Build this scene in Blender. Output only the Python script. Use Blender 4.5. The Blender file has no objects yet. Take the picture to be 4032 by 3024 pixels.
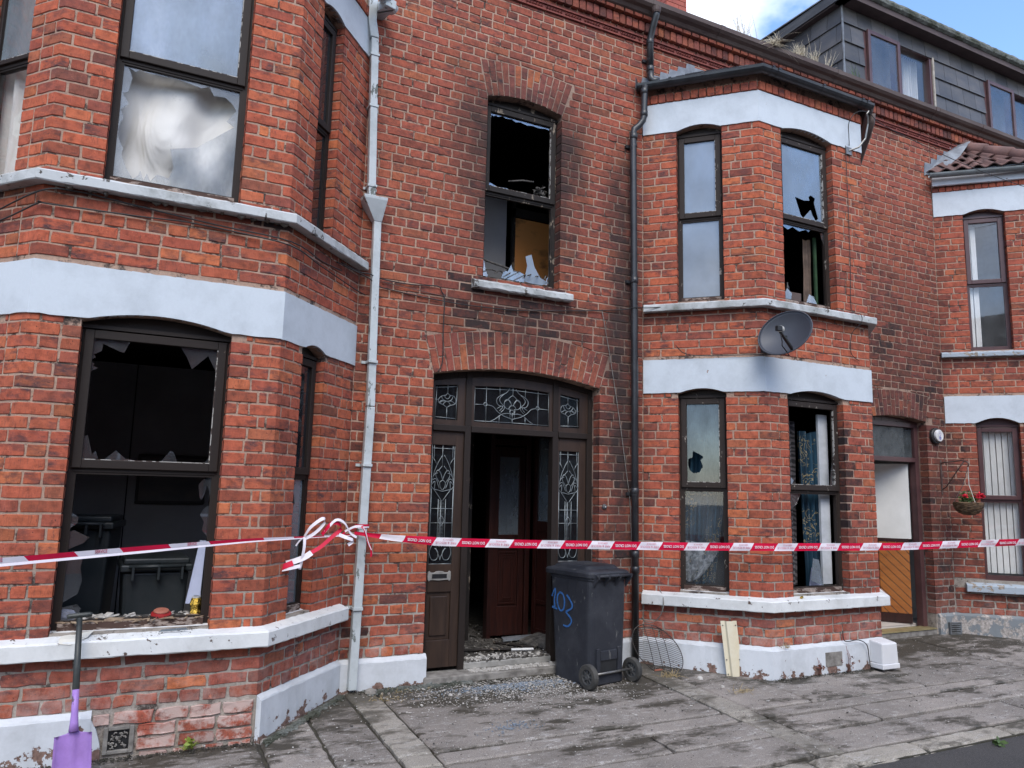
import bpy, math, random
import numpy as np
from mathutils import Vector, Matrix, noise as mnoise
from mathutils.geometry import tessellate_polygon
random.seed(11)
SC = bpy.context.scene
COL = SC.collection

# ------------------------------------------------------------ camera
cam = bpy.data.cameras.new('camera'); co = bpy.data.objects.new('camera', cam); COL.objects.link(co)
YAW, PIT, ROL = 0.4584, 0.1426, 0.0239
_f = Vector((math.sin(YAW)*math.cos(PIT), math.cos(YAW)*math.cos(PIT), math.sin(PIT)))
_r = Vector((math.cos(YAW), -math.sin(YAW), 0)); _u = _r.cross(_f)
_R = _r*math.cos(ROL)+_u*math.sin(ROL); _U = -_r*math.sin(ROL)+_u*math.cos(ROL)
CAM = Vector((0, -5.948, 1.547))
co.matrix_world = Matrix(((_R.x,_U.x,-_f.x,CAM.x),(_R.y,_U.y,-_f.y,CAM.y),(_R.z,_U.z,-_f.z,CAM.z),(0,0,0,1)))
cam.sensor_width = 36; cam.lens = 36*2960.3/4032; cam.clip_end = 1000; cam.clip_start = .05
SC.camera = co
def visible(p):
    v = Vector(p)-CAM; z = v.dot(_f)
    if z < .3: return 0
    x = v.dot(_R)/z*2960.3; y = v.dot(_U)/z*2960.3
    return z if abs(x) < 2030 and abs(y) < 1525 else 0

# ------------------------------------------------------------ sky, sun, exposure
SUN_EL, SUN_ROT = math.radians(48), math.radians(200)
W = bpy.data.worlds.new('World'); SC.world = W; W.use_nodes = True
nt = W.node_tree; nt.nodes.clear()
def wn(t, **k):
    n = nt.nodes.new(t)
    for a, b in k.items(): setattr(n, a, b)
    return n
sky = wn('ShaderNodeTexSky', sky_type='NISHITA', sun_disc=False, sun_elevation=SUN_EL, sun_rotation=SUN_ROT)
tc = wn('ShaderNodeTexCoord'); mp = wn('ShaderNodeMapping')
mp.inputs['Scale'].default_value = (1, 1, 1.7); mp.inputs['Location'].default_value = (0, .3, 0); mp.inputs['Rotation'].default_value = (0, 0, math.radians(14))
no = wn('ShaderNodeTexNoise'); no.inputs['Scale'].default_value = 1.9; no.inputs['Detail'].default_value = 7; no.inputs['Roughness'].default_value = .55
rp = wn('ShaderNodeValToRGB'); rp.color_ramp.elements[0].position = .44; rp.color_ramp.elements[1].position = .6
n2 = wn('ShaderNodeTexNoise'); n2.inputs['Scale'].default_value = 5; n2.inputs['Detail'].default_value = 5
r2 = wn('ShaderNodeValToRGB'); r2.color_ramp.elements[0].color = (4.6, 4.9, 5.4, 1); r2.color_ramp.elements[1].color = (8.8, 8.9, 9.1, 1)
r2.color_ramp.elements[0].position = .3; r2.color_ramp.elements[1].position = .7
mx = wn('ShaderNodeMix', data_type='RGBA'); bg = wn('ShaderNodeBackground'); out = wn('ShaderNodeOutputWorld')
sm = wn('ShaderNodeMix', data_type='RGBA', blend_type='MULTIPLY'); sm.inputs['Factor'].default_value = 1
sm.inputs['B'].default_value = (1.05, 1.2, 1.38, 1)
L = nt.links.new
L(tc.outputs['Generated'], mp.inputs['Vector']); L(mp.outputs[0], no.inputs['Vector']); L(mp.outputs[0], n2.inputs['Vector'])
L(no.outputs['Fac'], rp.inputs['Fac']); L(n2.outputs['Fac'], r2.inputs['Fac'])
L(sky.outputs[0], sm.inputs['A'])
L(rp.outputs['Color'], mx.inputs['Factor']); L(sm.outputs['Result'], mx.inputs['A']); L(r2.outputs['Color'], mx.inputs['B'])
L(mx.outputs['Result'], bg.inputs['Color']); L(bg.outputs[0], out.inputs['Surface'])
bg.inputs['Strength'].default_value = .125
sun = bpy.data.lights.new('sun', 'SUN'); sun.energy = 1.1; sun.angle = math.radians(34); sun.color = (1, .93, .83)
so = bpy.data.objects.new('sun', sun); COL.objects.link(so)
# sun direction: light comes from the street side, left, high
_sd = Vector((math.sin(SUN_ROT)*math.cos(SUN_EL), math.cos(SUN_ROT)*math.cos(SUN_EL), math.sin(SUN_EL)))
so.rotation_euler = _sd.to_track_quat('Z', 'Y').to_euler()
SC.view_settings.view_transform = 'Standard'; SC.view_settings.look = 'None'
SC.view_settings.exposure = 1.18; SC.view_settings.gamma = 1

# ------------------------------------------------------------ materials
class NB:
    def __init__(s, name):
        s.m = bpy.data.materials.new(name); s.m.use_nodes = True; s.t = s.m.node_tree
        s.t.nodes.clear(); s.out = s.n('ShaderNodeOutputMaterial')
        s.pos = None
    def n(s, t, **k):
        n = s.t.nodes.new(t)
        for a, b in k.items():
            if a in n.inputs.keys(): n.inputs[a].default_value = b
            else: setattr(n, a, b)
        return n
    def l(s, a, b): s.t.links.new(a, b)
    def P(s):
        if not s.pos: s.pos = s.n('ShaderNodeNewGeometry').outputs['Position']
        return s.pos
    def set(s, inp, v):
        if isinstance(v, (int, float)): inp.default_value = v
        elif isinstance(v, tuple): inp.default_value = v if len(v) != 3 or inp.type == 'VECTOR' else (*v, 1)
        else: s.l(v, inp)
    def noise(s, scale, det=4, rough=.55, stretch=None, off=0):
        v = s.P()
        if stretch or off:
            m = s.n('ShaderNodeMapping'); m.inputs['Scale'].default_value = stretch or (1,1,1)
            m.inputs['Location'].default_value = (off, off*.7, off*1.3); s.l(v, m.inputs[0]); v = m.outputs[0]
        n = s.n('ShaderNodeTexNoise', Scale=scale, Detail=det, Roughness=rough); s.l(v, n.inputs['Vector'])
        return n.outputs['Fac']
    def ramp(s, f, *st):
        r = s.n('ShaderNodeValToRGB'); e = r.color_ramp.elements
        while len(e) < len(st): e.new(.5)
        for i, (p, c) in enumerate(st):
            e[i].position = p; e[i].color = (c, c, c, 1) if isinstance(c, (int, float)) else (*c, 1)
        s.set(r.inputs['Fac'], f); return r.outputs['Color']
    def mix(s, f, a, b, mode='MIX'):
        m = s.n('ShaderNodeMix', data_type='RGBA', blend_type=mode)
        s.set(m.inputs['Factor'], f); s.set(m.inputs['A'], a); s.set(m.inputs['B'], b); return m.outputs['Result']
    def math(s, op, a, b=0., c=None):
        m = s.n('ShaderNodeMath', operation=op); s.set(m.inputs[0], a); s.set(m.inputs[1], b)
        if c is not None: s.set(m.inputs[2], c)
        return m.outputs[0]
    def axis(s, i):
        x = s.n('ShaderNodeSeparateXYZ'); s.l(s.P(), x.inputs[0]); return x.outputs[i]
    def maprange(s, v, a, b, c=0., d=1.):
        m = s.n('ShaderNodeMapRange', interpolation_type='SMOOTHSTEP'); s.set(m.inputs['Value'], v)
        for i, q in zip(('From Min','From Max','To Min','To Max'), (a,b,c,d)): m.inputs[i].default_value = q
        return m.outputs[0]
    def bump(s, h, st=.3, dist=.01):
        b = s.n('ShaderNodeBump', Strength=st, Distance=dist); s.set(b.inputs['Height'], h); return b.outputs[0]
    def bsdf(s, col, rough=.8, bump=None, metal=0., spec=.5, **k):
        b = s.n('ShaderNodeBsdfPrincipled'); s.set(b.inputs['Base Color'], col); s.set(b.inputs['Roughness'], rough)
        s.set(b.inputs['Metallic'], metal); s.set(b.inputs['Specular IOR Level'], spec)
        if bump is not None: s.l(bump, b.inputs['Normal'])
        for a, v in k.items(): s.set(b.inputs[a.replace('_', ' ')], v)
        s.l(b.outputs[0], s.out.inputs['Surface']); return b
M = {}
def simple(name, c1, c2=None, scale=8, rough=.7, bs=.2, metal=0., spec=.4, lo=.35, hi=.65, stretch=None, dist=.004, rnd=0):
    b = NB(name); c2 = c2 or tuple(x*.6 for x in c1)
    f = b.noise(scale, 6, .6, stretch); col = b.ramp(f, (lo, c1), (hi, c2))
    if rnd: col = b.mix(1., col, b.ramp(b.n('ShaderNodeObjectInfo').outputs['Random'], (0, 1-rnd), (1, 1+rnd)), 'MULTIPLY')
    b.bsdf(col, rough, b.bump(b.noise(scale*4, 4, .6, stretch), bs, dist), metal, spec); M[name] = b.m; return b.m
def peel(name, paint, under, amt=.62, scale=9, rough=.6, lowz=None, stretch=None, dirt=(.35,.33,.3), dirtamt=.35):
    """paint with chips showing what lies below; lowz = (z0, z1): chips grow towards z0"""
    b = NB(name)
    f = b.noise(scale, 8, .65, stretch)
    if lowz:
        g = b.maprange(b.axis(2), lowz[0], lowz[1], lowz[2] if len(lowz) > 2 else .22, 0.); f = b.math('ADD', f, g)
    chip = b.ramp(f, (amt, 0.), (amt+.012, 1.))
    und = b.ramp(b.noise(35, 5, .6), (.35, under), (.65, tuple(x*.45 for x in under)))
    dn = b.ramp(b.noise(3.5, 7, .7, off=5), (.45, 0.), (.8, dirtamt))
    pc = b.mix(dn, paint, tuple(p*d for p, d in zip(paint, dirt)))
    fine = b.ramp(b.noise(60, 3, .7, off=3), (.3, .0), (.75, .10)); pc = b.mix(fine, pc, tuple(x*.5 for x in paint))
    col = b.mix(chip, pc, und)
    h = b.math('SUBTRACT', b.math('MULTIPLY', b.noise(25, 5, .6), .35), b.math('MULTIPLY', chip, .6))
    b.bsdf(col, b.mix(chip, (rough,)*3, (.95,)*3), b.bump(h, .5, .004), 0, .25); M[name] = b.m; return b.m

def soot_mask(b):
    """smoke stains on the main wall: round the burnt window, over the doorway, beside the black pipe"""
    x, y, z = b.axis(0), b.axis(1), b.axis(2)
    def dist(c): return b.math('ABSOLUTE', b.math('SUBTRACT', x, c))
    n = b.ramp(b.noise(3.2, 7, .68, (1,1,.8), off=11), (.30, .15), (.62, 1.))
    w = b.math('MULTIPLY', b.maprange(dist(3.01), .95, .36), b.math('MULTIPLY', b.maprange(z, 3.35, 4.3), b.maprange(z, 5.9, 4.9)))
    p = b.math('MULTIPLY', b.maprange(dist(4.13), .34, .03), b.math('MULTIPLY', b.maprange(z, .3, 1.7), b.maprange(z, 5.4, 4.6)))
    d = b.math('MULTIPLY', b.maprange(dist(3.05), 1.35, .3), b.math('MULTIPLY', b.maprange(z, 2.5, 3.0, 0., .62), b.maprange(z, 3.5, 3.1)))
    f = b.math('MULTIPLY', b.math('MULTIPLY', b.maprange(x, 7.3, 7.9), b.maprange(z, 5.6, 3.2, 0., .42)), b.maprange(x, 9.2, 8.9))
    m = b.math('ADD', b.math('ADD', w, p), b.math('ADD', d, f))
    return b.math('MINIMUM', b.math('MULTIPLY', b.math('MULTIPLY', m, n), b.maprange(y, -.10, -.03)), .88)
def brick_mat():
    b = NB('brick')
    a = b.n('ShaderNodeAttribute', attribute_name='bk'); sp = b.n('ShaderNodeSeparateXYZ'); b.l(a.outputs['Vector'], sp.inputs[0])
    rv, tone, soot_dark = sp.outputs[0], sp.outputs[1], sp.outputs[2]
    e = b.n('ShaderNodeAttribute', attribute_name='eff').outputs['Fac']
    bay = b.ramp(rv, (0, (.30,.070,.043)), (.16, (.42,.101,.050)), (.36, (.345,.082,.046)), (.56, (.45,.115,.053)), (.70, (.24,.066,.046)), (.80, (.35,.086,.050)), (.92, (.50,.145,.058)), (1, (.145,.052,.043)))
    wal = b.ramp(rv, (0, (.235,.070,.058)), (.2, (.30,.088,.066)), (.42, (.27,.080,.054)), (.56, (.20,.063,.052)), (.70, (.37,.105,.060)), (.84, (.31,.092,.056)), (.94, (.135,.052,.050)), (.965, (.45,.13,.06)), (1, (.56,.17,.065)))
    col = b.mix(tone, bay, wal)
    r2 = b.math('FRACT', b.math('MULTIPLY', rv, 37.7))
    # mottle inside each brick
    mt = b.ramp(b.noise(22, 6, .62), (.28, .55), (.5, 1.), (.72, 1.25)); col = b.mix(1., col, mt, 'MULTIPLY')
    # firing shadows: dark bluish flashing on some bricks
    fl = b.math('MULTIPLY', b.ramp(b.noise(9, 6, .7, (1,1,2.4), off=2), (.46, 0.), (.66, 1.)), b.ramp(r2, (.3, .15), (.85, .95)))
    col = b.mix(fl, col, (.060,.036,.040))
    # drag marks: short upright strokes
    st = b.math('MULTIPLY', b.ramp(b.noise(11, 3, .6, (13,13,2.2)), (.54, 0.), (.68, 1.)), b.ramp(r2, (.1, .55), (.6, .1)))
    col = b.mix(st, col, (.085,.040,.038))
    sp_ = b.ramp(b.noise(130, 2, .5), (.66, 0.), (.72, .45)); col = b.mix(sp_, col, (.62,.24,.12))
    pk = b.ramp(b.noise(75, 2, .5, off=9), (.69, 0.), (.73, .9)); col = b.mix(pk, col, (.035,.02,.018))
    # spalled patches: fresh orange body
    spl = b.math('MULTIPLY', b.ramp(b.noise(14, 7, .7, off=4), (.655, 0.), (.67, 1.)), b.math('ADD', .10, b.math('MULTIPLY', e, 2.2))); col = b.mix(b.math('MINIMUM', spl, .75), col, (.52,.14,.07))
    # lime bloom near the ground
    ef = b.math('MULTIPLY', e, b.ramp(b.noise(7, 8, .72, off=7), (.42, .0), (.62, 1.))); ef = b.math('MINIMUM', ef, .92)
    col = b.mix(ef, col, b.mix(b.noise(20, 4), (.40,.33,.30), (.52,.36,.32)))
    # soot
    sn = b.math('MULTIPLY', soot_dark, b.ramp(b.noise(13, 7, .7, off=1), (.25, .45), (.6, 1.35))); sn = b.math('MINIMUM', sn, .96)  # smoke stains together with the darker courses below sills and bands
    col = b.mix(sn, col, (.022,.018,.019))
    col = b.mix(soot_mask(b), col, (.030,.022,.021))
    h = b.math('ADD', b.math('MULTIPLY', b.noise(28, 6, .7), .7), b.math('MULTIPLY', b.noise(110, 3, .6), .35))
    h = b.math('SUBTRACT', h, b.math('MULTIPLY', spl, .5))
    b.bsdf(col, .88, b.bump(h, .55, .006), 0, .25); M['brick'] = b.m
brick_mat()
def mortar_mat():
    b = NB('mortar'); z = b.axis(2)
    zz = b.math('ADD', z, b.math('MULTIPLY', b.noise(3, 4), .6))
    c = b.mix(b.maprange(zz, .9, 1.9), (.32,.285,.245), (.44,.30,.225))
    c = b.mix(b.ramp(b.noise(2.2, 6, .7, off=3), (.40, 0.), (.7, .75)), c, b.mix(b.maprange(zz, .9, 2.), (.22,.21,.19), (.30,.19,.145)))
    c = b.mix(b.ramp(b.noise(45, 5, .7), (.35, .0), (.75, .5)), c, (.13,.10,.085))
    c = b.mix(b.ramp(b.noise(8, 7, .75, off=8), (.53, 0.), (.60, .92)), c, (.045,.035,.032))
    c = b.mix(b.math('MULTIPLY', b.maprange(z, 1.1, .2), b.ramp(b.noise(7, 8, .72, off=7), (.45, 0.), (.65, .9))), c, (.45,.40,.36))
    c = b.mix(soot_mask(b), c, (.06,.045,.04))
    b.bsdf(c, .95, b.bump(b.noise(70, 6, .7), .9, .006), 0, .2); M['mortar'] = b.m
mortar_mat()
def pavement_mat(name, base, dark, wet=1.):
    b = NB(name); y = b.axis(1)
    f = b.noise(1.6, 8, .65); c = b.ramp(f, (.3, tuple(x*.74 for x in base)), (.5, base), (.72, tuple(x*1.25 for x in base)))
    rnd = b.n('ShaderNodeObjectInfo').outputs['Random']; c = b.mix(1., c, b.ramp(rnd, (0, .82), (1, 1.15)), 'MULTIPLY')
    # pale lime and trodden plaster marks, drawn out along the street
    pl = b.ramp(b.noise(9, 9, .82, (1,2.6,1), off=6), (.535, 0.), (.60, .75)); pl = b.math('MULTIPLY', pl, b.ramp(b.noise(1.1, 3, .5, off=12), (.38, .2), (.56, 1.)))
    c = b.mix(pl, c, (.40,.385,.37))
    sp = b.ramp(b.noise(95, 2, .5), (.69, 0.), (.72, .8)); c = b.mix(sp, c, (.48,.46,.45))
    ag = b.ramp(b.noise(220, 2, .6), (.35, .55), (.6, 1.15)); c = b.mix(1., c, ag, 'MULTIPLY')
    # damp and moss: thick at the foot of the wall, patches elsewhere
    m = b.math('ADD', b.noise(1.9, 10, .74, (1,2.3,1), off=1), b.maprange(y, -1.25, -.05, 0., .15))
    md = b.ramp(m, (.515, 0.), (.60, wet)); c = b.mix(md, c, b.mix(b.noise(30, 4), dark, (.05,.043,.028)))
    h = b.math('ADD', b.noise(40, 8, .75), b.math('MULTIPLY', b.noise(160, 3, .7), .6))
    b.bsdf(c, b.mix(md, (.9,)*3, (.62,)*3), b.bump(h, .6, .006), 0, .4); M[name] = b.m
pavement_mat('concrete_slab', (.225,.200,.180), (.050,.044,.039))
pavement_mat('strip_slab', (.255,.232,.2), (.045,.04,.033), .8)
pavement_mat('kerb_stone', (.27,.245,.21), (.05,.043,.034), .9)
def road_mat():
    b = NB('asphalt'); c = b.ramp(b.noise(1.4, 7, .65), (.35, (.032,.03,.031)), (.7, (.06,.056,.054)))
    c = b.mix(b.ramp(b.noise(150, 2, .5), (.55, 0.), (.7, .6)), c, (.14,.13,.125))
    c = b.mix(b.ramp(b.noise(5, 8, .75, (1,3,1)), (.62, 0.), (.7, .4)), c, (.17,.16,.15))
    b.bsdf(c, .85, b.bump(b.noise(120, 5, .7), .9, .01), 0, .4); M['asphalt'] = b.m
road_mat()
simple('joint_dirt', (.028,.025,.021), (.05,.046,.032), 12, .9, .8, dist=.01)
peel('band_paint', (.52,.565,.61), (.34,.20,.15), .70, 6, .55, dirt=(.60,.60,.60), dirtamt=.62)
peel('sill_paint', (.62,.63,.63), (.13,.09,.075), .635, 13, .5, dirt=(.5,.5,.48), dirtamt=.6)
peel('sill_stone', (.46,.475,.48), (.14,.13,.12), .60, 9, .7, dirt=(.20,.21,.17), dirtamt=1.0)
peel('plinth_paint', (.54,.565,.60), (.22,.14,.115), .69, 10, .55, (-.02,.16,.19), dirt=(.45,.45,.42), dirtamt=.5)
peel('plinth_grey', (.19,.21,.225), (.46,.42,.39), .56, 6, .7, (.0,.3,.12))
peel('sill_far', (.33,.38,.43), (.35,.30,.25), .56, 12, .7)
peel('brown_wood', (.019,.0135,.0115), (.20,.155,.13), .70, 14, .6, stretch=(1,1,1), dirt=(1.3,1.2,1.1), dirtamt=.4)
peel('brown_wood_worn', (.026,.0185,.0155), (.34,.30,.26), .635, 22, .65, stretch=(1,1,.5), dirt=(1.4,1.3,1.2), dirtamt=.6)
peel('charred_wood', (.018,.015,.014), (.28,.23,.18), .585, 13, .75, stretch=(1,1,.4), dirt=(2.,1.9,1.8), dirtamt=.6)
peel('rotten_wood', (.075,.045,.036), (.36,.29,.25), .50, 17, .8, stretch=(.5,.5,1.6), dirt=(.4,.4,.4), dirtamt=.7)
peel('putty', (.42,.40,.37), (.06,.04,.035), .50, 26, .8, dirt=(.4,.4,.4), dirtamt=.8)
simple('door_brown', (.026,.016,.012), (.045,.027,.019), 6, .42, .15, stretch=(3,3,.4))
simple('mahogany', (.034,.009,.0065), (.015,.005,.0045), 9, .4, .15, stretch=(5,5,.5))
simple('pvc_brown', (.085,.042,.042), (.06,.03,.032), 5, .35, .05)
simple('pvc_mastic', (.38,.34,.29), None, 20, .8, .3)
def sheet_mat():
    b = NB('sheet'); c = b.ramp(b.noise(2, 5, .6), (.3, (.56,.545,.51)), (.7, (.64,.625,.60)))
    c = b.mix(b.ramp(b.noise(9, 7, .75, off=6), (.60, 0.), (.70, .45)), c, (.26,.24,.21))
    f = b.n('ShaderNodeTexNoise', Scale=3.2, Detail=2., Distortion=1.6); m_ = b.n('ShaderNodeMapping'); m_.inputs['Rotation'].default_value = (0, .8, 0); m_.inputs['Scale'].default_value = (1.2, 1, .45); b.l(b.P(), m_.inputs[0]); b.l(m_.outputs[0], f.inputs['Vector'])
    b.bsdf(c, .85, b.bump(f.outputs['Fac'], .5, .07), 0, .2); M['sheet'] = b.m
sheet_mat()
simple('soot_wall', (.010,.009,.010), (.024,.021,.022), 3, .9, .4)
simple('grey_panel', (.40,.40,.42), (.30,.30,.31), 1.2, .8, .2)
simple('scorched_board', (.66,.27,.075), (.04,.025,.02), 2.1, .7, .2, lo=.5, hi=.66, stretch=(1,1,1.6))
simple('cream_wall', (.62,.60,.54), (.50,.48,.43), 2, .8, .1)
simple('hall_white', (.68,.68,.66), (.55,.55,.53), 2, .7, .1)
peel('pipe_white', (.46,.50,.52), (.20,.22,.21), .60, 12, .45, stretch=(1,1,.45), dirt=(.5,.52,.5), dirtamt=.8)
simple('pipe_black', (.014,.015,.018), (.03,.031,.035), 6, .38, .15, spec=.5)
simple('gutter_brown', (.060,.036,.032), (.10,.072,.062), 5, .6, .3, stretch=(.4,1,1))
simple('gutter_grey', (.20,.225,.235), (.12,.13,.13), 5, .5, .2)
simple('terracotta', (.21,.055,.042), (.13,.038,.034), 16, .85, .4)
simple('lead', (.22,.24,.27), (.12,.13,.15), 9, .55, .4)
simple('slate_dormer', (.050,.050,.056), (.085,.078,.075), 3, .45, .35, stretch=(1,1,2), rnd=.3)
simple('slate_roof', (.06,.06,.068), (.10,.10,.11), 4, .6, .4, rnd=.25)
simple('moss_roll', (.055,.06,.045), (.16,.17,.16), 5, .9, .9, lo=.4, hi=.6, dist=.03)
simple('pantile', (.165,.088,.075), (.10,.060,.055), 7, .85, .5, rnd=.2)
simple('fascia_brown', (.05,.031,.03), (.075,.05,.046), 4, .6, .2)
simple('fascia_wood', (.085,.085,.088), (.045,.045,.05), 5, .7, .4, stretch=(1,.3,2))
simple('render_dark', (.05,.045,.042), (.09,.08,.07), 4, .9, .3)
simple('came', (.30,.33,.34), (.18,.20,.21), 20, .45, .1, metal=.6)
simple('cable_black', (.012,.012,.013), (.03,.03,.03), 20, .55, .1)
simple('cable_grey', (.22,.21,.19), None, 20, .6, .1)
peel('bin_plastic', (.024,.026,.033), (.13,.13,.13), .64, 19, .5, dirt=(2.6,2.5,2.3), dirtamt=.75, stretch=(1,1,.35))
simple('bin_plastic_in', (.022,.030,.034), (.04,.045,.05), 4, .4, .1)
simple('rubber', (.03,.03,.03), (.06,.057,.052), 12, .8, .4)
simple('hub_plastic', (.05,.052,.055), (.08,.08,.08), 9, .6, .2)
simple('steel_dull', (.28,.28,.27), (.18,.17,.16), 12, .45, .2, metal=.8)
simple('wire_dark', (.05,.048,.05), (.09,.075,.065), 12, .5, .2, metal=.6)
simple('blue_paint', (.022,.09,.27), (.035,.13,.33), 60, .7, .1)
simple('dish_grey', (.055,.060,.075), (.042,.046,.058), 3, .5, .08, lo=.3, hi=.7)
simple('dark_plastic', (.02,.021,.023), None, 9, .45, .1)
simple('pale_plastic', (.55,.54,.50), None, 9, .45, .1)
simple('box_white', (.60,.60,.61), (.55,.55,.57), 3, .38, .05)
peel('cream_metal', (.64,.59,.46), (.30,.16,.09), .73, 7, .45, stretch=(3,3,.7), dirt=(.8,.7,.5), dirtamt=.5)
peel('purple_plastic', (.31,.18,.48), (.14,.10,.15), .655, 16, .42, dirt=(.45,.42,.40), dirtamt=.75, stretch=(1,1,.5))
simple('shovel_handle', (.018,.021,.022), (.04,.045,.042), 12, .45, .3)
simple('red_plastic', (.30,.018,.02), (.22,.015,.015), 9, .4, .1)
simple('terracotta_pot', (.40,.14,.09), None, 9, .7, .2)
simple('gold', (.75,.50,.10), (.45,.28,.05), 30, .16, .7, metal=1., dist=.012)
simple('white_board', (.42,.45,.58), (.34,.36,.48), 3, .6, .1)
simple('white_frame', (.50,.52,.55), (.38,.40,.42), 7, .6, .2)
simple('plaster_bit', (.50,.48,.45), (.30,.28,.26), 30, .9, .3)
simple('ash_bit', (.028,.026,.025), (.12,.11,.10), 25, .9, .4)
simple('wood_bit', (.40,.30,.20), (.16,.11,.08), 14, .8, .3, stretch=(1,1,1))
simple('dry_grass', (.38,.29,.15), (.22,.17,.09), 20, .8, .1)
simple('grass_pale', (.50,.44,.33), (.36,.30,.22), 20, .8, .1)
simple('leaf_green', (.07,.12,.03), (.04,.07,.02), 20, .6, .1)
simple('leaf_bright', (.22,.28,.04), (.13,.18,.03), 20, .6, .1)
simple('leaf_red', (.16,.05,.035), None, 20, .6, .1)
simple('petal', (.62,.01,.035), (.45,.01,.03), 20, .6, .1)
simple('wicker', (.16,.10,.055), (.05,.032,.02), 24, .8, .5)
simple('chair_fabric', (.15,.105,.08), (.085,.06,.048), 9, .95, .4)
simple('tile_floor', (.52,.47,.42), (.45,.41,.37), 3, .5, .05)
simple('brass_strip', (.55,.46,.24), None, 9, .4, .1, metal=.6)
simple('chimney_brick', (.34,.09,.065), (.25,.065,.05), 9, .85, .3)
simple('iron_vent', (.16,.175,.19), (.09,.09,.09), 12, .7, .4)
simple('air_clay', (.26,.245,.225), (.12,.11,.10), 12, .9, .7)
simple('flat_white', (.70,.70,.70), None, 9, .6, .05)
simple('blue_print', (.06,.07,.45), None, 9, .6, .05)
simple('far_brick', (.24,.075,.05), (.17,.06,.045), 6, .9, .4)
simple('ceramic_grey', (.33,.32,.30), None, 9, .5, .1)
def net_mat():
    b = NB('net_curtain'); f = b.noise(3, 5, .6, (5,5,.5))
    c = b.ramp(f, (.3, (.50,.49,.47)), (.7, (.62,.61,.59)))
    c = b.mix(b.ramp(b.noise(6, 7, .7, (1,1,1.5), off=3), (.62, 0.), (.75, .4)), c, (.22,.21,.19))
    b.bsdf(c, .85, b.bump(f, .2, .02), 0, .2); M['net_curtain'] = b.m
net_mat()
def curtain_mat():
    b = NB('blue_curtain')
    w = b.n('ShaderNodeTexVoronoi', Scale=13., feature='DISTANCE_TO_EDGE'); b.l(b.P(), w.inputs['Vector'])
    n = b.n('ShaderNodeTexNoise', Scale=8., Detail=3.); b.l(b.P(), n.inputs['Vector'])
    wv = b.math('SINE', b.math('MULTIPLY', n.outputs['Fac'], 60.))
    gold = b.math('MULTIPLY', b.ramp(wv, (.72, 0.), (.86, 1.)), b.ramp(b.noise(3.3, 3, .5, (1,1,1), off=2), (.50, 0.), (.55, 1.)))
    base = b.ramp(b.noise(7, 5, .6, (3,3,.4)), (.35, (.006,.020,.036)), (.7, (.014,.055,.090)))
    b.bsdf(b.mix(gold, base, (.26,.21,.12)), .7, None, 0, .3); M['blue_curtain'] = b.m
curtain_mat()
def curtain_grey():
    b = NB('grey_curtain')
    v = b.n('ShaderNodeTexWave', wave_type='RINGS', Scale=7., Distortion=9., Detail=2.); b.l(b.P(), v.inputs['Vector'])
    c = b.ramp(v.outputs['Fac'], (.45, (.025,.024,.028)), (.6, (.11,.10,.11))); b.bsdf(c, .9); M['grey_curtain'] = b.m
curtain_grey()
def wood_mat():
    b = NB('pine_board')
    g = b.ramp(b.noise(4, 5, .6, (1.,1.,6.)), (.3, (.36,.13,.028)), (.7, (.25,.082,.018)))
    k = b.n('ShaderNodeTexVoronoi', Scale=7.); b.l(b.P(), k.inputs['Vector'])
    c = b.mix(b.ramp(k.outputs['Distance'], (.0, .9), (.14, .0)), g, (.09,.025,.008))
    b.bsdf(c, .35, b.bump(b.noise(30, 4), .1, .003), 0, .5); M['pine_board'] = b.m
wood_mat()
def glass_mat(name, dirt, dcol, gloss, tint=(1,1,1), scale=5, lo=.35, hi=.7, dmin=0.):
    """thin pane: part clear, part mirror, part film of dirt or smoke, on pale panes also painted sky reflection"""
    b = NB(name)
    tr = b.n('ShaderNodeBsdfTransparent'); tr.inputs[0].default_value = (*tint, 1)
    gl = b.n('ShaderNodeBsdfGlossy', Roughness=.02); gl.inputs[0].default_value = (.95,.97,1,1)
    b.l(b.bump(b.noise(1.6, 1, .4), .05, .02), gl.inputs['Normal'])
    lw = b.n('ShaderNodeLayerWeight'); fr = b.n('ShaderNodeMath', operation='POWER'); b.l(lw.outputs['Facing'], fr.inputs[0]); fr.inputs[1].default_value = 4.
    m1 = b.n('ShaderNodeMixShader'); b.set(m1.inputs[0], b.math('MINIMUM', b.math('ADD', b.math('MULTIPLY', fr.outputs[0], .55), gloss), 1.))
    b.l(tr.outputs[0], m1.inputs[1]); b.l(gl.outputs[0], m1.inputs[2])
    df = b.n('ShaderNodeBsdfDiffuse'); b.set(df.inputs[0], b.ramp(b.noise(scale*.6, 5, .6, off=4), (.3, dcol), (.75, tuple(x*.55 for x in dcol))))
    m2 = b.n('ShaderNodeMixShader'); b.set(m2.inputs[0], b.ramp(b.noise(scale, 7, .62, (1,1,.5)), (lo, dmin), (hi, dirt)))
    b.l(m1.outputs[0], m2.inputs[1]); b.l(df.outputs[0], m2.inputs[2]); b.l(m2.outputs[0], b.out.inputs['Surface']); M[name] = b.m
glass_mat('glass_clean', .10, (.3,.32,.33), .045)
glass_mat('glass_shard', .26, (.12,.125,.135), .17, dmin=.08)
glass_mat('glass_smoked', .80, (.20,.235,.27), .34, scale=3, dmin=.45)
glass_mat('glass_pale', .93, (.27,.32,.385), .34, scale=2, lo=.2, hi=.6, dmin=.66)  # pale film colour also stands in for bright sky mirrored in the glass
glass_mat('glass_curtained', .7, (.24,.28,.31), .16, scale=3, dmin=.25)
glass_mat('glass_dark', .5, (.05,.055,.062), .22, dmin=.1, tint=(.5,.5,.55))
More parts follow.
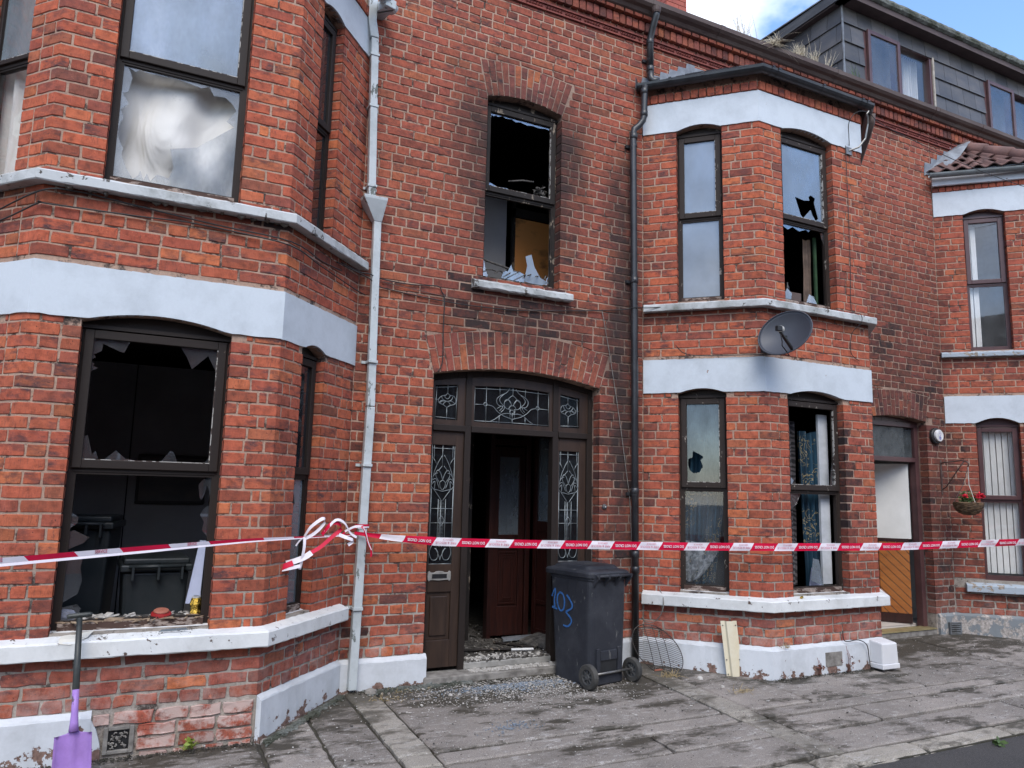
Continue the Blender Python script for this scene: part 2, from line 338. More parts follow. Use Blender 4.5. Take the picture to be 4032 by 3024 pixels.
glass_mat('glass_lead', .7, (.022,.024,.028), .035, scale=12, dmin=.35, tint=(.25,.25,.28))
glass_mat('glass_grimy', .6, (.075,.085,.095), .10, scale=4, dmin=.2, tint=(.6,.62,.65))
glass_mat('glass_broken', .45, (.22,.26,.31), .06, scale=4, dmin=.12)
glass_mat('glass_frosted', .9, (.075,.085,.09), .06, scale=14, dmin=.6)

# ------------------------------------------------------------ geometry helpers
class MB:
    def __init__(s): s.v = []; s.f = []; s.mi = []; s.at = []
    def add(s, vs, fs, mi=0):
        o = len(s.v); s.v += [tuple(v) for v in vs]; s.f += [tuple(o+i for i in f) for f in fs]; s.mi += [mi]*len(fs)
    def box(s, x0,x1,y0,y1,z0,z1, mi=0): s.obox(Vector((x0,y0,z0)), Vector((x1-x0,0,0)), Vector((0,y1-y0,0)), Vector((0,0,z1-z0)), mi)
    def obox(s, o, a, b, c, mi=0):
        p = [o, o+a, o+a+b, o+b, o+c, o+a+c, o+a+b+c, o+b+c]
        s.add(p, [(0,3,2,1),(4,5,6,7),(0,1,5,4),(1,2,6,5),(2,3,7,6),(3,0,4,7)], mi)
    def fbox(s, fr, u0,u1,z0,z1,n0,n1, mi=0):
        s.obox(fr.P(u0,z0,n0), fr.P(u1,z0,n0)-fr.P(u0,z0,n0), fr.P(u0,z0,n1)-fr.P(u0,z0,n0), Vector((0,0,z1-z0)), mi)
    def tube(s, pts, r, n=8, mi=0, cap=True):
        pts = [Vector(p) for p in pts]; rs = r if isinstance(r, (list, tuple)) else [r]*len(pts)
        rings = []; prev = None
        for i, p in enumerate(pts):
            d = (pts[min(i+1, len(pts)-1)]-pts[max(i-1, 0)]).normalized()
            if prev is None:
                a = d.cross(Vector((0,0,1)))
                if a.length < .1: a = d.cross(Vector((1,0,0)))
                a.normalize()
            else: a = (prev - d*prev.dot(d)).normalized()
            prev = a; b = d.cross(a)
            rings.append([p+(a*math.cos(t)+b*math.sin(t))*rs[i] for t in (2*math.pi*k/n for k in range(n))])
        vs = [v for r_ in rings for v in r_]; fs = []
        for i in range(len(rings)-1):
            for k in range(n):
                k2 = (k+1) % n; fs.append((i*n+k, i*n+k2, (i+1)*n+k2, (i+1)*n+k))
        if cap: fs += [tuple(reversed(range(n))), tuple((len(rings)-1)*n+k for k in range(n))]
        s.add(vs, fs, mi)
    def prism(s, fr, pts, n0, n1, mi=0):
        k = len(pts); A = [fr.P(u,z,n0) for u,z in pts]; B = [fr.P(u,z,n1) for u,z in pts]
        s.add(A+B, [tuple(range(k)), tuple(reversed(range(k,2*k)))]+[(i,k+i,k+(i+1)%k,(i+1)%k) for i in range(k)], mi)
    def poly_hole(s, fr, outer, holes, n0, n1, mi=0):
        loops = [[Vector((u,z,0)) for u,z in l] for l in [outer]+holes]; tr = tessellate_polygon(loops)
        flat = [p for l in loops for p in l]; k = len(flat)
        vs = [fr.P(p.x,p.y,n0) for p in flat]+[fr.P(p.x,p.y,n1) for p in flat]
        fs = [tuple(t) for t in tr]+[tuple(k+i for i in reversed(t)) for t in tr]; o = 0
        for l in loops:
            m = len(l); fs += [(o+i,o+(i+1)%m,k+o+(i+1)%m,k+o+i) for i in range(m)]; o += m
        s.add(vs, fs, mi)
    def lathe(s, o, prof, n=20, axis=(0,0,1), mi=0, a0=0, a1=2*math.pi):
        o = Vector(o); ax = Vector(axis).normalized(); a = ax.orthogonal().normalized(); b = ax.cross(a)
        full = abs(a1-a0-2*math.pi) < 1e-6; m = n if full else n+1
        vs = [o+ax*z+(a*math.cos(a0+(a1-a0)*k/n)+b*math.sin(a0+(a1-a0)*k/n))*r for r, z in prof for k in range(m)]
        fs = []
        for i in range(len(prof)-1):
            for k in range(n):
                k2 = (k+1) % m if full else k+1
                fs.append((i*m+k, i*m+k2, (i+1)*m+k2, (i+1)*m+k))
        s.add(vs, fs, mi)
    def build(s, name, mat, parent=None, smooth=False, bev=0, kind=None, recalc=True):
        me = bpy.data.meshes.new(name); me.from_pydata(s.v, [], s.f)
        mats = mat if isinstance(mat, (list, tuple)) else [mat]
        for m in mats: me.materials.append(M[m] if isinstance(m, str) else m)
        if len(mats) > 1: me.polygons.foreach_set('material_index', s.mi)
        if s.at:
            a = np.array(s.at, dtype=np.float32)
            x = me.attributes.new('bk', 'FLOAT_VECTOR', 'FACE'); x.data.foreach_set('vector', np.ascontiguousarray(a[:, :3]).ravel())
            x = me.attributes.new('eff', 'FLOAT', 'FACE'); x.data.foreach_set('value', np.ascontiguousarray(a[:, 3]))
        if recalc and not s.at:
            import bmesh
            bm = bmesh.new(); bm.from_mesh(me); bmesh.ops.recalc_face_normals(bm, faces=bm.faces); bm.to_mesh(me); bm.free()
        if smooth: me.polygons.foreach_set('use_smooth', [True]*len(me.polygons))
        o = bpy.data.objects.new(name, me); COL.objects.link(o); o.parent = parent
        if bev:
            m = o.modifiers.new('bevel', 'BEVEL'); m.width = bev; m.segments = 2; m.limit_method = 'ANGLE'; m.angle_limit = .6
        if kind: o['kind'] = kind
        return o
def tag(o, label, cat, group=None, kind=None):
    if label: o['label'] = label
    if cat: o['category'] = cat
    if group: o['group'] = group
    if kind: o['kind'] = kind
    return o
def empty(name, label, cat, loc=(0,0,0), group=None):
    o = bpy.data.objects.new(name, None); COL.objects.link(o); o.location = (0,0,0); return tag(o, label, cat, group)

class Fr:
    def __init__(s, x, y, ux, uy, z=0):
        l = math.hypot(ux, uy); s.o = Vector((x,y,z)); s.u = Vector((ux/l, uy/l, 0)); s.n = Vector((uy/l, -ux/l, 0))
    def P(s, u, z, n=0): return s.o+s.u*u+s.n*n+Vector((0,0,z))
    def local(s, o):   # a frame moved to origin o (for separate pieces)
        return s
D_ = .804
def seg(a, b): return Fr(a[0], a[1], b[0]-a[0], b[1]-a[1]), math.hypot(b[0]-a[0], b[1]-a[1])
A0,A1,A2,A3 = (-1.349,0),(-.640,-D_),(.797,-D_),(1.506,0)
B0,B1,B2,B3 = (4.360,0),(5.150,-D_),(6.583,-D_),(7.373,0)
C0,C1,C2,C3 = (8.938,0),(9.728,-D_),(11.16,-D_),(11.95,0)
FW = Fr(0,0,1,0)
AL,lAL = seg(A0,A1); AF,lAF = seg(A1,A2); AR,lAR = seg(A2,A3)
BL,lBL = seg(B0,B1); BF,lBF = seg(B1,B2); BR,lBR = seg(B2,B3)
CL,lCL = seg(C0,C1); CF,lCF = seg(C1,C2)
# heights
ZP,ZSL0,ZSL1,ZB0,ZB1,ZSU0,ZSU1,ZB2,ZB3,ZT = .23,.548,.68,2.526,2.851,3.325,3.42,5.185,5.504,6.47

def smooth(x, a, b):
    t = max(0, min(1, (x-a)/(b-a))); return t*t*(3-2*t)
def attrs(p, rv, tone0=None):
    x, y, z = p
    wall = y > -.06
    if tone0 is not None: tone = tone0
    elif wall: tone = .05+.40*smooth(z, 1.4, 3.8) + .10*mnoise.noise(Vector((x*1.5, 0, z*1.5)))
    else: tone = .04+.12*smooth(z, 3.2, 2.8)+.62*smooth(z, .60, .50)
    if wall and x > 7.9 and z < 4.5: tone = max(tone, .5)
    if y < -.06 and x > 8.5: tone = .35
    s = 0
    if wall:
        d = max(0, 2.61-x, x-3.41); s += .40*math.exp(-d*5.5)*smooth(z, 3.3, 4.2)*smooth(z, 5.35, 4.8)
        s += .5*math.exp(-abs(x-4.13)*8)*smooth(z, .2, 1.6)*smooth(z, 5.1, 4.4)*(.55+.6*mnoise.noise(Vector((x*3, 1, z*2.2)))+.3)
        s += .45*smooth(abs(x-3), 1.1, .2)*smooth(z, 2.8, 3.0)*smooth(z, 3.35, 3.1)
        s += .5*math.exp(-abs(x-1.6)*12)*smooth(z, 3.9, 3.2)*.6
        if x > 7.3: s += .34*smooth(z, 5, 3)
        if 3.8 < x < 4.2: s += .30*smooth(z, 3.2, 2.6)*(.3+rv)
        s += .12
    elif 6.12 < x < 6.7 and y < -.6: s += .9*smooth(x, 6.33, 6.17)*smooth(z, 2.4, 2.1)*smooth(z, .9, 1.4) + .1
    elif x > 8.5: s += .40*smooth(z, 2.6, 2.4)*(.4+rv)
    if not wall: s += .42*smooth(z, 3.08, 3.30)*(z < 3.4)+.22*smooth(z, 5.0, 5.2)*(z < 5.3)+.2*smooth(z, .40, .54)*(z < .6)  # courses grow darker just below the sills and the upper band
    else: s += .45*smooth(z, 3.1, 3.3)*(z < 3.4)*(2.4 < x < 3.6)+.15*smooth(z, 5.6, 6.2)  # darker just below the window sill and towards the eaves
    if z < .3: s *= .5
    s *= .6+.7*((rv*7.31) % 1)
    if (rv*53.7) % 1 > .86: s += .26
    eff = .5*smooth(z, .56, .2)
    if z < .25 and -.2 < x < 1.0: eff = 1.3+.5*smooth(x, 0, .6)
    return (rv, max(0, min(1, tone)), max(0, min(1, s)), eff)

def offset_poly(pts, ds):
    n = len(pts); res = []
    for i in range(n):
        a, b, c = Vector(pts[i-1]), Vector(pts[i]), Vector(pts[(i+1) % n])
        d0, d1 = ds[i-1], ds[i]
        e0 = (b-a); e1 = (c-b)
        if e0.length < 1e-6 or e1.length < 1e-6: res.append(tuple(b)); continue
        e0.normalize(); e1.normalize()
        n0 = Vector((-e0.y, e0.x)); n1 = Vector((-e1.y, e1.x))   # inward for CCW
        cr = e0.x*e1.y-e0.y*e1.x
        if abs(cr) < .05: res.append(tuple(b+n0*(d0+d1)/2)); continue
        p0 = b+n0*d0; p1 = b+n1*d1; t = ((p1-p0).x*e1.y-(p1-p0).y*e1.x)/cr
        res.append(tuple(p0+e0*t))
    return res
def area(p): return .5*sum(p[i-1][0]*p[i][1]-p[i][0]*p[i-1][1] for i in range(len(p)))
def clip(poly, px, pz, nx, nz):
    """keep the side where (p-P).n >= 0"""
    r = []; k = len(poly)
    for i in range(k):
        a, b = poly[i], poly[(i+1) % k]
        da = (a[0]-px)*nx+(a[1]-pz)*nz; db = (b[0]-px)*nx+(b[1]-pz)*nz
        if da >= 0: r.append(a)
        if da*db < 0: t = da/(da-db); r.append((a[0]+(b[0]-a[0])*t, a[1]+(b[1]-a[1])*t))
    return r
PR = .0048
class Bricks:
    """collects single bricks of one house; the largest in view become objects, the rest one mesh"""
    def __init__(s): s.items = []
    def add(s, polys, pr=PR, tone=None, jit=None, rough=0):
        """polys: [(frame, points, {edge: extension})]"""
        z_ = polys[0][1][0][1]
        if jit is None: jit = .0017+.0030*smooth(z_, .62, .45)
        rv = random.random(); vs = []; fs = []; ar = 0; cen = Vector()
        p = pr+random.uniform(-.0014, .0018)
        dz = [(random.uniform(-jit, jit), random.uniform(-jit, jit)) for _ in range(12)]
        for fr, pts, fl in polys:
            if area(pts) < 0: pts = list(pts)[::-1]; k = len(pts); fl = {(k-2-e) % k: v for e, v in fl.items()}
            k = len(pts)
            if k < 3 or area(pts) < .0004: continue
            q = []; nf = {}; cu_ = sum(a[0] for a in pts)/k; cz_ = sum(a[1] for a in pts)/k
            for i in range(k):
                A_, B_ = pts[i], pts[(i+1) % k]
                if i in fl or (i-1) % k in fl: q.append(A_)
                else:
                    c_ = random.uniform(.0006, .0042)*(1+jit*400)*.7; dl = math.hypot(cu_-A_[0], cz_-A_[1]) or 1
                    q.append((A_[0]+(cu_-A_[0])/dl*c_+random.uniform(-jit, jit), A_[1]+(cz_-A_[1])/dl*c_+random.uniform(-jit, jit)))
                if i in fl: nf[len(q)-1] = fl[i]; continue
                ln = math.hypot(B_[0]-A_[0], B_[1]-A_[1]); ns = 3 if ln > .15 else 2 if ln > .06 else 1
                nx_, nz_ = -(B_[1]-A_[1])/(ln or 1), (B_[0]-A_[0])/(ln or 1)
                for j in range(1, ns):
                    w_ = random.uniform(-jit*.9, jit*1.6)
                    q.append((A_[0]+(B_[0]-A_[0])*j/ns+nx_*w_, A_[1]+(B_[1]-A_[1])*j/ns+nz_*w_))
            pts, fl, k = q, nf, len(q)
            e1 = [-fl[i]*p/pr if i in fl else 0. for i in range(k)]
            e2 = [-fl[i]*p/pr if i in fl else .0035 for i in range(k)]
            r1 = offset_poly(pts, e1); r2 = offset_poly(pts, e2)
            o = len(vs)
            tl = (random.uniform(-.0012, .0012)) if not fl else 0
            for ring, n in ((pts, -.003), (r1, p-.003), (r2, p)):
                vs += [fr.P(u, z, n+(tl if n > 0 else 0)+(random.uniform(-rough, rough) if n > 0 else 0)) for u, z in ring]
            for a in (0, k):
                fs += [(o+a+i, o+a+(i+1) % k, o+a+k+(i+1) % k, o+a+k+i) for i in range(k)]
            fs.append(tuple(o+2*k+i for i in range(k)))
            c = sum((v for v in vs[o:o+k]), Vector())/k; cen += c*area(pts)
            z = visible(c); view = (CAM-c)
            if z: ar += area(pts)*max(0, fr.n.dot(view.normalized()))/view.length_squared
        if vs:
            tot = sum(abs(area(q[1])) for q in polys if len(q[1]) > 2) or 1
            c = sum(vs, Vector())/len(vs)
            s.items.append((ar, vs, fs, attrs(c, rv, tone), c))
    def flush(s, parent, name='brick', mat='brick', lim=299, rest='brickwork', cut=0):
        s.items.sort(key=lambda t: -t[0])
        lim = min(lim, len(s.items))
        for ar, vs, fs, at, c in s.items[:lim]:
            mb = MB(); mb.v = [tuple(v-c) for v in vs]; mb.f = fs; mb.mi = [0]*len(fs); mb.at = [at]*len(fs)
            o = mb.build(name, mat, parent); o.location = c
        if len(s.items) > lim:
            mb = MB()
            for ar, vs, fs, at, c in s.items[lim:]:
                mb.add(vs, fs); mb.at += [at]*len(fs)
            mb.build(rest, mat, parent, kind='stuff')

def arch_top(o, u):
    um = (o['u0']+o['u1'])/2; hw = (o['u1']-o['u0'])/2
    return o['zs']+(o['zc']-o['zs'])*(1-((u-um)/hw)**2)
CH = .08
def cutpoints(k, a, b, header):
    L = .12 if header else .24; off = (.03 if header else (0 if k % 2 else .12)) + (.06*((k//4) % 2))
    g = []; i = math.floor((a-off)/L)
    while True:
        x = off+i*L; i += 1
        if x <= a+.045: continue
        if x >= b-.045: break
        g.append(x+random.uniform(-.006, .006))
    # now and then a stretcher is replaced by two headers
    res = [a]
    for x in g+[b]:
        if x-res[-1] > .2 and random.random() < .13: res.append((x+res[-1])/2)
        res.append(x)
    return res
def lay(B, fr, u0, u1, z0, z1, ops=(), c0=None, c1=None, excl=(), reveal=.09, tone=None, holes=()):
    """brick courses on a face. c0/c1: leg length function of course k kept free for the corner bricks"""
    J = .0054
    for k in range(int(z0/CH)-1, int(z1/CH)+1):
        a, b = k*CH+J, (k+1)*CH-J
        a2, b2 = max(a, z0), min(b, z1)
        if b2-a2 < .022: continue
        zm = (a2+b2)/2
        s0 = u0+(c0(k)+2*J if c0 else 0); s1 = u1-(c1(k)+2*J if c1 else 0)
        iv = [(s0, s1, 0, 0)]
        for o in ops:
            if o['z0'] < zm+.012 and a2 < o['zc']:
                t = []
                for (p, q, l, r) in iv:
                    ou0, ou1 = o['u0'], o['u1']
                    if zm > o['zs']:   # between the springing and the crown
                        hw = (ou1-ou0)/2; um = (ou0+ou1)/2; f = max(0, 1-(a2-o['zs'])/(o['zc']-o['zs'])); ou0, ou1 = um-hw*math.sqrt(f), um+hw*math.sqrt(f)
                    if ou1 <= p or ou0 >= q: t.append((p, q, l, r)); continue
                    if ou0-p > .02: t.append((p, ou0, l, o if zm < o['zs'] else 0))
                    if q-ou1 > .02: t.append((ou1, q, o if zm < o['zs'] else 0, r))
                iv = t
        header = k % 4 == 3
        for (p, q, l, r) in iv:
            if q-p < .02: continue
            cp = cutpoints(k, p, q, header)
            for i in range(len(cp)-1):
                x0, x1 = cp[i]+J*(i > 0), cp[i+1]-J*(i < len(cp)-2)
                if x1-x0 < .015: continue
                poly = [(x0,a2),(x1,a2),(x1,b2),(x0,b2)]
                skip = False
                for ex in excl:
                    inside = all(all((u-P[0])*N[0]+(z-P[1])*N[1] < .0 for P, N in ex) for u, z in poly)
                    if inside: skip = True; break
                    touch = not any(all((u-P[0])*N[0]+(z-P[1])*N[1] >= -1e-4 for u, z in poly) for P, N in ex)
                    if touch:
                        best = max((clip(poly, *P, *N) for P, N in ex), key=lambda c: abs(area(c)) if len(c) > 2 else 0)
                        if len(best) < 3 or abs(area(best)) < .0014: skip = True; break
                        poly = best
                if skip: continue
                if any(h[0] < (x0+x1)/2 < h[1] and h[2] < zm < h[3] for h in holes): continue
                polys = []; fl = {}
                if i == 0 and l: fl[3] = PR
                if i == len(cp)-2 and r: fl[1] = PR
                if len(poly) != 4: fl = {}
                polys.append((fr, poly, fl))
                if fl.get(3):
                    rf = Fr(0,0,1,0); rf.o = fr.P(l['u1'], 0, 0); rf.u = fr.n; rf.n = fr.u*-1; 
                    polys.append((rf2(fr, l['u1'], -1), [(-reveal,a2),(0,a2),(0,b2),(-reveal,b2)], {1: PR}))
                if fl.get(1):
                    polys.append((rf2(fr, r['u0'], 1), [(0,a2),(reveal,a2),(reveal,b2),(0,b2)], {3: PR}))
                B.add(polys, tone=tone)
def rf2(fr, u, side):
    """frame of a reveal. side=+1: left jamb, facing +u, coordinate runs inwards from 0; -1: right jamb, facing -u"""
    f = Fr(0,0,1,0); f.o = fr.P(u, 0, 0)
    if side > 0: f.n = fr.u.copy(); f.u = fr.n*-1
    else: f.n = fr.u*-1; f.u = fr.n.copy()
    return f
def legA(k): return .165 if k % 2 else .055
def legB(k): return .055 if k % 2 else .165
def corner(B, f1, L1, f2, zones, skip=None):
    J = .0054; e = PR*math.tan(math.radians(24.2))
    for z0, z1 in zones:
        for k in range(int(z0/CH)-1, int(z1/CH)+1):
            a, b = max(k*CH+J, z0), min((k+1)*CH-J, z1)
            if b-a < .022: continue
            B.add([(f1, [(L1-legA(k),a),(L1,a),(L1,b),(L1-legA(k),b)], {1: e}), (f2, [(0,a),(legB(k),a),(legB(k),b),(0,b)], {3: e})])
def voussoirs(B, fr, o, eu0, eu1, ez, ezc, n, tone=None):
    """fan of arch bricks between the opening's curve and the extrados; every ring split in two, long and short by turns"""
    um = (eu0+eu1)/2; hw = (eu1-eu0)/2
    def lo(t): u = o['u0']+(o['u1']-o['u0'])*t; return Vector((u, arch_top(o, u)))
    def hi(t): u = eu0+(eu1-eu0)*t; return Vector((u, ez+(ezc-ez)*(1-((u-um)/hw)**2)))
    J = .0045
    for i in range(n):
        t0, t1 = i/n, (i+1)/n
        a, b, c, d = lo(t0), lo(t1), hi(t1), hi(t0)
        s = .36+random.uniform(-.04,.04) if i % 2 else .66+random.uniform(-.04,.04)
        m0, m1 = a.lerp(d, s), b.lerp(c, s); w = (b-a).normalized()*J; w2 = (c-d).normalized()*J; up = (d-a).normalized()*J
        B.add([(fr, [tuple(a+w), tuple(b-w), tuple(m1-w-up), tuple(m0+w-up)], {})], tone=tone, jit=.0008)
        B.add([(fr, [tuple(m0+w+up), tuple(m1-w+up), tuple(c-w2), tuple(d+w2)], {})], tone=tone, jit=.0008)
def arch_excl(o, eu0, eu1, ez, ezc):
    """half planes whose common inside is the arch: each (point, outward normal)"""
    l = Vector((eu0-o['u0'], ez-o['zs'])).normalized(); r = Vector((eu1-o['u1'], ez-o['zs'])).normalized()
    res = [((eu0-.004, ez), (-l.y, l.x)), ((eu1+.004, ez), (r.y, -r.x))]
    um = (eu0+eu1)/2; hw = (eu1-eu0)/2; f = lambda t: Vector((eu0+(eu1-eu0)*t, ez+(ezc-ez)*(1-(2*t-1)**2)+.006))
    for a, b in ((0,.25),(.25,.5),(.5,.75),(.75,1)):
        d = (f(b)-f(a)).normalized(); res.append(((f(a).x, f(a).y), (-d.y, d.x)))
    return res

def plate(mb, fr, u0, u1, z0, z1, ops=(), n0=-.14, n1=0., step=None, jit=0., m0=0., m1=0.):
    """wall slab between n0 (back) and n1 (front) with arched openings, built in upright strips"""
    us = {u0, u1}
    for o in ops:
        if o['u1'] <= u0 or o['u0'] >= u1: continue
        us |= {max(u0,o['u0']), min(u1,o['u1'])}
        for i in range(1, 14): us.add(o['u0']+(o['u1']-o['u0'])*i/14)
    if step:
        n = max(1, int((u1-u0)/step)); us |= {u0+(u1-u0)*i/n for i in range(1, n)}
    us = sorted(u for u in us if u0-1e-6 <= u <= u1+1e-6); us = [u for i, u in enumerate(us) if i == 0 or u-us[i-1] > 1e-4]
    jj = {u: (random.uniform(-jit, jit), random.uniform(-jit, jit)) for u in us}
    for a, b in zip(us, us[1:]):
        m = (a+b)/2; spans = [((z0+jj[a][0], z0+jj[b][0]), (z1+jj[a][1], z1+jj[b][1]))]
        for o in sorted((o for o in ops if o['u0'] < m < o['u1']), key=lambda o: o['z0']):
            (lo, hi) = spans.pop(); t = (arch_top(o, a), arch_top(o, b))
            if o['zc'] <= z0 or o['z0'] >= z1: spans.append((lo, hi)); continue
            if o['z0'] > z0: spans.append((lo, (o['z0'],)*2))
            nl = (max(t[0], z0+jj[a][0]), max(t[1], z0+jj[b][0]))
            if nl[0] < z1: spans.append((nl, hi))
        for (la, lb), (ha, hb) in spans:
            A = m0*(n1-n0) if a == u0 else 0; Bx = m1*(n1-n0) if b == u1 else 0
            v = [fr.P(a,la,n0), fr.P(b,lb,n0), fr.P(b,hb,n0), fr.P(a,ha,n0), fr.P(a-A,la,n1), fr.P(b+Bx,lb,n1), fr.P(b+Bx,hb,n1), fr.P(a-A,ha,n1)]
            mb.add(v, [(0,3,2,1),(4,5,6,7),(0,1,5,4),(2,3,7,6),(0,4,7,3),(1,2,6,5)])
def sweep(mb, path, prof, step=.06, jit=0., closed_prof=True, mi=0):
    """profile [(out, z)] carried along a ground path, mitred; out = distance in front of the path"""
    P = [Vector(p) for p in path]; n = len(P)
    dirs = [(P[i+1]-P[i]).normalized() for i in range(n-1)]; nor = [Vector((d.y, -d.x)) for d in dirs]
    st = []
    for i in range(n-1):
        k = max(1, int((P[i+1]-P[i]).length/step))
        for j in range(k+1):
            if j == 0 and i > 0: continue
            if j == k and i < n-2: m = (nor[i]+nor[i+1]); m = m/(m.dot(nor[i]))
            else: m = nor[i]
            st.append((P[i].lerp(P[i+1], j/k), m))
    rings = []
    for p, m in st:
        rings.append([Vector((p.x+m.x*(o+random.uniform(-jit,jit)), p.y+m.y*(o+random.uniform(-jit,jit)), z+random.uniform(-jit,jit))) for o, z in prof])
    k = len(prof); vs = [v for r in rings for v in r]; fs = []
    for i in range(len(rings)-1):
        for j in range(k if closed_prof else k-1):
            j2 = (j+1) % k; fs.append((i*k+j, (i+1)*k+j, (i+1)*k+j2, i*k+j2))
    if closed_prof: fs += [tuple(range(k)), tuple(reversed(range((len(rings)-1)*k, len(rings)*k)))]
    mb.add(vs, fs, mi)

# ============================================================ SETTING
mb = MB(); mb.box(-150,150,-200,200,-.5,-.32); tag(mb.build('ground', 'asphalt'), 'dark ground far beyond the street', None, kind='structure')
mb = MB(); mb.box(-40,60,-11.5,-2.42,-.32,-.125); tag(mb.build('road', 'asphalt'), 'dark asphalt road beyond the kerb', None, kind='structure')
mb = MB(); mb.box(-40,60,-2.43,.35,-.30,-.115)
def gz(y): return .045*y+.01
mb.add([(-40,-2.43,gz(-2.43)-.03),(60,-2.43,gz(-2.43)-.03),(60,.3,gz(.3)-.012),(-40,.3,gz(.3)-.012)], [(0,1,2,3)])
for y0, y1 in ((-2.43,-2.43),): mb.add([(-40,y0,-.2),(60,y0,-.2),(60,y0,gz(y0)-.03),(-40,y0,gz(y0)-.03)], [(0,1,2,3)])
pav = tag(mb.build('pavement', 'joint_dirt'), 'worn concrete pavement in front of the houses', None, kind='structure')
def slab(x0,x1,y0,y1, mat, name='paving_slab', top=0., rnd=.0045, th=.07, skew=0, ch=.012, bulge=0):
    per = []
    def edge(a, b):
        n = max(2, int((Vector(b)-Vector(a)).length/.07))
        for i in range(n):
            p = Vector(a).lerp(Vector(b), i/n); w = rnd*(1+1.4*mnoise.noise(Vector((p.x*3, p.y*3, 4))))
            per.append((p.x+random.uniform(-w,w), p.y+random.uniform(-w,w)))
    c = [(x0,y0),(x1,y0),(x1+skew,y1),(x0+skew,y1)]
    for i in range(4): edge(c[i], c[(i+1) % 4])
    cx, cy = (x0+x1)/2, (y0+y1)/2; k = len(per)
    hz = random.uniform(-.006,.005); tx = random.uniform(-.002,.002)
    def Z(x, y): return gz(y)+top+hz+tx*(x-cx)
    def ins(p, d):
        v = Vector((cx-p[0], cy-p[1])); ax = max(abs(x1-x0)/2, .01); ay = max(abs(y1-y0)/2, .01)
        return (p[0]+d*max(-1, min(1, v.x/ax)), p[1]+d*max(-1, min(1, v.y/ay)))
    m = MB(); r0 = per; r1 = per; r2 = [ins(p, ch) for p in per]
    vs = [(x-cx, y-cy, Z(x,y)-th) for x, y in r0]+[(x-cx, y-cy, Z(x,y)-ch*.8) for x, y in r1]+[(x-cx, y-cy, Z(x,y)+bulge) for x, y in r2]
    fs = []
    for a in (0, k): fs += [(a+i, a+(i+1) % k, a+k+(i+1) % k, a+k+i) for i in range(k)]
    fs.append(tuple(2*k+i for i in range(k)))
    m.add(vs, fs); o = m.build(name, mat, pav); o.location = (cx, cy, 0); return o
g = .012
xs1 = [-6,-4.2,-2.6,-1.2,-.2,.822]
def row(xs, y0, y1, mat='concrete_slab'):
    for a, b in zip(xs, xs[1:]): slab(a+g, b-g, y0+g, y1-g, mat)
row([-6,-3.2,-.4,.822,1.19,1.55], -1.37, .05); row([1.785,4.10], -1.355, .05)
slab(1.205,1.545,-1.36,-.9,'concrete_slab')
row([4.35,5.01,6.41,8.02,9.7,11.6,14,17,21], -1.38, .05)
row([-6,-3.2,-.9,.83,1.55],-1.56,-1.37); row([1.785,4.10],-1.545,-1.372); row([4.35,6.0,8.3,11,15,21],-1.56,-1.40)
row([-6,-3.2,-.9,.83,1.55],-1.875,-1.56); row([1.785,3.25,4.10],-1.865,-1.56); row([4.35,5.2,7.6,10.5,14,21],-1.87,-1.575)
row([-6,-3.2,-.9,.83,1.55],-2.24,-1.875); row([1.785,4.10],-2.24,-1.88); row([4.35,6.6,9.5,13,21],-2.235,-1.885)
for a, b in ((.04,-.30),(-.31,-1.365),(-1.38,-1.55),(-1.56,-1.86),(-1.87,-2.24)): slab(1.56,1.775,b,a,'strip_slab',top=.004)
for a, b in ((.04,-1.40),(-1.41,-1.56),(-1.57,-1.87),(-1.88,-2.24)): slab(4.11,4.34,b,a,'strip_slab',top=.003)
x = -6.
for w in [1.0,.9,1.1,.8,.95,1.05,.9,.9,.85,.9,.62,.28,.68,.95,.8,1.1,.9,1.,1.1,1.2,1.2,1.2,1.2,1.2,1.3,1.3]:
    slab(x+.012, x+w-.012, -2.43, -2.255, 'kerb_stone', 'kerb_stone', top=-.006, rnd=.007, th=.16, ch=.022, bulge=.004); x += w

# ============================================================ HOUSES
hA = empty('terraced_house', 'burnt red brick terraced house with the open brown stained-glass doorway and smashed left bay', 'house', group='red brick houses of the terrace')
hB = empty('terraced_house', 'red brick terraced house whose bay carries the satellite dish, under the slate dormer', 'house', group='red brick houses of the terrace')
hC = empty('terraced_house', 'undamaged red brick terraced house with clay tiled bay roof at the far right edge', 'house', group='red brick houses of the terrace')
KA, KB, KC = Bricks(), Bricks(), Bricks()
def op(u0,u1,z0,zs,zc): return dict(u0=u0,u1=u1,z0=z0,zs=zs,zc=zc)
# openings in each face (u along the face)
oMID = op(2.615,3.405,3.42,5.16,5.222); oDOOR = op(2.19,3.86,.0,2.53,2.625); oD2 = op(7.56,8.575,.0,2.51,2.555)
oAFl = op(.27,1.13,.68,2.517,2.585); oAFu = op(.30,1.115,3.42,5.176,5.235)
oARl = op(.275,.60,.68,2.517,2.565); oARu = op(.275,.60,3.42,5.176,5.22)
oALl = op(.30,.80,.68,2.517,2.565); oALu = op(.30,.795,3.42,5.176,5.22)
oBLl = op(.335,.785,.68,2.517,2.565); oBLu = op(.335,.785,3.42,5.176,5.23)
oBFl = op(.28,1.025,.68,2.517,2.575); oBFu = op(.285,1.0,3.42,5.176,5.235)
oCLl = op(.33,.80,.64,2.51,2.58); oCLu = op(.33,.80,3.42,5.176,5.235)
oCFl = op(.30,1.13,.68,2.52,2.58)
T = .22
FLAT = {}
def walls(house, specs, wb):
    m = MB()
    for fr, L, z0, z1, ops, th in specs: plate(m, fr, 0 if fr is not FW else L[0], L if fr is not FW else L[1], z0, z1, ops, -th, 0)
    m.build('wall', 'mortar', house)
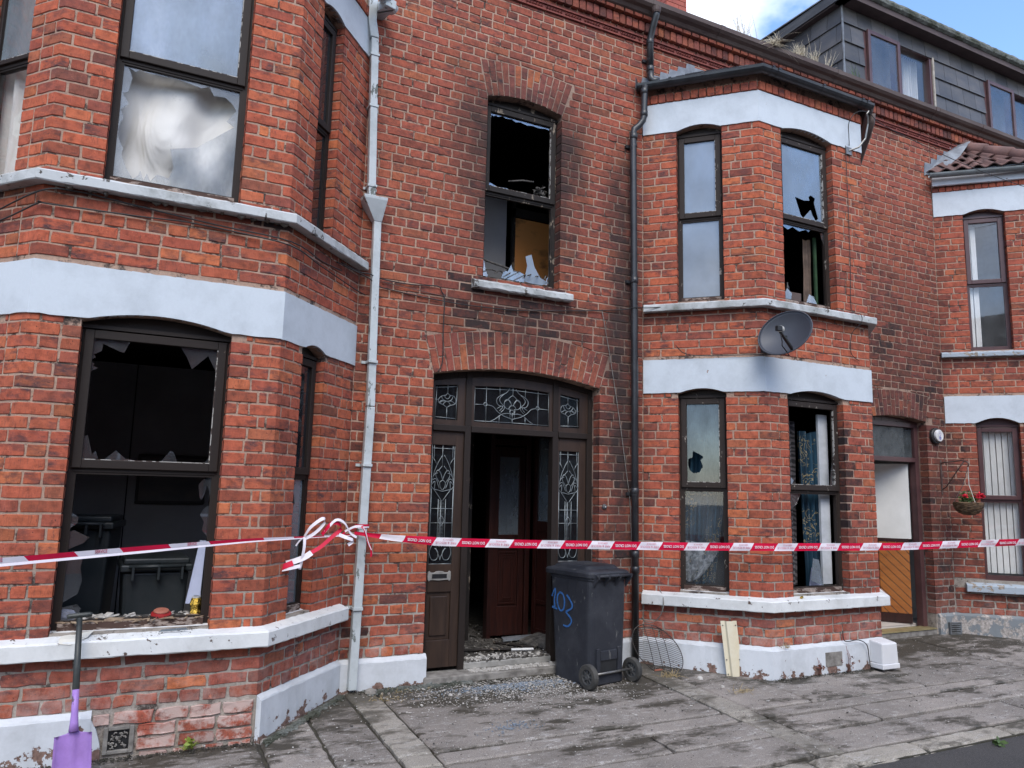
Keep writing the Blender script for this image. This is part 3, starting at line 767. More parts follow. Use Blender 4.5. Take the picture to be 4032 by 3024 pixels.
walls(hA, [(FW,(1.506,4.36),-.1,6.6,[oMID,oDOOR],T),(FW,(-3.5,1.506),5.7,6.6,[],T),(FW,(-3.5,-1.349),-.1,5.7,[],T),
           (AL,lAL,-.1,5.7,[oALl,oALu],.13),(AF,lAF,-.1,5.7,[oAFl,oAFu],.13),(AR,lAR,-.1,5.7,[oARl,oARu],.13)], 0)
walls(hB, [(FW,(7.373,8.9375),-.1,6.6,[oD2],T),(FW,(4.3605,7.373),5.6,6.6,[],T),
           (BL,lBL,-.1,5.72,[oBLl,oBLu],.13),(BF,lBF,-.1,5.72,[oBFl,oBFu],.13),(BR,lBR,-.1,5.72,[],.13)], 0)
walls(hC, [(FW,(8.938,15.),5.6,6.6,[],T),(FW,(11.95,15.),-.1,5.6,[],T),(CL,lCL,-.1,5.72,[oCLl,oCLu],.13),(CF,lCF,-.1,5.72,[oCFl],.13)], 0)

ZONES = [(ZP+.003,ZSL0-.003),(ZSL1-.025,ZB0+.03),(ZB1+.004,ZSU0-.004),(ZSU1-.02,ZB2+.03),(ZB3+.003,5.55)]
RC = random.Random(5)
# main walls
eM = arch_excl(oMID,2.53,3.525,5.508,5.548); eD = arch_excl(oDOOR,2.105,3.965,2.848,2.968); e2 = arch_excl(oD2,7.49,8.645,2.826,2.862)
lay(KA, FW, 1.512, 4.355, ZP+.003, 6.195, [oMID,oDOOR], excl=[eM,eD], reveal=.10, holes=[(3.90,3.95,1.4,1.46)])
lay(KA, FW, -3.4, -1.36, 0, 6.195, [])
lay(KA, FW, -1.35, 1.50, 5.85, 6.195, [])
voussoirs(KA, FW, oMID, 2.535,3.52,5.505,5.545, 14, tone=.9)
voussoirs(KA, FW, oDOOR, 2.11,3.96,2.845,2.962, 26, tone=.62)
lay(KB, FW, 7.378, 8.93, ZP+.003, 6.195, [oD2], excl=[e2], reveal=.10)
lay(KB, FW, 4.365, 7.37, 5.6, 6.195, [])
voussoirs(KB, FW, oD2, 7.495,8.64,2.822,2.858, 15, tone=.97)
lay(KC, FW, 8.943, 13.5, 5.62, 6.195, [])
# bays
for z0, z1 in ZONES:
    lay(KA, AL, .0, lAL, z0, z1, [oALl,oALu], c1=legA)
    lay(KA, AF, .0, lAF, z0, z1, [oAFl,oAFu], c0=legB, c1=legA)
    lay(KA, AR, .0, lAR-.004, z0, z1, [oARl,oARu], c0=legB)
    lay(KB, BL, .005, lBL, z0, z1, [oBLl,oBLu], c1=legA)
    lay(KB, BF, .0, lBF, z0, z1, [oBFl,oBFu], c0=legB, c1=legA)
    lay(KB, BR, .0, lBR, z0, z1, [], c0=legB)
    lay(KC, CL, .005, lCL, z0, z1, [oCLl,oCLu], c1=legA)
    lay(KC, CF, .0, lCF, z0, z1, [oCFl], c0=legB)
corner(KA, AL, lAL, AF, ZONES); corner(KA, AF, lAF, AR, ZONES)
corner(KB, BL, lBL, BF, ZONES); corner(KB, BF, lBF, BR, ZONES); corner(KC, CL, lCL, CF, ZONES)
# rough bare bricks where the plinth has come away, left bay
for k in range(0, 3):
    z0 = k*.078-.005; x = .535 if k == 2 else .775
    while x < lAF-.03:
        w = random.choice((.215,.225,.105,.19)); x1 = min(x+w, lAF-.004)
        if x1-x > .04: KA.add([(AF, [(x,z0+.004),(x1-.012,z0+.004),(x1-.012,z0+.070),(x,z0+.070)], {})], pr=.014, tone=.6, jit=.0045, rough=.004)
        x = x1
for (a, b) in ((.79,.965),(.975,1.12),(1.13,1.27),(1.28,1.43)):
    KA.add([(AF, [(a,-.075),(b-.012,-.075),(b-.012,-.012),(a,-.012)], {})], pr=.014, tone=.6, jit=.0045, rough=.004)
# oversailing brick courses under the main gutter, and stretcher row above terracotta
def eaves(B, x0, x1, tone):
    x = x0
    while x < x1-.02:
        B.add([(FW, [(x+.004,6.322),(x+.074,6.322),(x+.074,6.428),(x+.004,6.428)], {})], pr=.05, tone=tone, jit=.002)
        x += .08
    x = x0
    while x < x1-.02:
        B.add([(FW, [(x+.003,6.434),(x+.108,6.434),(x+.108,6.474),(x+.003,6.474)], {})], pr=.09, tone=min(tone, .35), jit=.002)
        x += .115
    x = x0
    while x < x1-.02:
        B.add([(FW, [(x+.003,6.286),(x+.225,6.286),(x+.225,6.316),(x+.003,6.316)], {})], pr=.012, tone=tone, jit=.001)
        x += .232
eaves(KA, -3.4, 4.355, .85); eaves(KB, 4.365, 8.93, .9); eaves(KC, 8.945, 13.5, .9)
# brick-on-edge row below the bay gutters
def edgerow(B, fr, L, z0, z1, pr, tone):
    n = int(L/.08); w = L/n
    for i in range(n):
        fl = {}
        B.add([(fr, [(i*w+.004,z0),((i+1)*w-.004,z0),((i+1)*w-.004,z1),(i*w+.004,z1)], fl)], pr=pr, tone=tone, jit=.0015)
for fr, L in ((BL,lBL),(BF,lBF),(BR,lBR)): edgerow(KB, fr, L, ZB3+.004, 5.60, .028, .25)
for fr, L in ((AR,lAR),): edgerow(KA, fr, L, ZB3+.004, 5.60, .028, .25)
for fr, L in ((CL,lCL),(CF,lCF)): edgerow(KC, fr, L, ZB3+.004, 5.57, .022, .95)
KA.flush(hA); KB.flush(hB); KC.flush(hC)

# terracotta strip of beads
def terracotta(house, x0, x1):
    proto = None; x = x0
    while x < x1-.02:
        w = min(.22, x1-x)
        if proto is None or w < .219:
            m = MB(); m.fbox(FW, .002, w-.003, 6.196, 6.212, 0, .026); m.fbox(FW, .002, w-.003, 6.268, 6.283, 0, .022); m.fbox(FW, .002, w-.003, 6.212, 6.268, 0, .006)
            k = max(1, int(w/.0315))
            for i in range(k):
                c = FW.P(.0155+i*.0315, 6.24, .005)
                m.lathe(c, [(.0135,0),(.0135,.011),(.010,.016),(.007,.014),(.0055,.004)], 8, (0,-1,0))
            o = m.build('terracotta_tile', 'terracotta', house)
            if w > .219: proto = o
        else: o = proto.copy(); COL.objects.link(o)
        o.location = (x, 0, 0); x += .22
terracotta(hA, 1.0, 4.355); terracotta(hB, 4.362, 8.93); terracotta(hC, 8.94, 13.)

# painted bands over the windows
def band(house, faces, z0, z1, mat='band_paint'):
    m = MB(); t = math.tan(math.radians(24.2))
    for i, (fr, L, ops) in enumerate(faces):
        plate(m, fr, 0 if i else .006, L, z0, z1, ops, -.03, .016, step=.05, jit=.0028, m0=t*.35*(i > 0), m1=t*.35*(i < len(faces)-1))
    return m.build('lintel_band', mat, house)
band(hA, [(AL,lAL,[oALl]),(AF,lAF,[oAFl]),(AR,lAR-.01,[oARl])], ZB0, ZB1)
band(hA, [(AL,lAL,[oALu]),(AF,lAF,[oAFu]),(AR,lAR-.01,[oARu])], ZB2, ZB3)
band(hB, [(BL,lBL,[oBLl]),(BF,lBF,[oBFl]),(BR,lBR-.01,[])], ZB0, ZB1)
band(hB, [(BL,lBL,[oBLu]),(BF,lBF,[oBFu]),(BR,lBR-.01,[])], ZB2, ZB3)
band(hC, [(CL,lCL,[oCLl]),(CF,lCF,[oCFl])], ZB0-.01, ZB1)
band(hC, [(CL,lCL,[oCLu]),(CF,lCF,[])], ZB2, ZB3)
# sills
def sill(house, path, z0, z1, zi, out, mat, dep=-.14):
    m = MB(); sweep(m, path, [(dep,z0+.02),(dep,zi),(-.005,z1+.028),(out-.010,z1+.006),(out-.001,z1-.004),(out,z0+.006),(out-.006,z0),(0.0,z0+.004)], .045, .0022)
    return m.build('sill', mat, house)
pA, pB, pC = [A0,A1,A2,A3], [B0,B1,B2,B3], [C0,C1,C2]
def ext(p, a, b):
    p = [Vector(q) for q in p]; d0 = (p[0]-p[1]).normalized(); d1 = (p[-1]-p[-2]).normalized()
    return [p[0]+d0*a]+p[1:-1]+[p[-1]+d1*b]
sill(hA, ext(pA,.0,-.03), ZSL0, .640, .706, .086, 'sill_paint'); sill(hA, ext(pA,0,-.0), ZSU0-.006, 3.384, 3.428, .086, 'sill_stone')
sill(hB, ext(pB,.0,.0), ZSL0, .640, .706, .086, 'sill_paint'); sill(hB, ext(pB,-.02,0), ZSU0-.006, 3.384, 3.428, .086, 'sill_stone')
sill(hC, ext([(9.02,-.09),C1,C2],0,0), .50, .58, .64, .07, 'sill_far', -.13); sill(hC, ext(pC,.0,0), ZSU0+.01, 3.385, 3.425, .07, 'sill_far')
m = MB(); sweep(m, [(2.51,0),(3.51,0)], [(-.16,3.34),(-.16,3.43),(0,3.41),(.075,3.382),(.083,3.37),(.083,3.325),(.07,3.315),(0,3.318)], .04, .004); m.build('sill', 'sill_stone', hA)
# broken mortar hanging under the upper sill of the left bay
m = MB()
for i in range(12):
    u = random.uniform(.02, lAF-.02); w = random.uniform(.02,.09); h = random.uniform(.008,.028)
    m.prism(AF, [(u,ZSU0+.003),(u+w,ZSU0+.003),(u+w*.8,ZSU0-h*.6),(u+w*.5,ZSU0-h),(u+w*.15,ZSU0-h*.4)], .0, random.uniform(.02,.055))
m.build('loose_mortar', 'air_clay', hA, kind='stuff')
# plinths
def plinth(house, path, z1, mat, out=.03, z0=-.13, jit=.003):
    m = MB(); sweep(m, path, [(-.02,z0),(-.02,z1+.012),(.0,z1+.01),(out-.006,z1-.014),(out,z1-.024),(out+.002,z0)], .05, jit); return m.build('plinth', mat, house)
plinth(hA, [A0,A1,(-.11,-D_)], .232, 'plinth_paint'); plinth(hA, [(.80,-.800),(1.50,-.006)], .235, 'plinth_paint', .034)
plinth(hA, [(1.50,0),(2.215,0)], .232, 'plinth_paint', .034); plinth(hA, [(3.93,0),(4.36,0)], .232, 'plinth_paint', .026)
plinth(hB, [B0,B1,B2,(7.37,0)], .235, 'plinth_paint', .032); plinth(hB, [(8.60,0),(8.93,0)], .24, 'plinth_grey'); plinth(hC, [(8.945,0),C1,C2], .24, 'plinth_grey')
# chamfered break at the end of the plinth, left bay
m = MB(); m.prism(AF, [(.525,-.10),(.60,-.10),(.585,.06),(.56,.14),(.525,.205)], 0, .026); m.build('plinth', 'plinth_paint', hA)

# gutters and roof edge
def gutter_main(house, x0, x1):
    m = MB(); prof = [(0.0,6.475),(.085,6.475),(.105,6.486),(.125,6.515),(.16,6.53),(.185,6.555),(.19,6.60),(.175,6.60),(.165,6.55),(.10,6.52),(.03,6.52),(.0,6.62)]
    sweep(m, [(x0,0),(x1,0)], prof, .9, .0015)
    x = x0+.9
    while x < x1: sweep(m, [(x,0),(x+.06,0)], [(o+.004 if o > .05 else o, z-.004 if z < 6.56 else z+.002) for o, z in prof], .1); x += 1.8
    m.build('gutter', 'gutter_brown', house)
gutter_main(hA, -3.4, 4.36); gutter_main(hB, 4.362, 8.938); gutter_main(hC, 8.94, 14.)
def half_round(house, path, z, r, mat, out):
    m = MB(); a = [math.pi+math.pi*i/8 for i in range(9)]
    prof = [(out+r*math.cos(t), z+r*math.sin(t)) for t in a]+[(out+(r-.006)*math.cos(t), z+(r-.006)*math.sin(t)) for t in reversed(a)]
    sweep(m, path, prof, 5); return m.build('gutter', mat, house, smooth=False)
half_round(hB, [(4.34,.03),B1,B2,(7.30,-.08)], 5.69, .058, 'pipe_black', .10)
m = MB()   # brackets and joints on the black bay gutter
def ring_on(m, fr, u, z, out, r, w):
    prof = [(out+r*math.cos(t), z+r*math.sin(t)) for t in [math.pi+math.pi*i/8 for i in range(9)]]
    vs = []; 
    for uu in (u-w/2, u+w/2): vs += [fr.P(uu, zz, o) for o, zz in prof]
    k = len(prof); m.add(vs, [(i,i+1,k+i+1,k+i) for i in range(k-1)])
    m.fbox(fr, u-w/2, u+w/2, z-.002, z+.008, out+r-.012, out+r+.004)
for fr, us in ((BL,(.30,.62,.98,1.03)),(BF,(.06,.14,.75,1.32,1.40))):
    for u in us: m = MB(); ring_on(m, fr, u, 5.69, .10, .0635, .03); m.build('gutter_bracket', 'pipe_black', hB)
m = MB(); m.fbox(BL, -.045, -.038, 5.63, 5.75, .035, .165); m.build('gutter_end', 'pipe_black', hB)
half_round(hC, [(8.86,-.0),C1,C2], 5.70, .05, 'gutter_grey', .12); m = MB(); sweep(m, [(8.90,-.03),C1,C2], [(.0,5.575),(.0,5.68),(.045,5.68),(.045,5.575)], .3, .002); m.build('fascia', 'plinth_paint', hC)
half_round(hA, [A0,A1,A2,(1.56,-.0)], 5.66, .055, 'pipe_white', .13)
m = MB(); m.fbox(AR, 1.005, 1.02, 5.58, 5.68, .06, .22); m.build('gutter_end', 'pipe_white', hA)

# bay roofs
def bay_roof(house, path, zt, z0, out, mat, kind):
    """lean-to roof in three planes rising to the wall; slates or tiles laid one by one"""
    P = [Vector(p) for p in path]; n = len(P)
    dirs = [(P[i+1]-P[i]).normalized() for i in range(n-1)]; nor = [Vector((d.y,-d.x)) for d in dirs]
    low = []
    for i, p in enumerate(P):
        if i == 0: m_ = nor[0]
        elif i == n-1: m_ = nor[-1]
        else: m_ = (nor[i-1]+nor[i]); m_ = m_/m_.dot(nor[i])
        low.append(Vector((p.x+m_.x*out, p.y+m_.y*out, z0)))
    mx_ = .62; hi = [Vector((low[0].x+.0, .0, z0))]; 
    low[0].y = 0; low[-1].y = 0 if n == 4 else low[-1].y
    tl = Vector((P[1].x-.12, 0, zt)); tr = Vector((P[2].x+.12 if n == 4 else P[2].x, 0, zt))
    quads = [(low[0], low[1], tl, tl), (low[1], low[2], tr, tl)]
    if n == 4: quads.append((low[2], low[3], tr, tr))
    base = MB(); base.add([low[0]]+low[1:]+[tr,tl], [(0,1,len(low)+1),(1,2,len(low),len(low)+1)]+([(2,3,len(low))] if n == 4 else []))
    base.build('roof', 'lead', house)
    mm = MB(); rows = 6 if kind == 'slate' else 5
    for a, b, c, d in quads:
        nrm = (b-a).cross(c-a).normalized()
        if nrm.z < 0: nrm = -nrm
        for r in range(rows):
            t0, t1 = r/rows, (r+1)/rows
            l0, r0 = a.lerp(d, t0), b.lerp(c, t0); l1, r1 = a.lerp(d, min(1, t1+.06)), b.lerp(c, min(1, t1+.06))
            if kind == 'slate':
                k = max(1, int((r0-l0).length/.2))
                for i in range(k):
                    g0, g1 = (i+.02)/k, (i+.98)/k
                    A, B_, C_, D2 = l0.lerp(r0,g0), l0.lerp(r0,g1), l1.lerp(r1,g1), l1.lerp(r1,g0)
                    s = MB(); o = nrm*.014; o2 = nrm*.004
                    s.add([A+o2,B_+o2,C_+o2*.5,D2+o2*.5,A+o,B_+o,C_+o*.5,D2+o*.5], [(0,3,2,1),(4,5,6,7),(0,1,5,4),(1,2,6,5),(2,3,7,6),(3,0,4,7)])
                    s.build('slate', mat, house)
            else:
                w = (r0-l0).length; k = max(1, round(w/.19))
                for i in range(k):
                    A0_, A1_ = l0.lerp(r0, i/k), l0.lerp(r0, (i+1)/k); B0_, B1_ = l1.lerp(r1, i/k), l1.lerp(r1, (i+1)/k)
                    s = MB(); vs = []
                    for lift, th in ((.018,0),(.018,.014)):
                        for j in range(9):
                            q = j/8; h = .022*math.sin(q*2*math.pi)+.012
                            vs += [A0_.lerp(A1_, q)+nrm*(h+lift+th), B0_.lerp(B1_, q)+nrm*(h+th)]
                    for L_ in (0, 18):
                        s.add(vs, [(L_+2*j, L_+2*j+2, L_+2*j+3, L_+2*j+1) for j in range(8)]) if L_ == 0 else s.f.extend([(L_+2*j, L_+2*j+2, L_+2*j+3, L_+2*j+1) for j in range(8)])
                    s.f += [(2*j, 2*j+2, 18+2*j+2, 18+2*j) for j in range(8)]; s.mi = [0]*len(s.f)
                    s.build('roof_tile', mat, house)
    return low, tl, tr
low, tl, tr = bay_roof(hB, pB, 6.07, 5.70, .13, 'slate_roof', 'slate')
lowC, tlC, trC = bay_roof(hC, pC, 6.24, 5.74, .12, 'pantile', 'tile')
def hip(house, a, b, r, mat, name):
    n = max(2, int((b-a).length/.28))
    for i in range(n):
        p, q = a.lerp(b, i/n), a.lerp(b, (i+1.06)/n); s = MB(); s.tube([p+Vector((0,0,.02)), q+Vector((0,0,.012))], [r*1.06, r*.9], 10); s.build(name, mat, house, smooth=True)
hip(hC, lowC[1]+Vector((0,0,.03)), tlC+Vector((0,0,.04)), .085, 'pantile', 'hip_tile')
hip(hC, tlC+Vector((-.0,-.05,.05)), trC+Vector((0,-.05,.05)), .07, 'pantile', 'ridge_tile')
# stepped lead flashing
def flashing(house, a, b, n):
    for i in range(n):
        p, q = a.lerp(b, i/n), a.lerp(b, (i+1)/n); s = MB()
        s.prism(FW, [(p.x, p.z-.02), (q.x+.01, q.z-.02), (q.x+.01, q.z+.085), (p.x+.02, q.z+.08), (p.x, p.z+.05)], .0095, .0125+.001*(i % 2)); s.build('lead_flashing', 'lead', house)
flashing(hB, Vector((4.33,0,5.68)), Vector((tl.x,0,6.07)), 6); flashing(hC, Vector((8.80,0,5.74)), Vector((tlC.x,0,6.24)), 6)
flashing(hB, Vector((tl.x,0,6.05)), Vector((tl.x+1.2,0,6.06)), 5)
m = MB(); m.add([lowC[0]+Vector((-.06,0,.0)), lowC[0]+Vector((.15,-.08,.01)), lowC[0].lerp(tlC,.5)+Vector((.13,-.14,.07)), tlC+Vector((.0,-.14,.09)), tlC+Vector((0,0,.12)), lowC[0].lerp(tlC,.5)+Vector((-.05,0,.09))], [(0,1,2,5),(5,2,3,4)]); m.build('lead_valley', 'lead', hC)

# main roof, chimney
def roofpart(house, x0, x1):
    m = MB(); s = .64; m.add([(x0,-.12,6.60),(x1,-.12,6.60),(x1,4.2,6.60+4.32*s),(x0,4.2,6.60+4.32*s),(x0,8.5,6.6),(x1,8.5,6.6),(x0,-.12,6.56),(x1,-.12,6.56)], [(0,1,2,3),(3,2,5,4),(6,7,1,0)]); m.build('roof', 'slate_roof', house)
roofpart(hA, -8, 4.36); roofpart(hB, 4.361, 8.94); roofpart(hC, 8.941, 15)
def chimney(house, x0, x1, y0, y1, z0, z1):
    st = MB(); st.box(x0+.006,x1-.006,y0+.006,y1-.006,z0,z1-.05); c = st.build('chimney', 'mortar', house)
    mm = MB(); ch = .0755
    fs = [(Fr(x0,y0,1,0), x1-x0), (Fr(x0,y1,0,-1), y1-y0)]
    cnt = 0
    for fr, L_ in fs:
        for k in range(int((z1-z0-.3)/ch)):
            z = z0+.3+k*ch; x = 0 if k % 2 else -.11
            while x < L_-.01:
                a, b_ = max(0, x)+.003, min(L_, x+.22)-.003
                if b_-a > .03: mm.fbox(fr, a, b_, z+.003, z+ch-.006, -.01, .006)
                x += .22
    mm.build('brickwork', 'chimney_brick', c, kind='stuff')
    cap = MB(); cap.box(x0-.06,x1+.06,y0-.06,y1+.06,z1-.14,z1); cap.build('chimney_cap', 'mortar', c)
chimney(hB, 6.405, 6.775, 2.2, 3.3, 7.4, 9.6)

# dormer with slate-hung cheek and front
def dormer(house):
    X0, Y0 = 8.14, .6
    core = MB(); core.box(X0+.02, 15, Y0+.25, 5, 6.9, 8.28); core.add([(X0+.02,Y0+.02,6.9),(X0+.02,5,6.9),(X0+.02,5,8.28),(X0+.02,Y0+.02,8.28)], [(0,1,2,3)])
    FD = Fr(X0, Y0, 1, 0)
    w1 = op(.40,1.86,7.15-.0,8.06,8.061); w2 = op(3.10,4.60,7.15,8.06,8.061)
    plate(core, FD, .02, 6.9, 6.9, 8.29, [w1,w2], -.12, -.02)
    d = core.build('dormer', 'render_dark', house)
    # hung slates: front
    rows = [(6.90,7.20),(7.20,7.475),(7.475,7.745),(7.745,8.02),(8.02,8.29)]
    def hang(fr, u0, u1, ops, w=.285):
        for r, (z0, z1) in enumerate(rows):
            x = u0 - (w/2 if r % 2 else 0)
            while x < u1-.01:
                a, b_ = max(u0, x)+.003, min(u1, x+w)-.003
                iv = [(a, b_)]
                if z0 < 8.0:
                    for o in ops:
                        t = []
                        for p, q in iv:
                            if q <= o['u0'] or p >= o['u1']: t.append((p,q)); continue
                            if p < o['u0']: t.append((p, o['u0']))
                            if q > o['u1']: t.append((o['u1'], q))
                        iv = t
                for p, q in iv:
                    if q-p < .02: continue
                    zt = z1+.02 if z1 < 8.2 else z1; s = MB(); j = random.uniform(0,.0035)
                    s.add([fr.P(p,z0,.010),fr.P(q,z0,.010),fr.P(q,zt,-.004),fr.P(p,zt,-.004),fr.P(p,z0,.022+j),fr.P(q,z0,.022+j),fr.P(q,zt,.003),fr.P(p,zt,.003)], [(0,3,2,1),(4,5,6,7),(0,1,5,4),(1,2,6,5),(2,3,7,6),(3,0,4,7)])
                    s.build('slate', 'slate_dormer', d)
                x += w
    hang(FD, 0.004, 6.3, [w1,w2]); FK = Fr(X0, 3.4, 0, -1); hang(FK, 0, 3.4-Y0-.004, [])
    m = MB(); m.fbox(FD, -.016, .004, 6.9, 8.29, .0, .02); m.build('corner_strip', 'steel_dull', d)
    m = MB(); m.box(X0-.10,15,Y0-.16,Y0+.02,8.27,8.30); m.box(X0-.10,X0+.02,Y0-.16,3.6,8.27,8.30); m.build('soffit', 'fascia_brown', d)
    m = MB(); m.box(X0-.125,15,Y0-.185,Y0-.16,8.265,8.37); m.box(X0-.10,15,Y0-.16,Y0-.10,8.30,8.40); m.build('fascia', 'fascia_brown', d)
    m = MB(); m.box(X0-.125,X0-.10,Y0-.18,3.6,8.29,8.43); m.build('fascia', 'fascia_wood', d)
    # mossy roll at the roof edge
    m = MB(); pts = []; x = X0-.13
    while x < 15: pts.append((x, Y0-.185+random.uniform(-.003,.003), 8.405+random.uniform(-.003,.004))); x += .06
    m.tube(pts, [.062+random.uniform(-.003,.004) for _ in pts], 9); m.build('roof_edge_roll', 'moss_roll', d)
    m = MB(); m.add([(X0-.14,Y0-.2,8.44),(15,Y0-.2,8.44),(15,4.0,8.55),(X0-.14,4.0,8.55),(X0-.14,Y0-.2,8.425),(15,Y0-.2,8.425),(15,4.0,8.53),(X0-.14,4.0,8.53)], [(0,1,2,3),(4,7,6,5),(0,4,5,1),(1,5,6,2),(2,6,7,3),(3,7,4,0)]); m.build('flat_roof', 'steel_dull', d)
    # windows
    for o, open_left in ((w1, True), (w2, True)):
        u0, u1, z0, z1 = o['u0'], o['u1'], 7.15, 8.06; um = u0+.70
        m = MB()
        for a, b_, c, e in ((u0,u0+.05,z0,z1),(u1-.05,u1,z0,z1),(u0+.05,u1-.05,z1-.05,z1),(u0+.05,u1-.05,z0,z0+.06),(um-.03,um+.03,z0+.06,z1-.05)): m.fbox(FD,a,b_,c,e,-.09,.01)
        w = m.build('window', 'pvc_brown', d)
        m = MB(); a, b_ = u0+.05, um+.02
        for q in ((a,a+.055,z0,z1-.02),(b_-.06,b_,z0,z1-.02),(a+.055,b_-.06,z1-.08,z1-.02),(a+.055,b_-.06,z0,z0+.06)): m.fbox(FD,*q,.012,.052)
        m.build('sash', 'pvc_brown', w, bev=.006)
        m = MB(); m.fbox(FD, a+.05, b_-.055, z0+.05, z1-.07, .03, .036); m.build('pane', 'glass_clean', w)
        m = MB(); m.fbox(FD, um+.03, u1-.05, z0+.06, z1-.05, -.05, -.044); m.build('pane', 'glass_clean', w)
        m = MB(); m.fbox(FD, u1-.001, u1+.035, z0, z1-.02, -.01, .028); m.build('mastic_strip', 'pvc_mastic', w)
    m = MB(); m.box(X0+.2,15,Y0+1.2,Y0+1.25,6.9,8.28); m.build('room_wall', 'cream_wall', d)
    def drape(u0, u1, n=7):
        s = MB(); vs = []; k = 40
        for j in range(k+1):
            u = u0+(u1-u0)*j/k; y = -.22+.03*math.sin(j/k*n*2*math.pi)
            vs += [FD.P(u,7.05,y), FD.P(u+(u-u1)*-.05,8.06,y)]
        s.add(vs, [(2*j,2*j+2,2*j+3,2*j+1) for j in range(k)]); return s
    for a, b_, lab, mat in ((.42,.72,'pale curtain at the left of the open dormer window','net_curtain'),(1.5,1.84,'white pleated curtain in the right pane of the dormer window','net_curtain'),(3.12,3.36,'white curtain in the far right dormer window','net_curtain')):
        tag(drape(a, b_).build('curtain', mat), lab, 'curtain')
dormer(hB)

# ============================================================ INTERIORS
def room(house, x0, x1, y0, y1, z0, z1, wall, floor, openfront=True):
    m = MB(); t = .05
    m.box(x0-t,x0,y0,y1,z0,z1); m.box(x1,x1+t,y0,y1,z0,z1); m.box(x0-t,x1+t,y1,y1+t,z0,z1); m.box(x0-t,x1+t,y0,y1+t,z1,z1+t)
    m.build('room_wall', wall, house)
    m = MB(); m.box(x0-t,x1+t,y0,y1+t,z0-t,z0); m.build('floor', floor, house)
for z0, z1 in ((.10,2.72),(2.98,5.55)):
    room(hA, -2.6, 1.95, .225, 3.6, z0, z1, 'soot_wall', 'soot_wall')
    room(hB, 4.5, 7.30, .03, 3.6, z0, z1, 'soot_wall', 'soot_wall')
    room(hC, 9.05, 14, .225, 3.6, z0, z1, 'hall_white', 'wood_bit')
room(hA, 2.06, 4.2, .225, 5.0, .10, 2.75, 'soot_wall', 'ash_bit'); room(hA, 2.06, 4.2, .225, 3.6, 2.98, 5.6, 'soot_wall', 'soot_wall')
room(hB, 7.46, 8.88, .225, 5.0, .10, 2.75, 'hall_white', 'tile_floor')
for h, P in ((hA,pA),(hB,pB),(hC,[C0,C1,C2,C3])):
    for z0, z1 in ((.03,.10),(2.72,2.98),(5.56,5.62)):
        m = MB(); q = [(P[0][0]+.06,.05),(P[1][0]+.05,P[1][1]+.1),(P[2][0]-.05,P[2][1]+.1),(P[3][0]-.06,.05)]
        m.add([(x,y,z0) for x,y in q]+[(x,y,z1) for x,y in q], [(3,2,1,0),(4,5,6,7),(0,1,5,4),(1,2,6,5),(2,3,7,6),(3,0,4,7)]); m.build('bay_floor', 'hall_white' if h is hC else 'soot_wall', h)

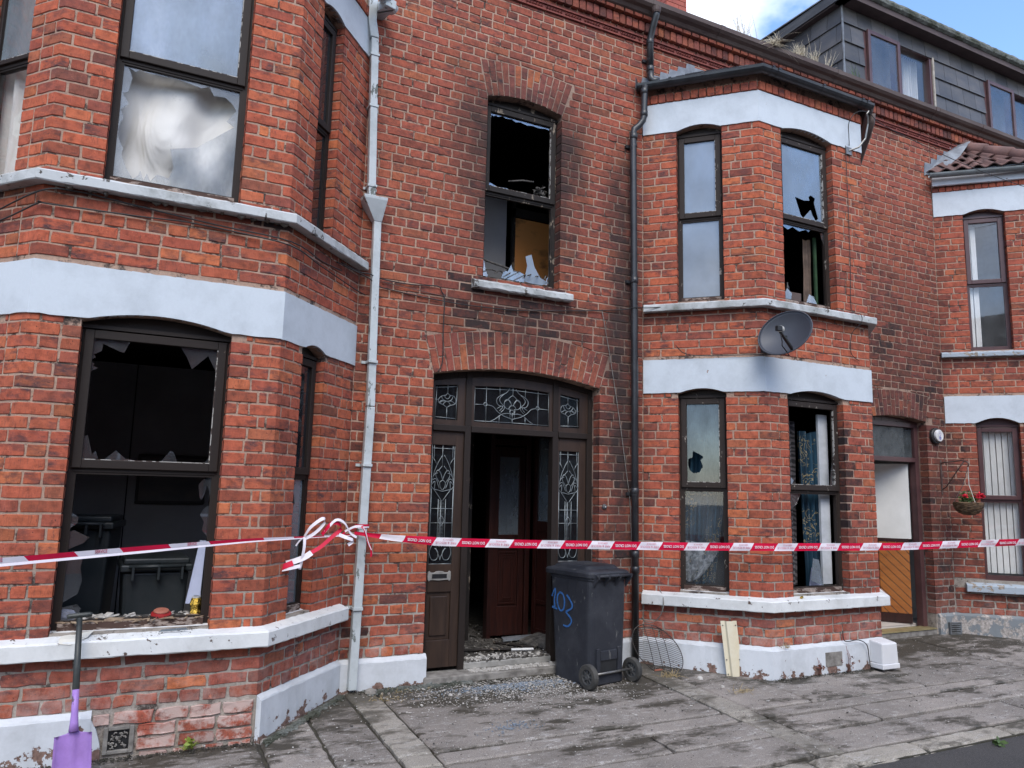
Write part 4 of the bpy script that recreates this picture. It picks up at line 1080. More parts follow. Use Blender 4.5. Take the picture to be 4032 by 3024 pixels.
# ============================================================ WINDOWS
def N2(fr, a, b, c, d): return lambda q: (a+(b-a)*q[0], c+(d-c)*q[1])
def panes(win, fr, a, b, c, d, spec, n):
    if not spec: return
    mat = spec.get('mat', 'glass_clean'); mp_ = N2(fr, a, b, c, d)
    if spec.get('full'):
        m = MB()
        if spec.get('holes'): m.poly_hole(fr, [mp_(q) for q in ((0,0),(1,0),(1,1),(0,1))], [[mp_(q) for q in h] for h in spec['holes']], n-.004, n)
        else: m.fbox(fr, a, b, c, d, n-.004, n)
        m.build('pane', mat, win)
    for s in spec.get('shards', ()):
        sm, s = (s[0], s[1]) if isinstance(s[0], str) else ('glass_shard', s)
        m = MB(); m.poly_hole(fr, [mp_(q) for q in s], [], n-.004+random.uniform(-.003,.003), n); m.build('glass_shard', sm, win)
def window(house, fr, o, zr, mat, top, bot, sashmat=None, nf=-.075, tilt=0, sw=.052, curtain=None):
    u0, u1, z0, zs = o['u0'], o['u1'], o['z0'], o['zs']; sashmat = sashmat or mat; f = .036
    m = MB(); nb = nf-.055
    m.fbox(fr,u0,u0+f,z0,zs-.02,nb,nf); m.fbox(fr,u1-f,u1,z0,zs-.02,nb,nf); m.fbox(fr,u0+f,u1-f,z0,z0+.045,nb,nf+.006)
    m.fbox(fr,u0+f,u1-f,zr-.028,zr+.012,nb,nf+.002)
    k = 10                                      # arched head
    for i in range(k):
        a, b = u0+(u1-u0)*i/k, u0+(u1-u0)*(i+1)/k
        m.prism(fr, [(a,zs-.05),(b,zs-.05),(b,arch_top(o,b)-.001),(a,arch_top(o,a)-.001)], nb, nf-.008)
    m.fbox(fr,u0-.0,u1,zs-.035,zs-.012,nf-.01,nf+.018)
    w = m.build('window', mat, house)
    if mat != 'pvc_brown':
        s = MB(); s.fbox(fr,u0+f,u1-f,z0+.001,z0+.047,nf-.02,nf+.014); s.build('bottom_rail', 'rotten_wood', w)
        s = MB(); q = u0+f*.6+sw; s.fbox(fr,q,u1-f*.6-sw,zr-.006+sw-.004,zr-.006+sw+.003,nf-.0,nf+.020); (s.build('putty', 'putty', w) if top.get('mat') != 'glass_dark' else 0)
        s = MB(); q = u1-f*.6-sw; s.fbox(fr,q-.004,q+.003,zr+sw,zs-.10,nf-.0,nf+.019); (s.build('putty', 'putty', w) if top.get('mat') != 'glass_dark' else 0)
    s = MB(); a, b, c, d = u0+f*.6, u1-f*.6, zr-.006, zs-.045; n0, n1 = nf-.02, nf+.022
    s.fbox(fr,a,a+sw,c,d,n0,n1); s.fbox(fr,b-sw,b,c,d,n0,n1); s.fbox(fr,a+sw,b-sw,c,c+sw,n0,n1); s.fbox(fr,a+sw,b-sw,d-sw,d,n0,n1)
    s.build('sash', sashmat, w, bev=.004)
    panes(w, fr, a+sw-.004, b-sw+.004, c+sw-.004, d-sw+.004, top, nf)
    s = MB(); a2, b2, c2, d2 = u0+f, u1-f, z0+.045, zr-.028; r = .014
    s.fbox(fr,a2,a2+r,c2,d2,nf-.03,nf-.004); s.fbox(fr,b2-r,b2,c2,d2,nf-.03,nf-.004); s.fbox(fr,a2+r,b2-r,c2,c2+r,nf-.03,nf-.004); s.fbox(fr,a2+r,b2-r,d2-r,d2,nf-.03,nf-.004)
    s.build('glazing_bead', sashmat if mat != 'pvc_brown' else mat, w)
    panes(w, fr, a2+r-.003, b2-r+.003, c2+r-.003, d2-r+.003, bot, nf-.018)
    return w
def jag(x0, x1, y, amp, n, up=True):
    pts = []
    for i in range(n+1): pts.append((x0+(x1-x0)*i/n, y+(amp if i % 2 else amp*.25)*random.uniform(.4,1)*(1 if up else -1)))
    return pts
# left bay
window(hA, AF, oAFl, 1.635, 'brown_wood', dict(shards=[
    [(0,1),(.28,1),(.24,.90),(.21,.905),(.075,.96),(.07,.9),(.015,.865),(.03,.84),(0,.82)], [(0,.80),(.025,.79),(.015,.77),(.055,.755),(0,.72)],
    [(.68,1),(1,1),(1,.79),(.915,.94),(.79,.81),(.74,.91)], [(0,0),(.13,0),(.10,.075),(.075,.05),(.03,.2),(0,.19)],
    [(.16,0),(.42,0),(.36,.02),(.33,.02),(.25,.085),(.19,.03)], [(.60,0),(.74,0),(.70,.09),(.67,.10)], [(.9,0),(1,0),(1,.07),(.96,.02)]]),
    dict(shards=[[(0,.62),(.05,.66),(.05,.7),(0,.73)], [(0,.48),(.10,.52),(.14,.56),(.03,.61),(0,.60)], [(0,.12),(.10,.18),(.12,.27),(.10,.35),(.11,.42),(.04,.47),(0,.46)],
    [(0,0),(.1,0),(.13,.08),(.1,.11),(0,.09)], [(1,1),(.93,.98),(.9,.94),(.915,.85),(.93,.83),(.955,.88),(.965,.94),(.985,.9),(1,.82)], [(1,.79),(.96,.77),(.93,.72),(.965,.67),(.955,.61),(1,.56)]]), sashmat='brown_wood')
hole = [(.04,.985),(.08,.90),(.055,.77),(.012,.75),(.07,.66),(.012,.60),(.04,.53),(.01,.45),(.012,.36),(.06,.26),(.055,.2),(.10,.10),(.16,.012),(.2,.05),(.215,.10),(.245,.02),(.27,.085),(.30,.02),(.35,.09),(.45,.075),(.48,.17),(.44,.34),(.66,.40),(.85,.56),(.97,.66),(.9,.70),(.98,.82),(.93,.88),(.87,.92),(.77,.91),(.72,.985),(.66,.955),(.45,.985),(.2,.975),(.14,.99),(.1,.96)]
window(hA, AF, oAFu, 4.285, 'brown_wood', dict(full=1, mat='glass_curtained'), dict(full=1, mat='glass_broken', holes=[hole]), sashmat='brown_wood')
window(hA, AR, oARl, 1.64, 'brown_wood', dict(full=1, mat='glass_dark'), dict(full=1, mat='glass_smoked', holes=[[(.28,.985),(.55,.97),(.5,.9),(.62,.8),(.4,.72),(.33,.85)]]))
window(hA, AR, oARu, 4.285, 'brown_wood', dict(full=1, mat='glass_dark'), dict(full=1, mat='glass_dark'))
window(hA, AL, oALl, 1.64, 'brown_wood', dict(full=1, mat='glass_smoked'), dict(full=1, mat='glass_smoked'))
window(hA, AL, oALu, 4.285, 'brown_wood', dict(full=1, mat='glass_curtained'), dict(full=1, mat='glass_clean', holes=[[(.45,.55),(.62,.60),(.56,.50),(.70,.44),(.58,.36),(.45,.40)]]), nf=-.10, sw=.03)
# burnt window over the door
wm = window(hA, FW, oMID, 4.29, 'charred_wood', dict(shards=[('glass_shard', [(0,1),(1,1),(1,.955),(.9,.965),(.8,.95),(.7,.96),(.6,.945),(.5,.965),(.42,.95),(.35,.975),(.25,.965),(.2,.985),(.12,.955),(.1,.975),(.06,.95),(.03,.97),(.012,.9),(0,.88)]), [(0,0),(.35,0),(.3,.03),(.15,.02),(.03,.06)]]),
    dict(shards=[('glass_pale', [(.61,.02),(.86,.0),(1,.05),(.86,.10),(.77,.22),(.72,.37),(.63,.335),(.66,.22)]), ('glass_smoked', [(.28,.02),(.62,.0),(.61,.11),(.54,.13),(.45,.12),(.42,.20),(.37,.11),(.31,.12)]), [(0,0),(.09,0),(.05,.09),(.02,.2),(0,.17)], [(.93,.02),(1,.02),(1,.2),(.96,.1)]]), sashmat='charred_wood', nf=-.095)
# right bay
window(hB, BL, oBLu, 4.29, 'brown_wood_worn', dict(full=1, mat='glass_pale'), dict(full=1, mat='glass_pale'))
window(hB, BL, oBLl, 1.635, 'brown_wood_worn', dict(full=1, mat='glass_grimy', holes=[[(.05,.30),(.17,.315),(.19,.40),(.36,.365),(.5,.325),(.42,.28),(.48,.2),(.38,.13),(.2,.115),(.08,.16),(.04,.23)]]), dict(full=1, mat='glass_clean'))
window(hB, BF, oBFu, 4.29, 'brown_wood_worn', dict(full=1, mat='glass_smoked', holes=[[(.33,.29),(.55,.27),(.68,.29),(.66,.34),(.72,.37),(.82,.34),(.79,.27),(.88,.06),(.82,.02),(.74,.09),(.70,.16),(.62,.10),(.52,.02),(.45,.06),(.41,.14)]]),
    dict(shards=[('glass_smoked', [(.0,.0),(.22,.0),(.24,.09),(.14,.15),(.08,.06)]), [(.55,.0),(.8,.0),(.72,.10),(.62,.12)], [(0,1),(.7,1),(.66,.96),(.6,.985),(.45,.94),(.3,.98),(.2,.93),(.1,.96)], [(.92,1),(1,1),(1,.82),(.95,.9)]]))
window(hB, BF, oBFl, 1.635, 'brown_wood_worn', dict(shards=[('glass_pale', [(0,.0),(.06,.0),(.10,.055),(.03,.105),(0,.09)]), [(.96,.3),(1,.2),(1,0),(.9,0)]]), dict(shards=[('glass_smoked', [(.45,.06),(.70,.0),(.62,.28),(.5,.3)]), [(.0,1),(.3,1),(.2,.88),(.1,.84),(0,.86)]]))
# neighbour's plastic windows
window(hC, CL, oCLu, 4.29, 'pvc_brown', dict(full=1), dict(full=1)); window(hC, CL, oCLl, 1.60, 'pvc_brown', dict(full=1), dict(full=1)); window(hC, CF, oCFl, 1.6, 'pvc_brown', dict(full=1), dict(full=1))

# ============================================================ DOORWAY
n0, n1 = -.20, -.12
m = MB()
def arc(x): return arch_top(oDOOR, x)
for a, b in ((2.19,2.248),(3.80,3.86),(2.548,2.606),(3.430,3.488)): m.fbox(FW, a, b, .06, 2.11, n0, n1)
for a, b in ((2.19,2.235),(3.815,3.86),(2.548,2.606),(3.430,3.488)): m.prism(FW, [(a,2.11),(b,2.11),(b,arc(b)-.001),(a,arc(a)-.001)], n0, n1)
m.fbox(FW, 2.248, 2.548, 2.058, 2.11, n0, n1+.01); m.fbox(FW, 2.606, 3.430, 2.058, 2.11, n0, n1+.01); m.fbox(FW, 3.488, 3.80, 2.058, 2.11, n0, n1+.01)
for a, b in ((2.235,2.548),(2.606,3.43),(3.488,3.815)):
    k = 8
    for i in range(k):
        x, y = a+(b-a)*i/k, a+(b-a)*(i+1)/k
        m.prism(FW, [(x,arc(x)-.052),(y,arc(y)-.052),(y,arc(y)-.001),(x,arc(x)-.001)], n0, n1-.006)
dw = m.build('door_frame', 'brown_wood', hA, bev=.003)
def sashf(x0, x1, z0, px0, px1, pz0, pz1l, pz1r, nm='fanlight'):
    """frame of an upper light with an arched top, and its leaded pane"""
    s = MB(); f0, f1 = -.17, -.135
    s.fbox(FW, x0, px0, z0, pz1l, f0, f1); s.fbox(FW, px1, x1, z0, pz1r, f0, f1); s.fbox(FW, px0, px1, z0, pz0, f0, f1)
    k = 8
    for i in range(k):
        a, b = x0+(x1-x0)*i/k, x0+(x1-x0)*(i+1)/k
        def pt(x):
            t = max(0, min(1, (x-px0)/(px1-px0))); c = .018 if nm == 'fanlight' else .0
            return pz1l+(pz1r-pz1l)*t+c*4*t*(1-t)
        s.prism(FW, [(a,pt(a)),(b,pt(b)),(b,arc(b)-.055),(a,arc(a)-.055)], f0, f1)
    o = s.build(nm, 'door_brown', dw)
    g_ = MB(); g_.prism(FW, [(px0,pz0),(px1,pz0),(px1,pz1r+.01),((px0+px1)/2,max(pz1l,pz1r)+.02),(px0,pz1l+.01)], -.158, -.154); g_.build('leaded_pane', 'glass_lead', dw)
def came(lines, x0, x1, z0, zl, zr, mirror=True, c=0, r=.0034, cx=.5):
    s = MB()
    for l in lines:
        for mir in ((0, 1) if (mirror and not l[0] == 'c') else (0,)):
            pts = l[1:] if l[0] == 'c' else l
            q = [((2*cx-u if mir else u), v) for u, v in pts]
            if len(q) > 2:   # smooth by Catmull-Rom
                out_ = []; Q = [q[0]]+list(q)+[q[-1]]
                for i in range(1, len(Q)-2):
                    for t in (0, .33, .66):
                        p0, p1, p2, p3 = (Vector(Q[j]) for j in (i-1,i,i+1,i+2))
                        out_.append(.5*((2*p1)+(p2-p0)*t+(2*p0-5*p1+4*p2-p3)*t*t+(-p0+3*p1-3*p2+p3)*t**3))
                out_.append(Vector(Q[-1])); q = [(v.x, v.y) for v in out_]
            P_ = []
            for u, v in q:
                top = zl+(zr-zl)*u+c*4*u*(1-u); P_.append(FW.P(x0+(x1-x0)*u, top+(z0-top)*v, -.150))
            s.tube(P_, r, 5)
    s.build('lead_came', 'came', dw, smooth=True, kind='stuff')
def circ(u, v, ru, rv_): return ['c']+[(u+ru*math.cos(t*math.pi/5), v+rv_*math.sin(t*math.pi/5)) for t in range(11)]
def nz(lines, x0, y0, w, h, sk=0): # zoom pixels to pane fractions
    out_ = []
    for l in lines:
        pre = ['c'] if l[0] == 'c' else []
        out_.append(pre+[((x-x0+(y-y0)*.03)/w, (y-y0-(x-x0)*sk)/h) for x, y in (l[1:] if pre else l)])
    return out_
fan = [[(645,262),(1030,292)],[(635,618),(1025,648)],[(765,240),(752,642)],[(900,250),(898,345)],[(635,437),(738,445)],[(650,245),(636,635)],[(890,570),(886,650)],
 ['c',(1035,255),(1033,350)],['c',(1022,610),(1021,660)],[(1000,278),(965,322),(905,350),(868,385),(868,430),(895,462),(935,465)],[(945,335),(905,370),(897,410),(930,455),(945,465)],
 [(1033,350),(1005,368),(978,398)],[(1020,470),(1008,425),(980,392),(950,410),(942,455),(965,492),(1010,503)],[(950,418),(985,398),(1008,440)],[(985,500),(1005,466),(1028,462)],
 [(868,490),(895,475),(908,460)],[(893,515),(918,490),(925,466)],[(905,532),(938,500),(945,468)],[(780,450),(830,470),(870,520),(930,570),(1000,600),(1022,612)],[(800,627),(850,602),(910,556),(975,545),(1022,562)],[(1000,505),(1000,592)],['c',(1025,540),(1022,612)]]
fr_ = nz(fan, 640, 240, 778, 392, .085)+[circ(.152,.49,.023,.047),circ(.848,.49,.023,.047),circ(.5,.66,.028,.055)]
sashf(2.606,3.430,2.11, 2.634,3.355+.04,2.153,2.470,2.470)
came(fr_, 2.634, 3.395, 2.153, 2.470, 2.470, c=.012, cx=.506)
bud = [[(237,245),(215,602)],[(462,230),(447,605)],[(215,263),(465,253)],[(200,580),(447,590)],['c',(357,240),(356,320)],['c',(345,475),(342,610)],['c',(205,392),(250,392)],
 ['c',(355,320),(335,345),(285,358),(252,395),(262,430),(310,450),(345,475),(380,455),(435,438),(447,400),(425,358),(378,345),(355,320)],['c',(318,345),(330,375),(350,384),(370,375),(385,345)],['c',(285,360),(305,395),(350,412),(395,395),(412,362)],['c',(255,428),(290,402),(318,415)],['c',(262,432),(300,408),(345,412),(395,408),(437,437)],['c',(300,450),(318,425),(345,410)],['c',(385,452),(372,428),(345,410)]]
bb = [(['c'] if l[0] != 'c' else [])+list(l) for l in bud]
bb = nz(bb, 215, 235, 252, 372)
sashf(2.235,2.548,2.11, 2.264,2.477,2.155,2.452,2.470,'sidelight_top'); came(bb, 2.264,2.477,2.155,2.452,2.470, mirror=False)
sashf(3.488,3.815,2.11, 3.512,3.722,2.155,2.468,2.440,'sidelight_top'); came([['c']+[(1-u,v) for u, v in l[1:]] for l in bb], 3.512,3.722,2.155,2.468,2.440, mirror=False)
# side panels with a tall leaded light, letter plate and raised panel
def Z(y): return (y-885)/1193
tall = [[(0,.03),(.5,.03)],[(.08,0),(.08,.12),(.0,.1)],[(.08,.12),(.2,.165)],['c',(.46,0),(.46,.18)],[(.46,.088),(.28,.15),(.12,.23),(.03,.31),(.0,.345),(.1,.375),(.3,.385),(.5,.395)],
 [(.46,.18),(.34,.21),(.28,.225)],[(.5,.30),(.42,.25),(.3,.215),(.2,.235),(.2,.27),(.36,.32)],[(.28,.24),(.14,.25),(.04,.29)],[(.05,.30),(.2,.29),(.3,.34),(.36,.37)],[(.02,.34),(.16,.31),(.14,.38)],[(.5,.30),(.38,.32),(.4,.36),(.5,.385)],
 [(.15,.385),(.30,.425),(.46,.47)],[(.02,.375),(.02,.88)],[(.34,.46),(.34,.84)],['c',(.46,.47),(.46,.84)],['c',(0,.54),(1,.54)],['c',(0,.66),(1,.66)],[(.5,.60),(.38,.64),(.5,.685)],[(0,.86),(.02,.86)],
 [(.46,.86),(.33,.83),(.12,.85),(.03,.91),(.15,.965),(.36,.96),(.4,.90),(.25,.87)],[(.3,.87),(.46,.94),(.5,.97)],[(0,.0),(0,1)],[(0,1),(.5,1)]]
rung = [['c',(.35,.475+.0115*i),(.60,.475+.0115*i)] for i in range(30)]
def tall_light(x0, x1, lite=True):
    P0, P1, q0, q1 = x0+.012, x1-.075, .93, 1.935
    if x0 > 3: P0, P1 = x0+.024, x0+.238
    s = MB(); f0, f1 = -.175, -.14
    s.fbox(FW, x0, P0, .09, 2.058, f0, f1); s.fbox(FW, P1, x1, .09, 2.058, f0, f1); s.fbox(FW, P0, P1, q1, 2.058, f0, f1); s.fbox(FW, P0, P1, .70, q0, f0, f1)
    s.fbox(FW, P0, P1, .09, .31, f0, f1); s.fbox(FW, P0, P1, .31, .70, f0, f1-.018)
    o = s.build('door_panel', 'door_brown', dw, bev=.003)
    s = MB(); s.fbox(FW, P0+.032, P1-.032, .345, .665, f1-.016, f1-.004); s.build('raised_panel', 'door_brown', dw, bev=.007)
    s = MB(); s.fbox(FW, P0, P1, q0, q1, -.160, -.156); s.build('leaded_pane', 'glass_lead', dw)
    came(tall, P0+.003, P1-.003, q0, q1, q1, r=.0032); came(rung, P0, P1, q0, q1, q1, mirror=False, r=.0013)
tall_light(2.248, 2.548); tall_light(3.488, 3.80)
m = MB(); cx, cz = 2.361, .833
sh = [(-.105,-.03),(-.108,.0),(-.105,.035),(-.09,.045),(-.078,.03),(-.05,.030),(-.03,.04),(0,.043),(.03,.04),(.05,.030),(.078,.03),(.09,.045),(.105,.035),(.108,0),(.105,-.03),(.095,-.048),(.08,-.035),(.05,-.036),(0,-.04),(-.05,-.036),(-.08,-.035),(-.095,-.048)]
m.poly_hole(FW, [(cx+x*.98, cz+z*.95) for x, z in reversed(sh)], [], -.14, -.130); lp = m.build('letter_plate', 'ceramic_grey', dw, bev=.003)
m = MB(); m.fbox(FW, cx-.066, cx+.066, cz-.018, cz+.016, -.131, -.126); m.build('letter_flap', 'dark_plastic', lp)
m = MB(); m.fbox(FW, 2.19, 3.86, -.02, .062, -.16, .055); m.build('threshold', 'air_clay', hA, bev=.01)
m = MB(); m.fbox(FW, 2.60, 3.436, .062, .118, -.30, -.105); m.build('door_step', 'ceramic_grey', hA, bev=.008)
m = MB(); m.lathe((3.918, -.004, 1.431), [(.0,0.022),(.007,.022),(.007,.016),(.018,.016),(.024,.010),(.026,0)], 16, (0,-1,0)); db = m.build('doorbell', 'hub_plastic', hA, smooth=True)
m = MB(); m.lathe((3.918, -.024, 1.431), [(0,.006),(.005,.005),(.007,0)], 10, (0,-1,0)); m.build('bell_push', 'flat_white', db)
# inner door and panelling of the porch
m = MB()
def leafbox(fr, a,b,c,d,n0_,n1_): m.fbox(fr,a,b,c,d,n0_,n1_)
FI = Fr(3.20, 1.02, 1, -.05)
for a,b,c,d in ((0,.045,.1,2.3),(.40,.45,.1,2.3),(.045,.40,2.02,2.08)): m.fbox(FI,a,b,c,d,-.05,.05)
idf = m.build('inner_door_frame', 'mahogany', hA, bev=.004)
m = MB()
for a,b,c,d in ((.05,.115,.14,2.0),(.335,.395,.14,2.0),(.115,.335,.14,.42),(.115,.335,.98,1.12),(.115,.335,1.9,2.0)): m.fbox(FI,a,b,c,d,-.02,.02)
m.fbox(FI,.115,.335,.42,.98,-.012,.004); l = m.build('inner_door', 'mahogany', idf, bev=.003)
for i, (q, n) in enumerate(((.0,.016),(.028,.010),(.05,.014))):
    s = MB(); a,b,c,d = .125+q,.325-q,.44+q,.95-q; t = .012
    for e in ((a,a+t,c,d),(b-t,b,c,d),(a+t,b-t,c,c+t),(a+t,b-t,d-t,d)): s.fbox(FI,*e,.0,n)
    s.build('moulding', 'mahogany', idf)
s = MB(); s.fbox(FI,.115,.335,1.12,1.9,-.004,.002); s.build('pane', 'glass_smoked', idf)
FS = Fr(3.72, .98, .18, -.72)      # side screen running to the front of the porch
s = MB()
for a,b,c,d in ((0,.05,.1,2.3),(.62,.68,.1,2.3),(.05,.62,1.16,1.26),(.05,.62,.1,.2),(.05,.62,2.1,2.3)): s.fbox(FS,a,b,c,d,-.03,.03)
s.fbox(FS,.05,.62,.2,1.16,-.01,.01); s.fbox(FS,.05,.62,.44,.48,.01,.025); sc_ = s.build('porch_screen', 'mahogany', hA, bev=.004)
s = MB(); s.fbox(FS,.05,.62,1.26,2.1,-.004,.002); s.build('pane', 'glass_smoked', sc_)
s = MB(); s.box(2.96,3.02,1.0,1.06,.1,2.4); s.box(2.07,3.2,1.06,1.09,2.2,2.75); s.build('door_post', 'charred_wood', hA)
s = MB(); s.box(2.3,2.34,1.5,3,.1,2.6); s.box(2.75,2.95,2.2,2.26,.1,2.4); s.build('charred_panel', 'grey_panel', hA)

# neighbour's door: frame, transom light, stable door of diagonal boards standing open
m = MB()
for a,b,c,d in ((7.56,7.62,.06,2.50),(8.50,8.57,.06,2.50),(7.62,8.50,2.02,2.075),(7.62,8.50,2.44,2.50)): m.fbox(FW,a,b,c,d,-.20,-.11)
for i in range(8):
    x, y = 7.56+1.01*i/8, 7.56+1.01*(i+1)/8; m.prism(FW, [(x,2.49),(y,2.49),(y,arch_top(oD2,y)-.001),(x,arch_top(oD2,x)-.001)], -.2, -.12)
d2 = m.build('door_frame', 'pvc_brown', hB, bev=.004)
m = MB(); m.fbox(FW,7.62,8.50,2.075,2.44,-.155,-.150); m.build('pane', 'glass_frosted', d2)
# door leaf stands open, hinged on the right jamb, swung inwards
FO = Fr(7.80, .98, .66, -.80)      # from free edge to hinge
s = MB(); s.fbox(FO,-.02,1.03,1.10,2.0,-.02,.02); s.build('door', 'hall_white', d2)
for z_, h_ in ((1.06,.04),(.11,.11)): s = MB(); s.fbox(FO,0,1.0,z_,z_+h_,-.02,.024); s.build('door_rail', 'mahogany', d2)
m = MB(); L_ = 1.0
for half in (0, 1):
    a0, b0 = (0, .66) if half == 0 else (.67, 1.0)
    k = -8
    while k < 16:
        o_ = k*.105; k += 1
        poly = [(a0,.22),(b0,.22),(b0,1.06),(a0,1.06)]
        # strip of slope -1 in (u,z): z + u between o_ and o_+.1
        poly = clip(poly, 0, o_+.45, .7071, .7071); 
        if len(poly) > 2: poly = clip(poly, 0, o_+.545, -.7071, -.7071)
        if len(poly) > 2 and abs(area(poly)) > .0006:
            s = MB(); s.prism(FO, poly, -.018, .018+random.uniform(0,.002)); s.build('door_board', 'pine_board', d2, bev=.0025)
m = MB(); m.fbox(FO,.655,.675,.22,1.06,.0,.012); m.build('door_rail', 'mahogany', d2)
m = MB(); m.fbox(FW, 7.56, 8.57, -.03, .075, -.24, .0); m.build('threshold', 'air_clay', hB)
m = MB(); m.fbox(FW, 7.5, 8.56, .075, .088, -.16, .012); m.build('threshold_strip', 'brass_strip', hB)
m = MB(); m.box(7.47,8.87,.22,4.9,.098,.104); m.build('floor', 'tile_floor', hB)
m = MB(); m.box(8.66,8.70,2.4,2.44,1.2,1.5); m.box(8.3,8.6,2.4,2.44,1.52,1.72); m.build('wall_plaque', 'ceramic_grey', hB)
m = MB(); m.box(7.66,8.9,2.5,2.54,.1,2.7); m.build('room_wall', 'hall_white', hB)
# vents
def vent_slots(house, fr, u0, u1, z0, z1, mat, n, ns, name='vent'):
    m = MB(); t = .012
    for q in ((u0,u0+t,z0,z1),(u1-t,u1,z0,z1),(u0+t,u1-t,z0,z0+t),(u0+t,u1-t,z1-t,z1)): m.fbox(fr,*q,n-.02,n+.008)
    v = m.build(name, mat, house); m = MB(); m.fbox(fr,u0+t,u1-t,z0+t,z1-t,n-.03,n-.018); m.build('vent_back', 'dark_plastic', v)
    for i in range(ns):
        z = z0+t+(z1-z0-2*t)*(i+.2)/ns; m = MB(); m.fbox(fr,u0+t,u1-t,z,z+(z1-z0)/ns*.45,n-.018,n+.004); m.build('slat', mat, v)
vent_slots(hC, Fr(8.74,-.022,.16,-.045), 0, .155, .012, .15, 'iron_vent', .035, 5)
v0 = MB(); 
for q in ((.60,.625,-.005,.145),(.735,.76,-.005,.145),(.625,.735,-.005,.015),(.625,.735,.125,.145)): v0.fbox(AF,*q,.0,.022)
av = v0.build('air_brick', 'air_clay', hA, bev=.004); v0 = MB(); v0.fbox(AF,.625,.735,.015,.125,-.0,.004); v0.build('vent_back', 'dark_plastic', av)
for i in range(26):
    u, z = .635+random.random()*.09, .025+random.random()*.09; s = MB(); a = random.uniform(0,6.28); pts = [AF.P(u+.012*math.cos(a+t*1.1)*(.3+t*.25), z+.010*math.sin(a+t*1.1)*(.3+t*.25), .010) for t in range(4)]
    s.tube(pts, .0045, 5); s.build('scroll', 'air_clay', av, smooth=True)
s = MB(); s.fbox(BF, .63,.845,.035,.16,.024,.036); s.build('air_brick', 'air_clay', hB)

# ============================================================ PIPES
def band_y(m, x, y, z, w, d): m.box(x-w/2, x+w/2, y-d, y, z, z+.022)
# white square downpipe with hopper, left bay's corner
m = MB()
def sq(m, pts, w, d):
    P = [Vector(p) for p in pts]; vs = []
    for p in P: vs += [p+Vector((-w/2,-d/2,0)), p+Vector((w/2,-d/2,0)), p+Vector((w/2,d/2,0)), p+Vector((-w/2,d/2,0))]
    fs = [(3,2,1,0)]+[(i*4+j, i*4+(j+1)%4, i*4+4+(j+1)%4, i*4+4+j) for i in range(len(P)-1) for j in range(4)]+[tuple(len(P)*4-4+j for j in range(4))]
    m.add(vs, fs)
sq(m, [(1.478,-.085,5.72),(1.476,-.085,5.50),(1.508,-.075,5.345)], .072, .066)
sq(m, [(1.512,-.075,5.34),(1.556,-.075,3.93)], .062, .06)
dp = m.build('downpipe', 'pipe_white', hA, bev=.005)
m = MB(); sq(m, [(1.617,-.065,3.745),(1.640,-.065,2.2)], .062, .058); m.build('pipe_length', 'pipe_white', dp, bev=.005)
m = MB(); sq(m, [(1.640,-.065,2.195),(1.606,-.065,.03)], .066, .060); m.build('pipe_length', 'pipe_white', dp, bev=.005)
m = MB(); vs = []
for z, (a, b, c, d) in ((3.925,(1.475,1.675,-.165,-.0)),(3.90,(1.478,1.672,-.162,-.0)),(3.735,(1.585,1.650,-.098,-.03))): vs += [(a,c,z),(b,c,z),(b,d,z),(a,d,z)]
m.add(vs, [(0,1,2,3),(8,11,10,9)]+[(i*4+j,i*4+4+j,i*4+4+(j+1)%4,i*4+(j+1)%4) for i in range(2) for j in range(4)])
m.build('hopper', 'pipe_white', dp, bev=.003)
for x, z in ((1.518,5.18),(1.530,4.72),(1.553,4.02),(1.633,2.55),(1.63,1.72),(1.613,.62)):
    m = MB(); m.box(x-.038,x+.038,-.112,-.0,z,z+.02); m.box(x-.07,x-.038,-.014,0,z,z+.022); m.box(x+.038,x+.062,-.014,0,z,z+.022); m.build('pipe_bracket', 'pipe_white', dp)
m = MB(); sweep(m, [(1.54,.0),(1.60,-.22)], [(-.05,5.58),(.05,5.58),(.055,5.66),(-.055,5.66)], .3); m.build('gutter_outlet', 'pipe_white', dp, bev=.006)
# black round downpipe between doorway and right bay
m = MB(); m.tube([(4.403,-.19,6.50),(4.403,-.175,6.44),(4.40,-.12,6.33),(4.402,-.075,6.23),(4.405,-.072,5.86)], .035, 14); bp = m.build('downpipe', 'pipe_black', hB, smooth=True)
m = MB(); m.tube([(4.405,-.072,5.90),(4.407,-.075,5.80),(4.425,-.10,5.765),(4.46,-.14,5.752)], .036, 14); m.build('pipe_shoe', 'pipe_black', bp, smooth=True)
m = MB(); m.tube([(4.30,-.125,5.66),(4.298,-.12,5.58),(4.292,-.115,5.335),(4.283,-.11,5.29),(4.25,-.09,5.235),(4.20,-.075,5.19),(4.192,-.072,5.14),(4.215,-.07,2.5),(4.222,-.07,.03)], .033, 14); m.build('pipe_length', 'pipe_black', bp, smooth=True)
for x, y, z in ((4.403,-.072,6.20),(4.405,-.072,5.90),(4.295,-.118,5.60),(4.293,-.115,5.36),(4.197,-.072,5.11),(4.208,-.07,3.62),(4.215,-.07,1.58),(4.22,-.07,1.0),(4.222,-.07,.86)):
    m = MB(); m.lathe((x,y,z-.03), [(.033,0),(.0385,.003),(.0385,.058),(.033,.062)], 14); m.build('pipe_collar', 'pipe_black', bp, smooth=True)
for x, z in ((4.405,5.99),(4.197,5.0),(4.206,3.60),(4.216,1.54)):
    m = MB(); m.box(x-.06,x+.045,-.03,-.0,z,z+.03); m.lathe((x,-.07,z), [(.0345,0),(.0375,.002),(.0375,.026),(.0345,.028)], 12); m.build('pipe_bracket', 'pipe_black', bp)
m = MB(); m.lathe((4.40,-.185,6.46), [(.038,0),(.045,.02),(.05,.06)], 12); m.build('outlet', 'gutter_brown', bp)
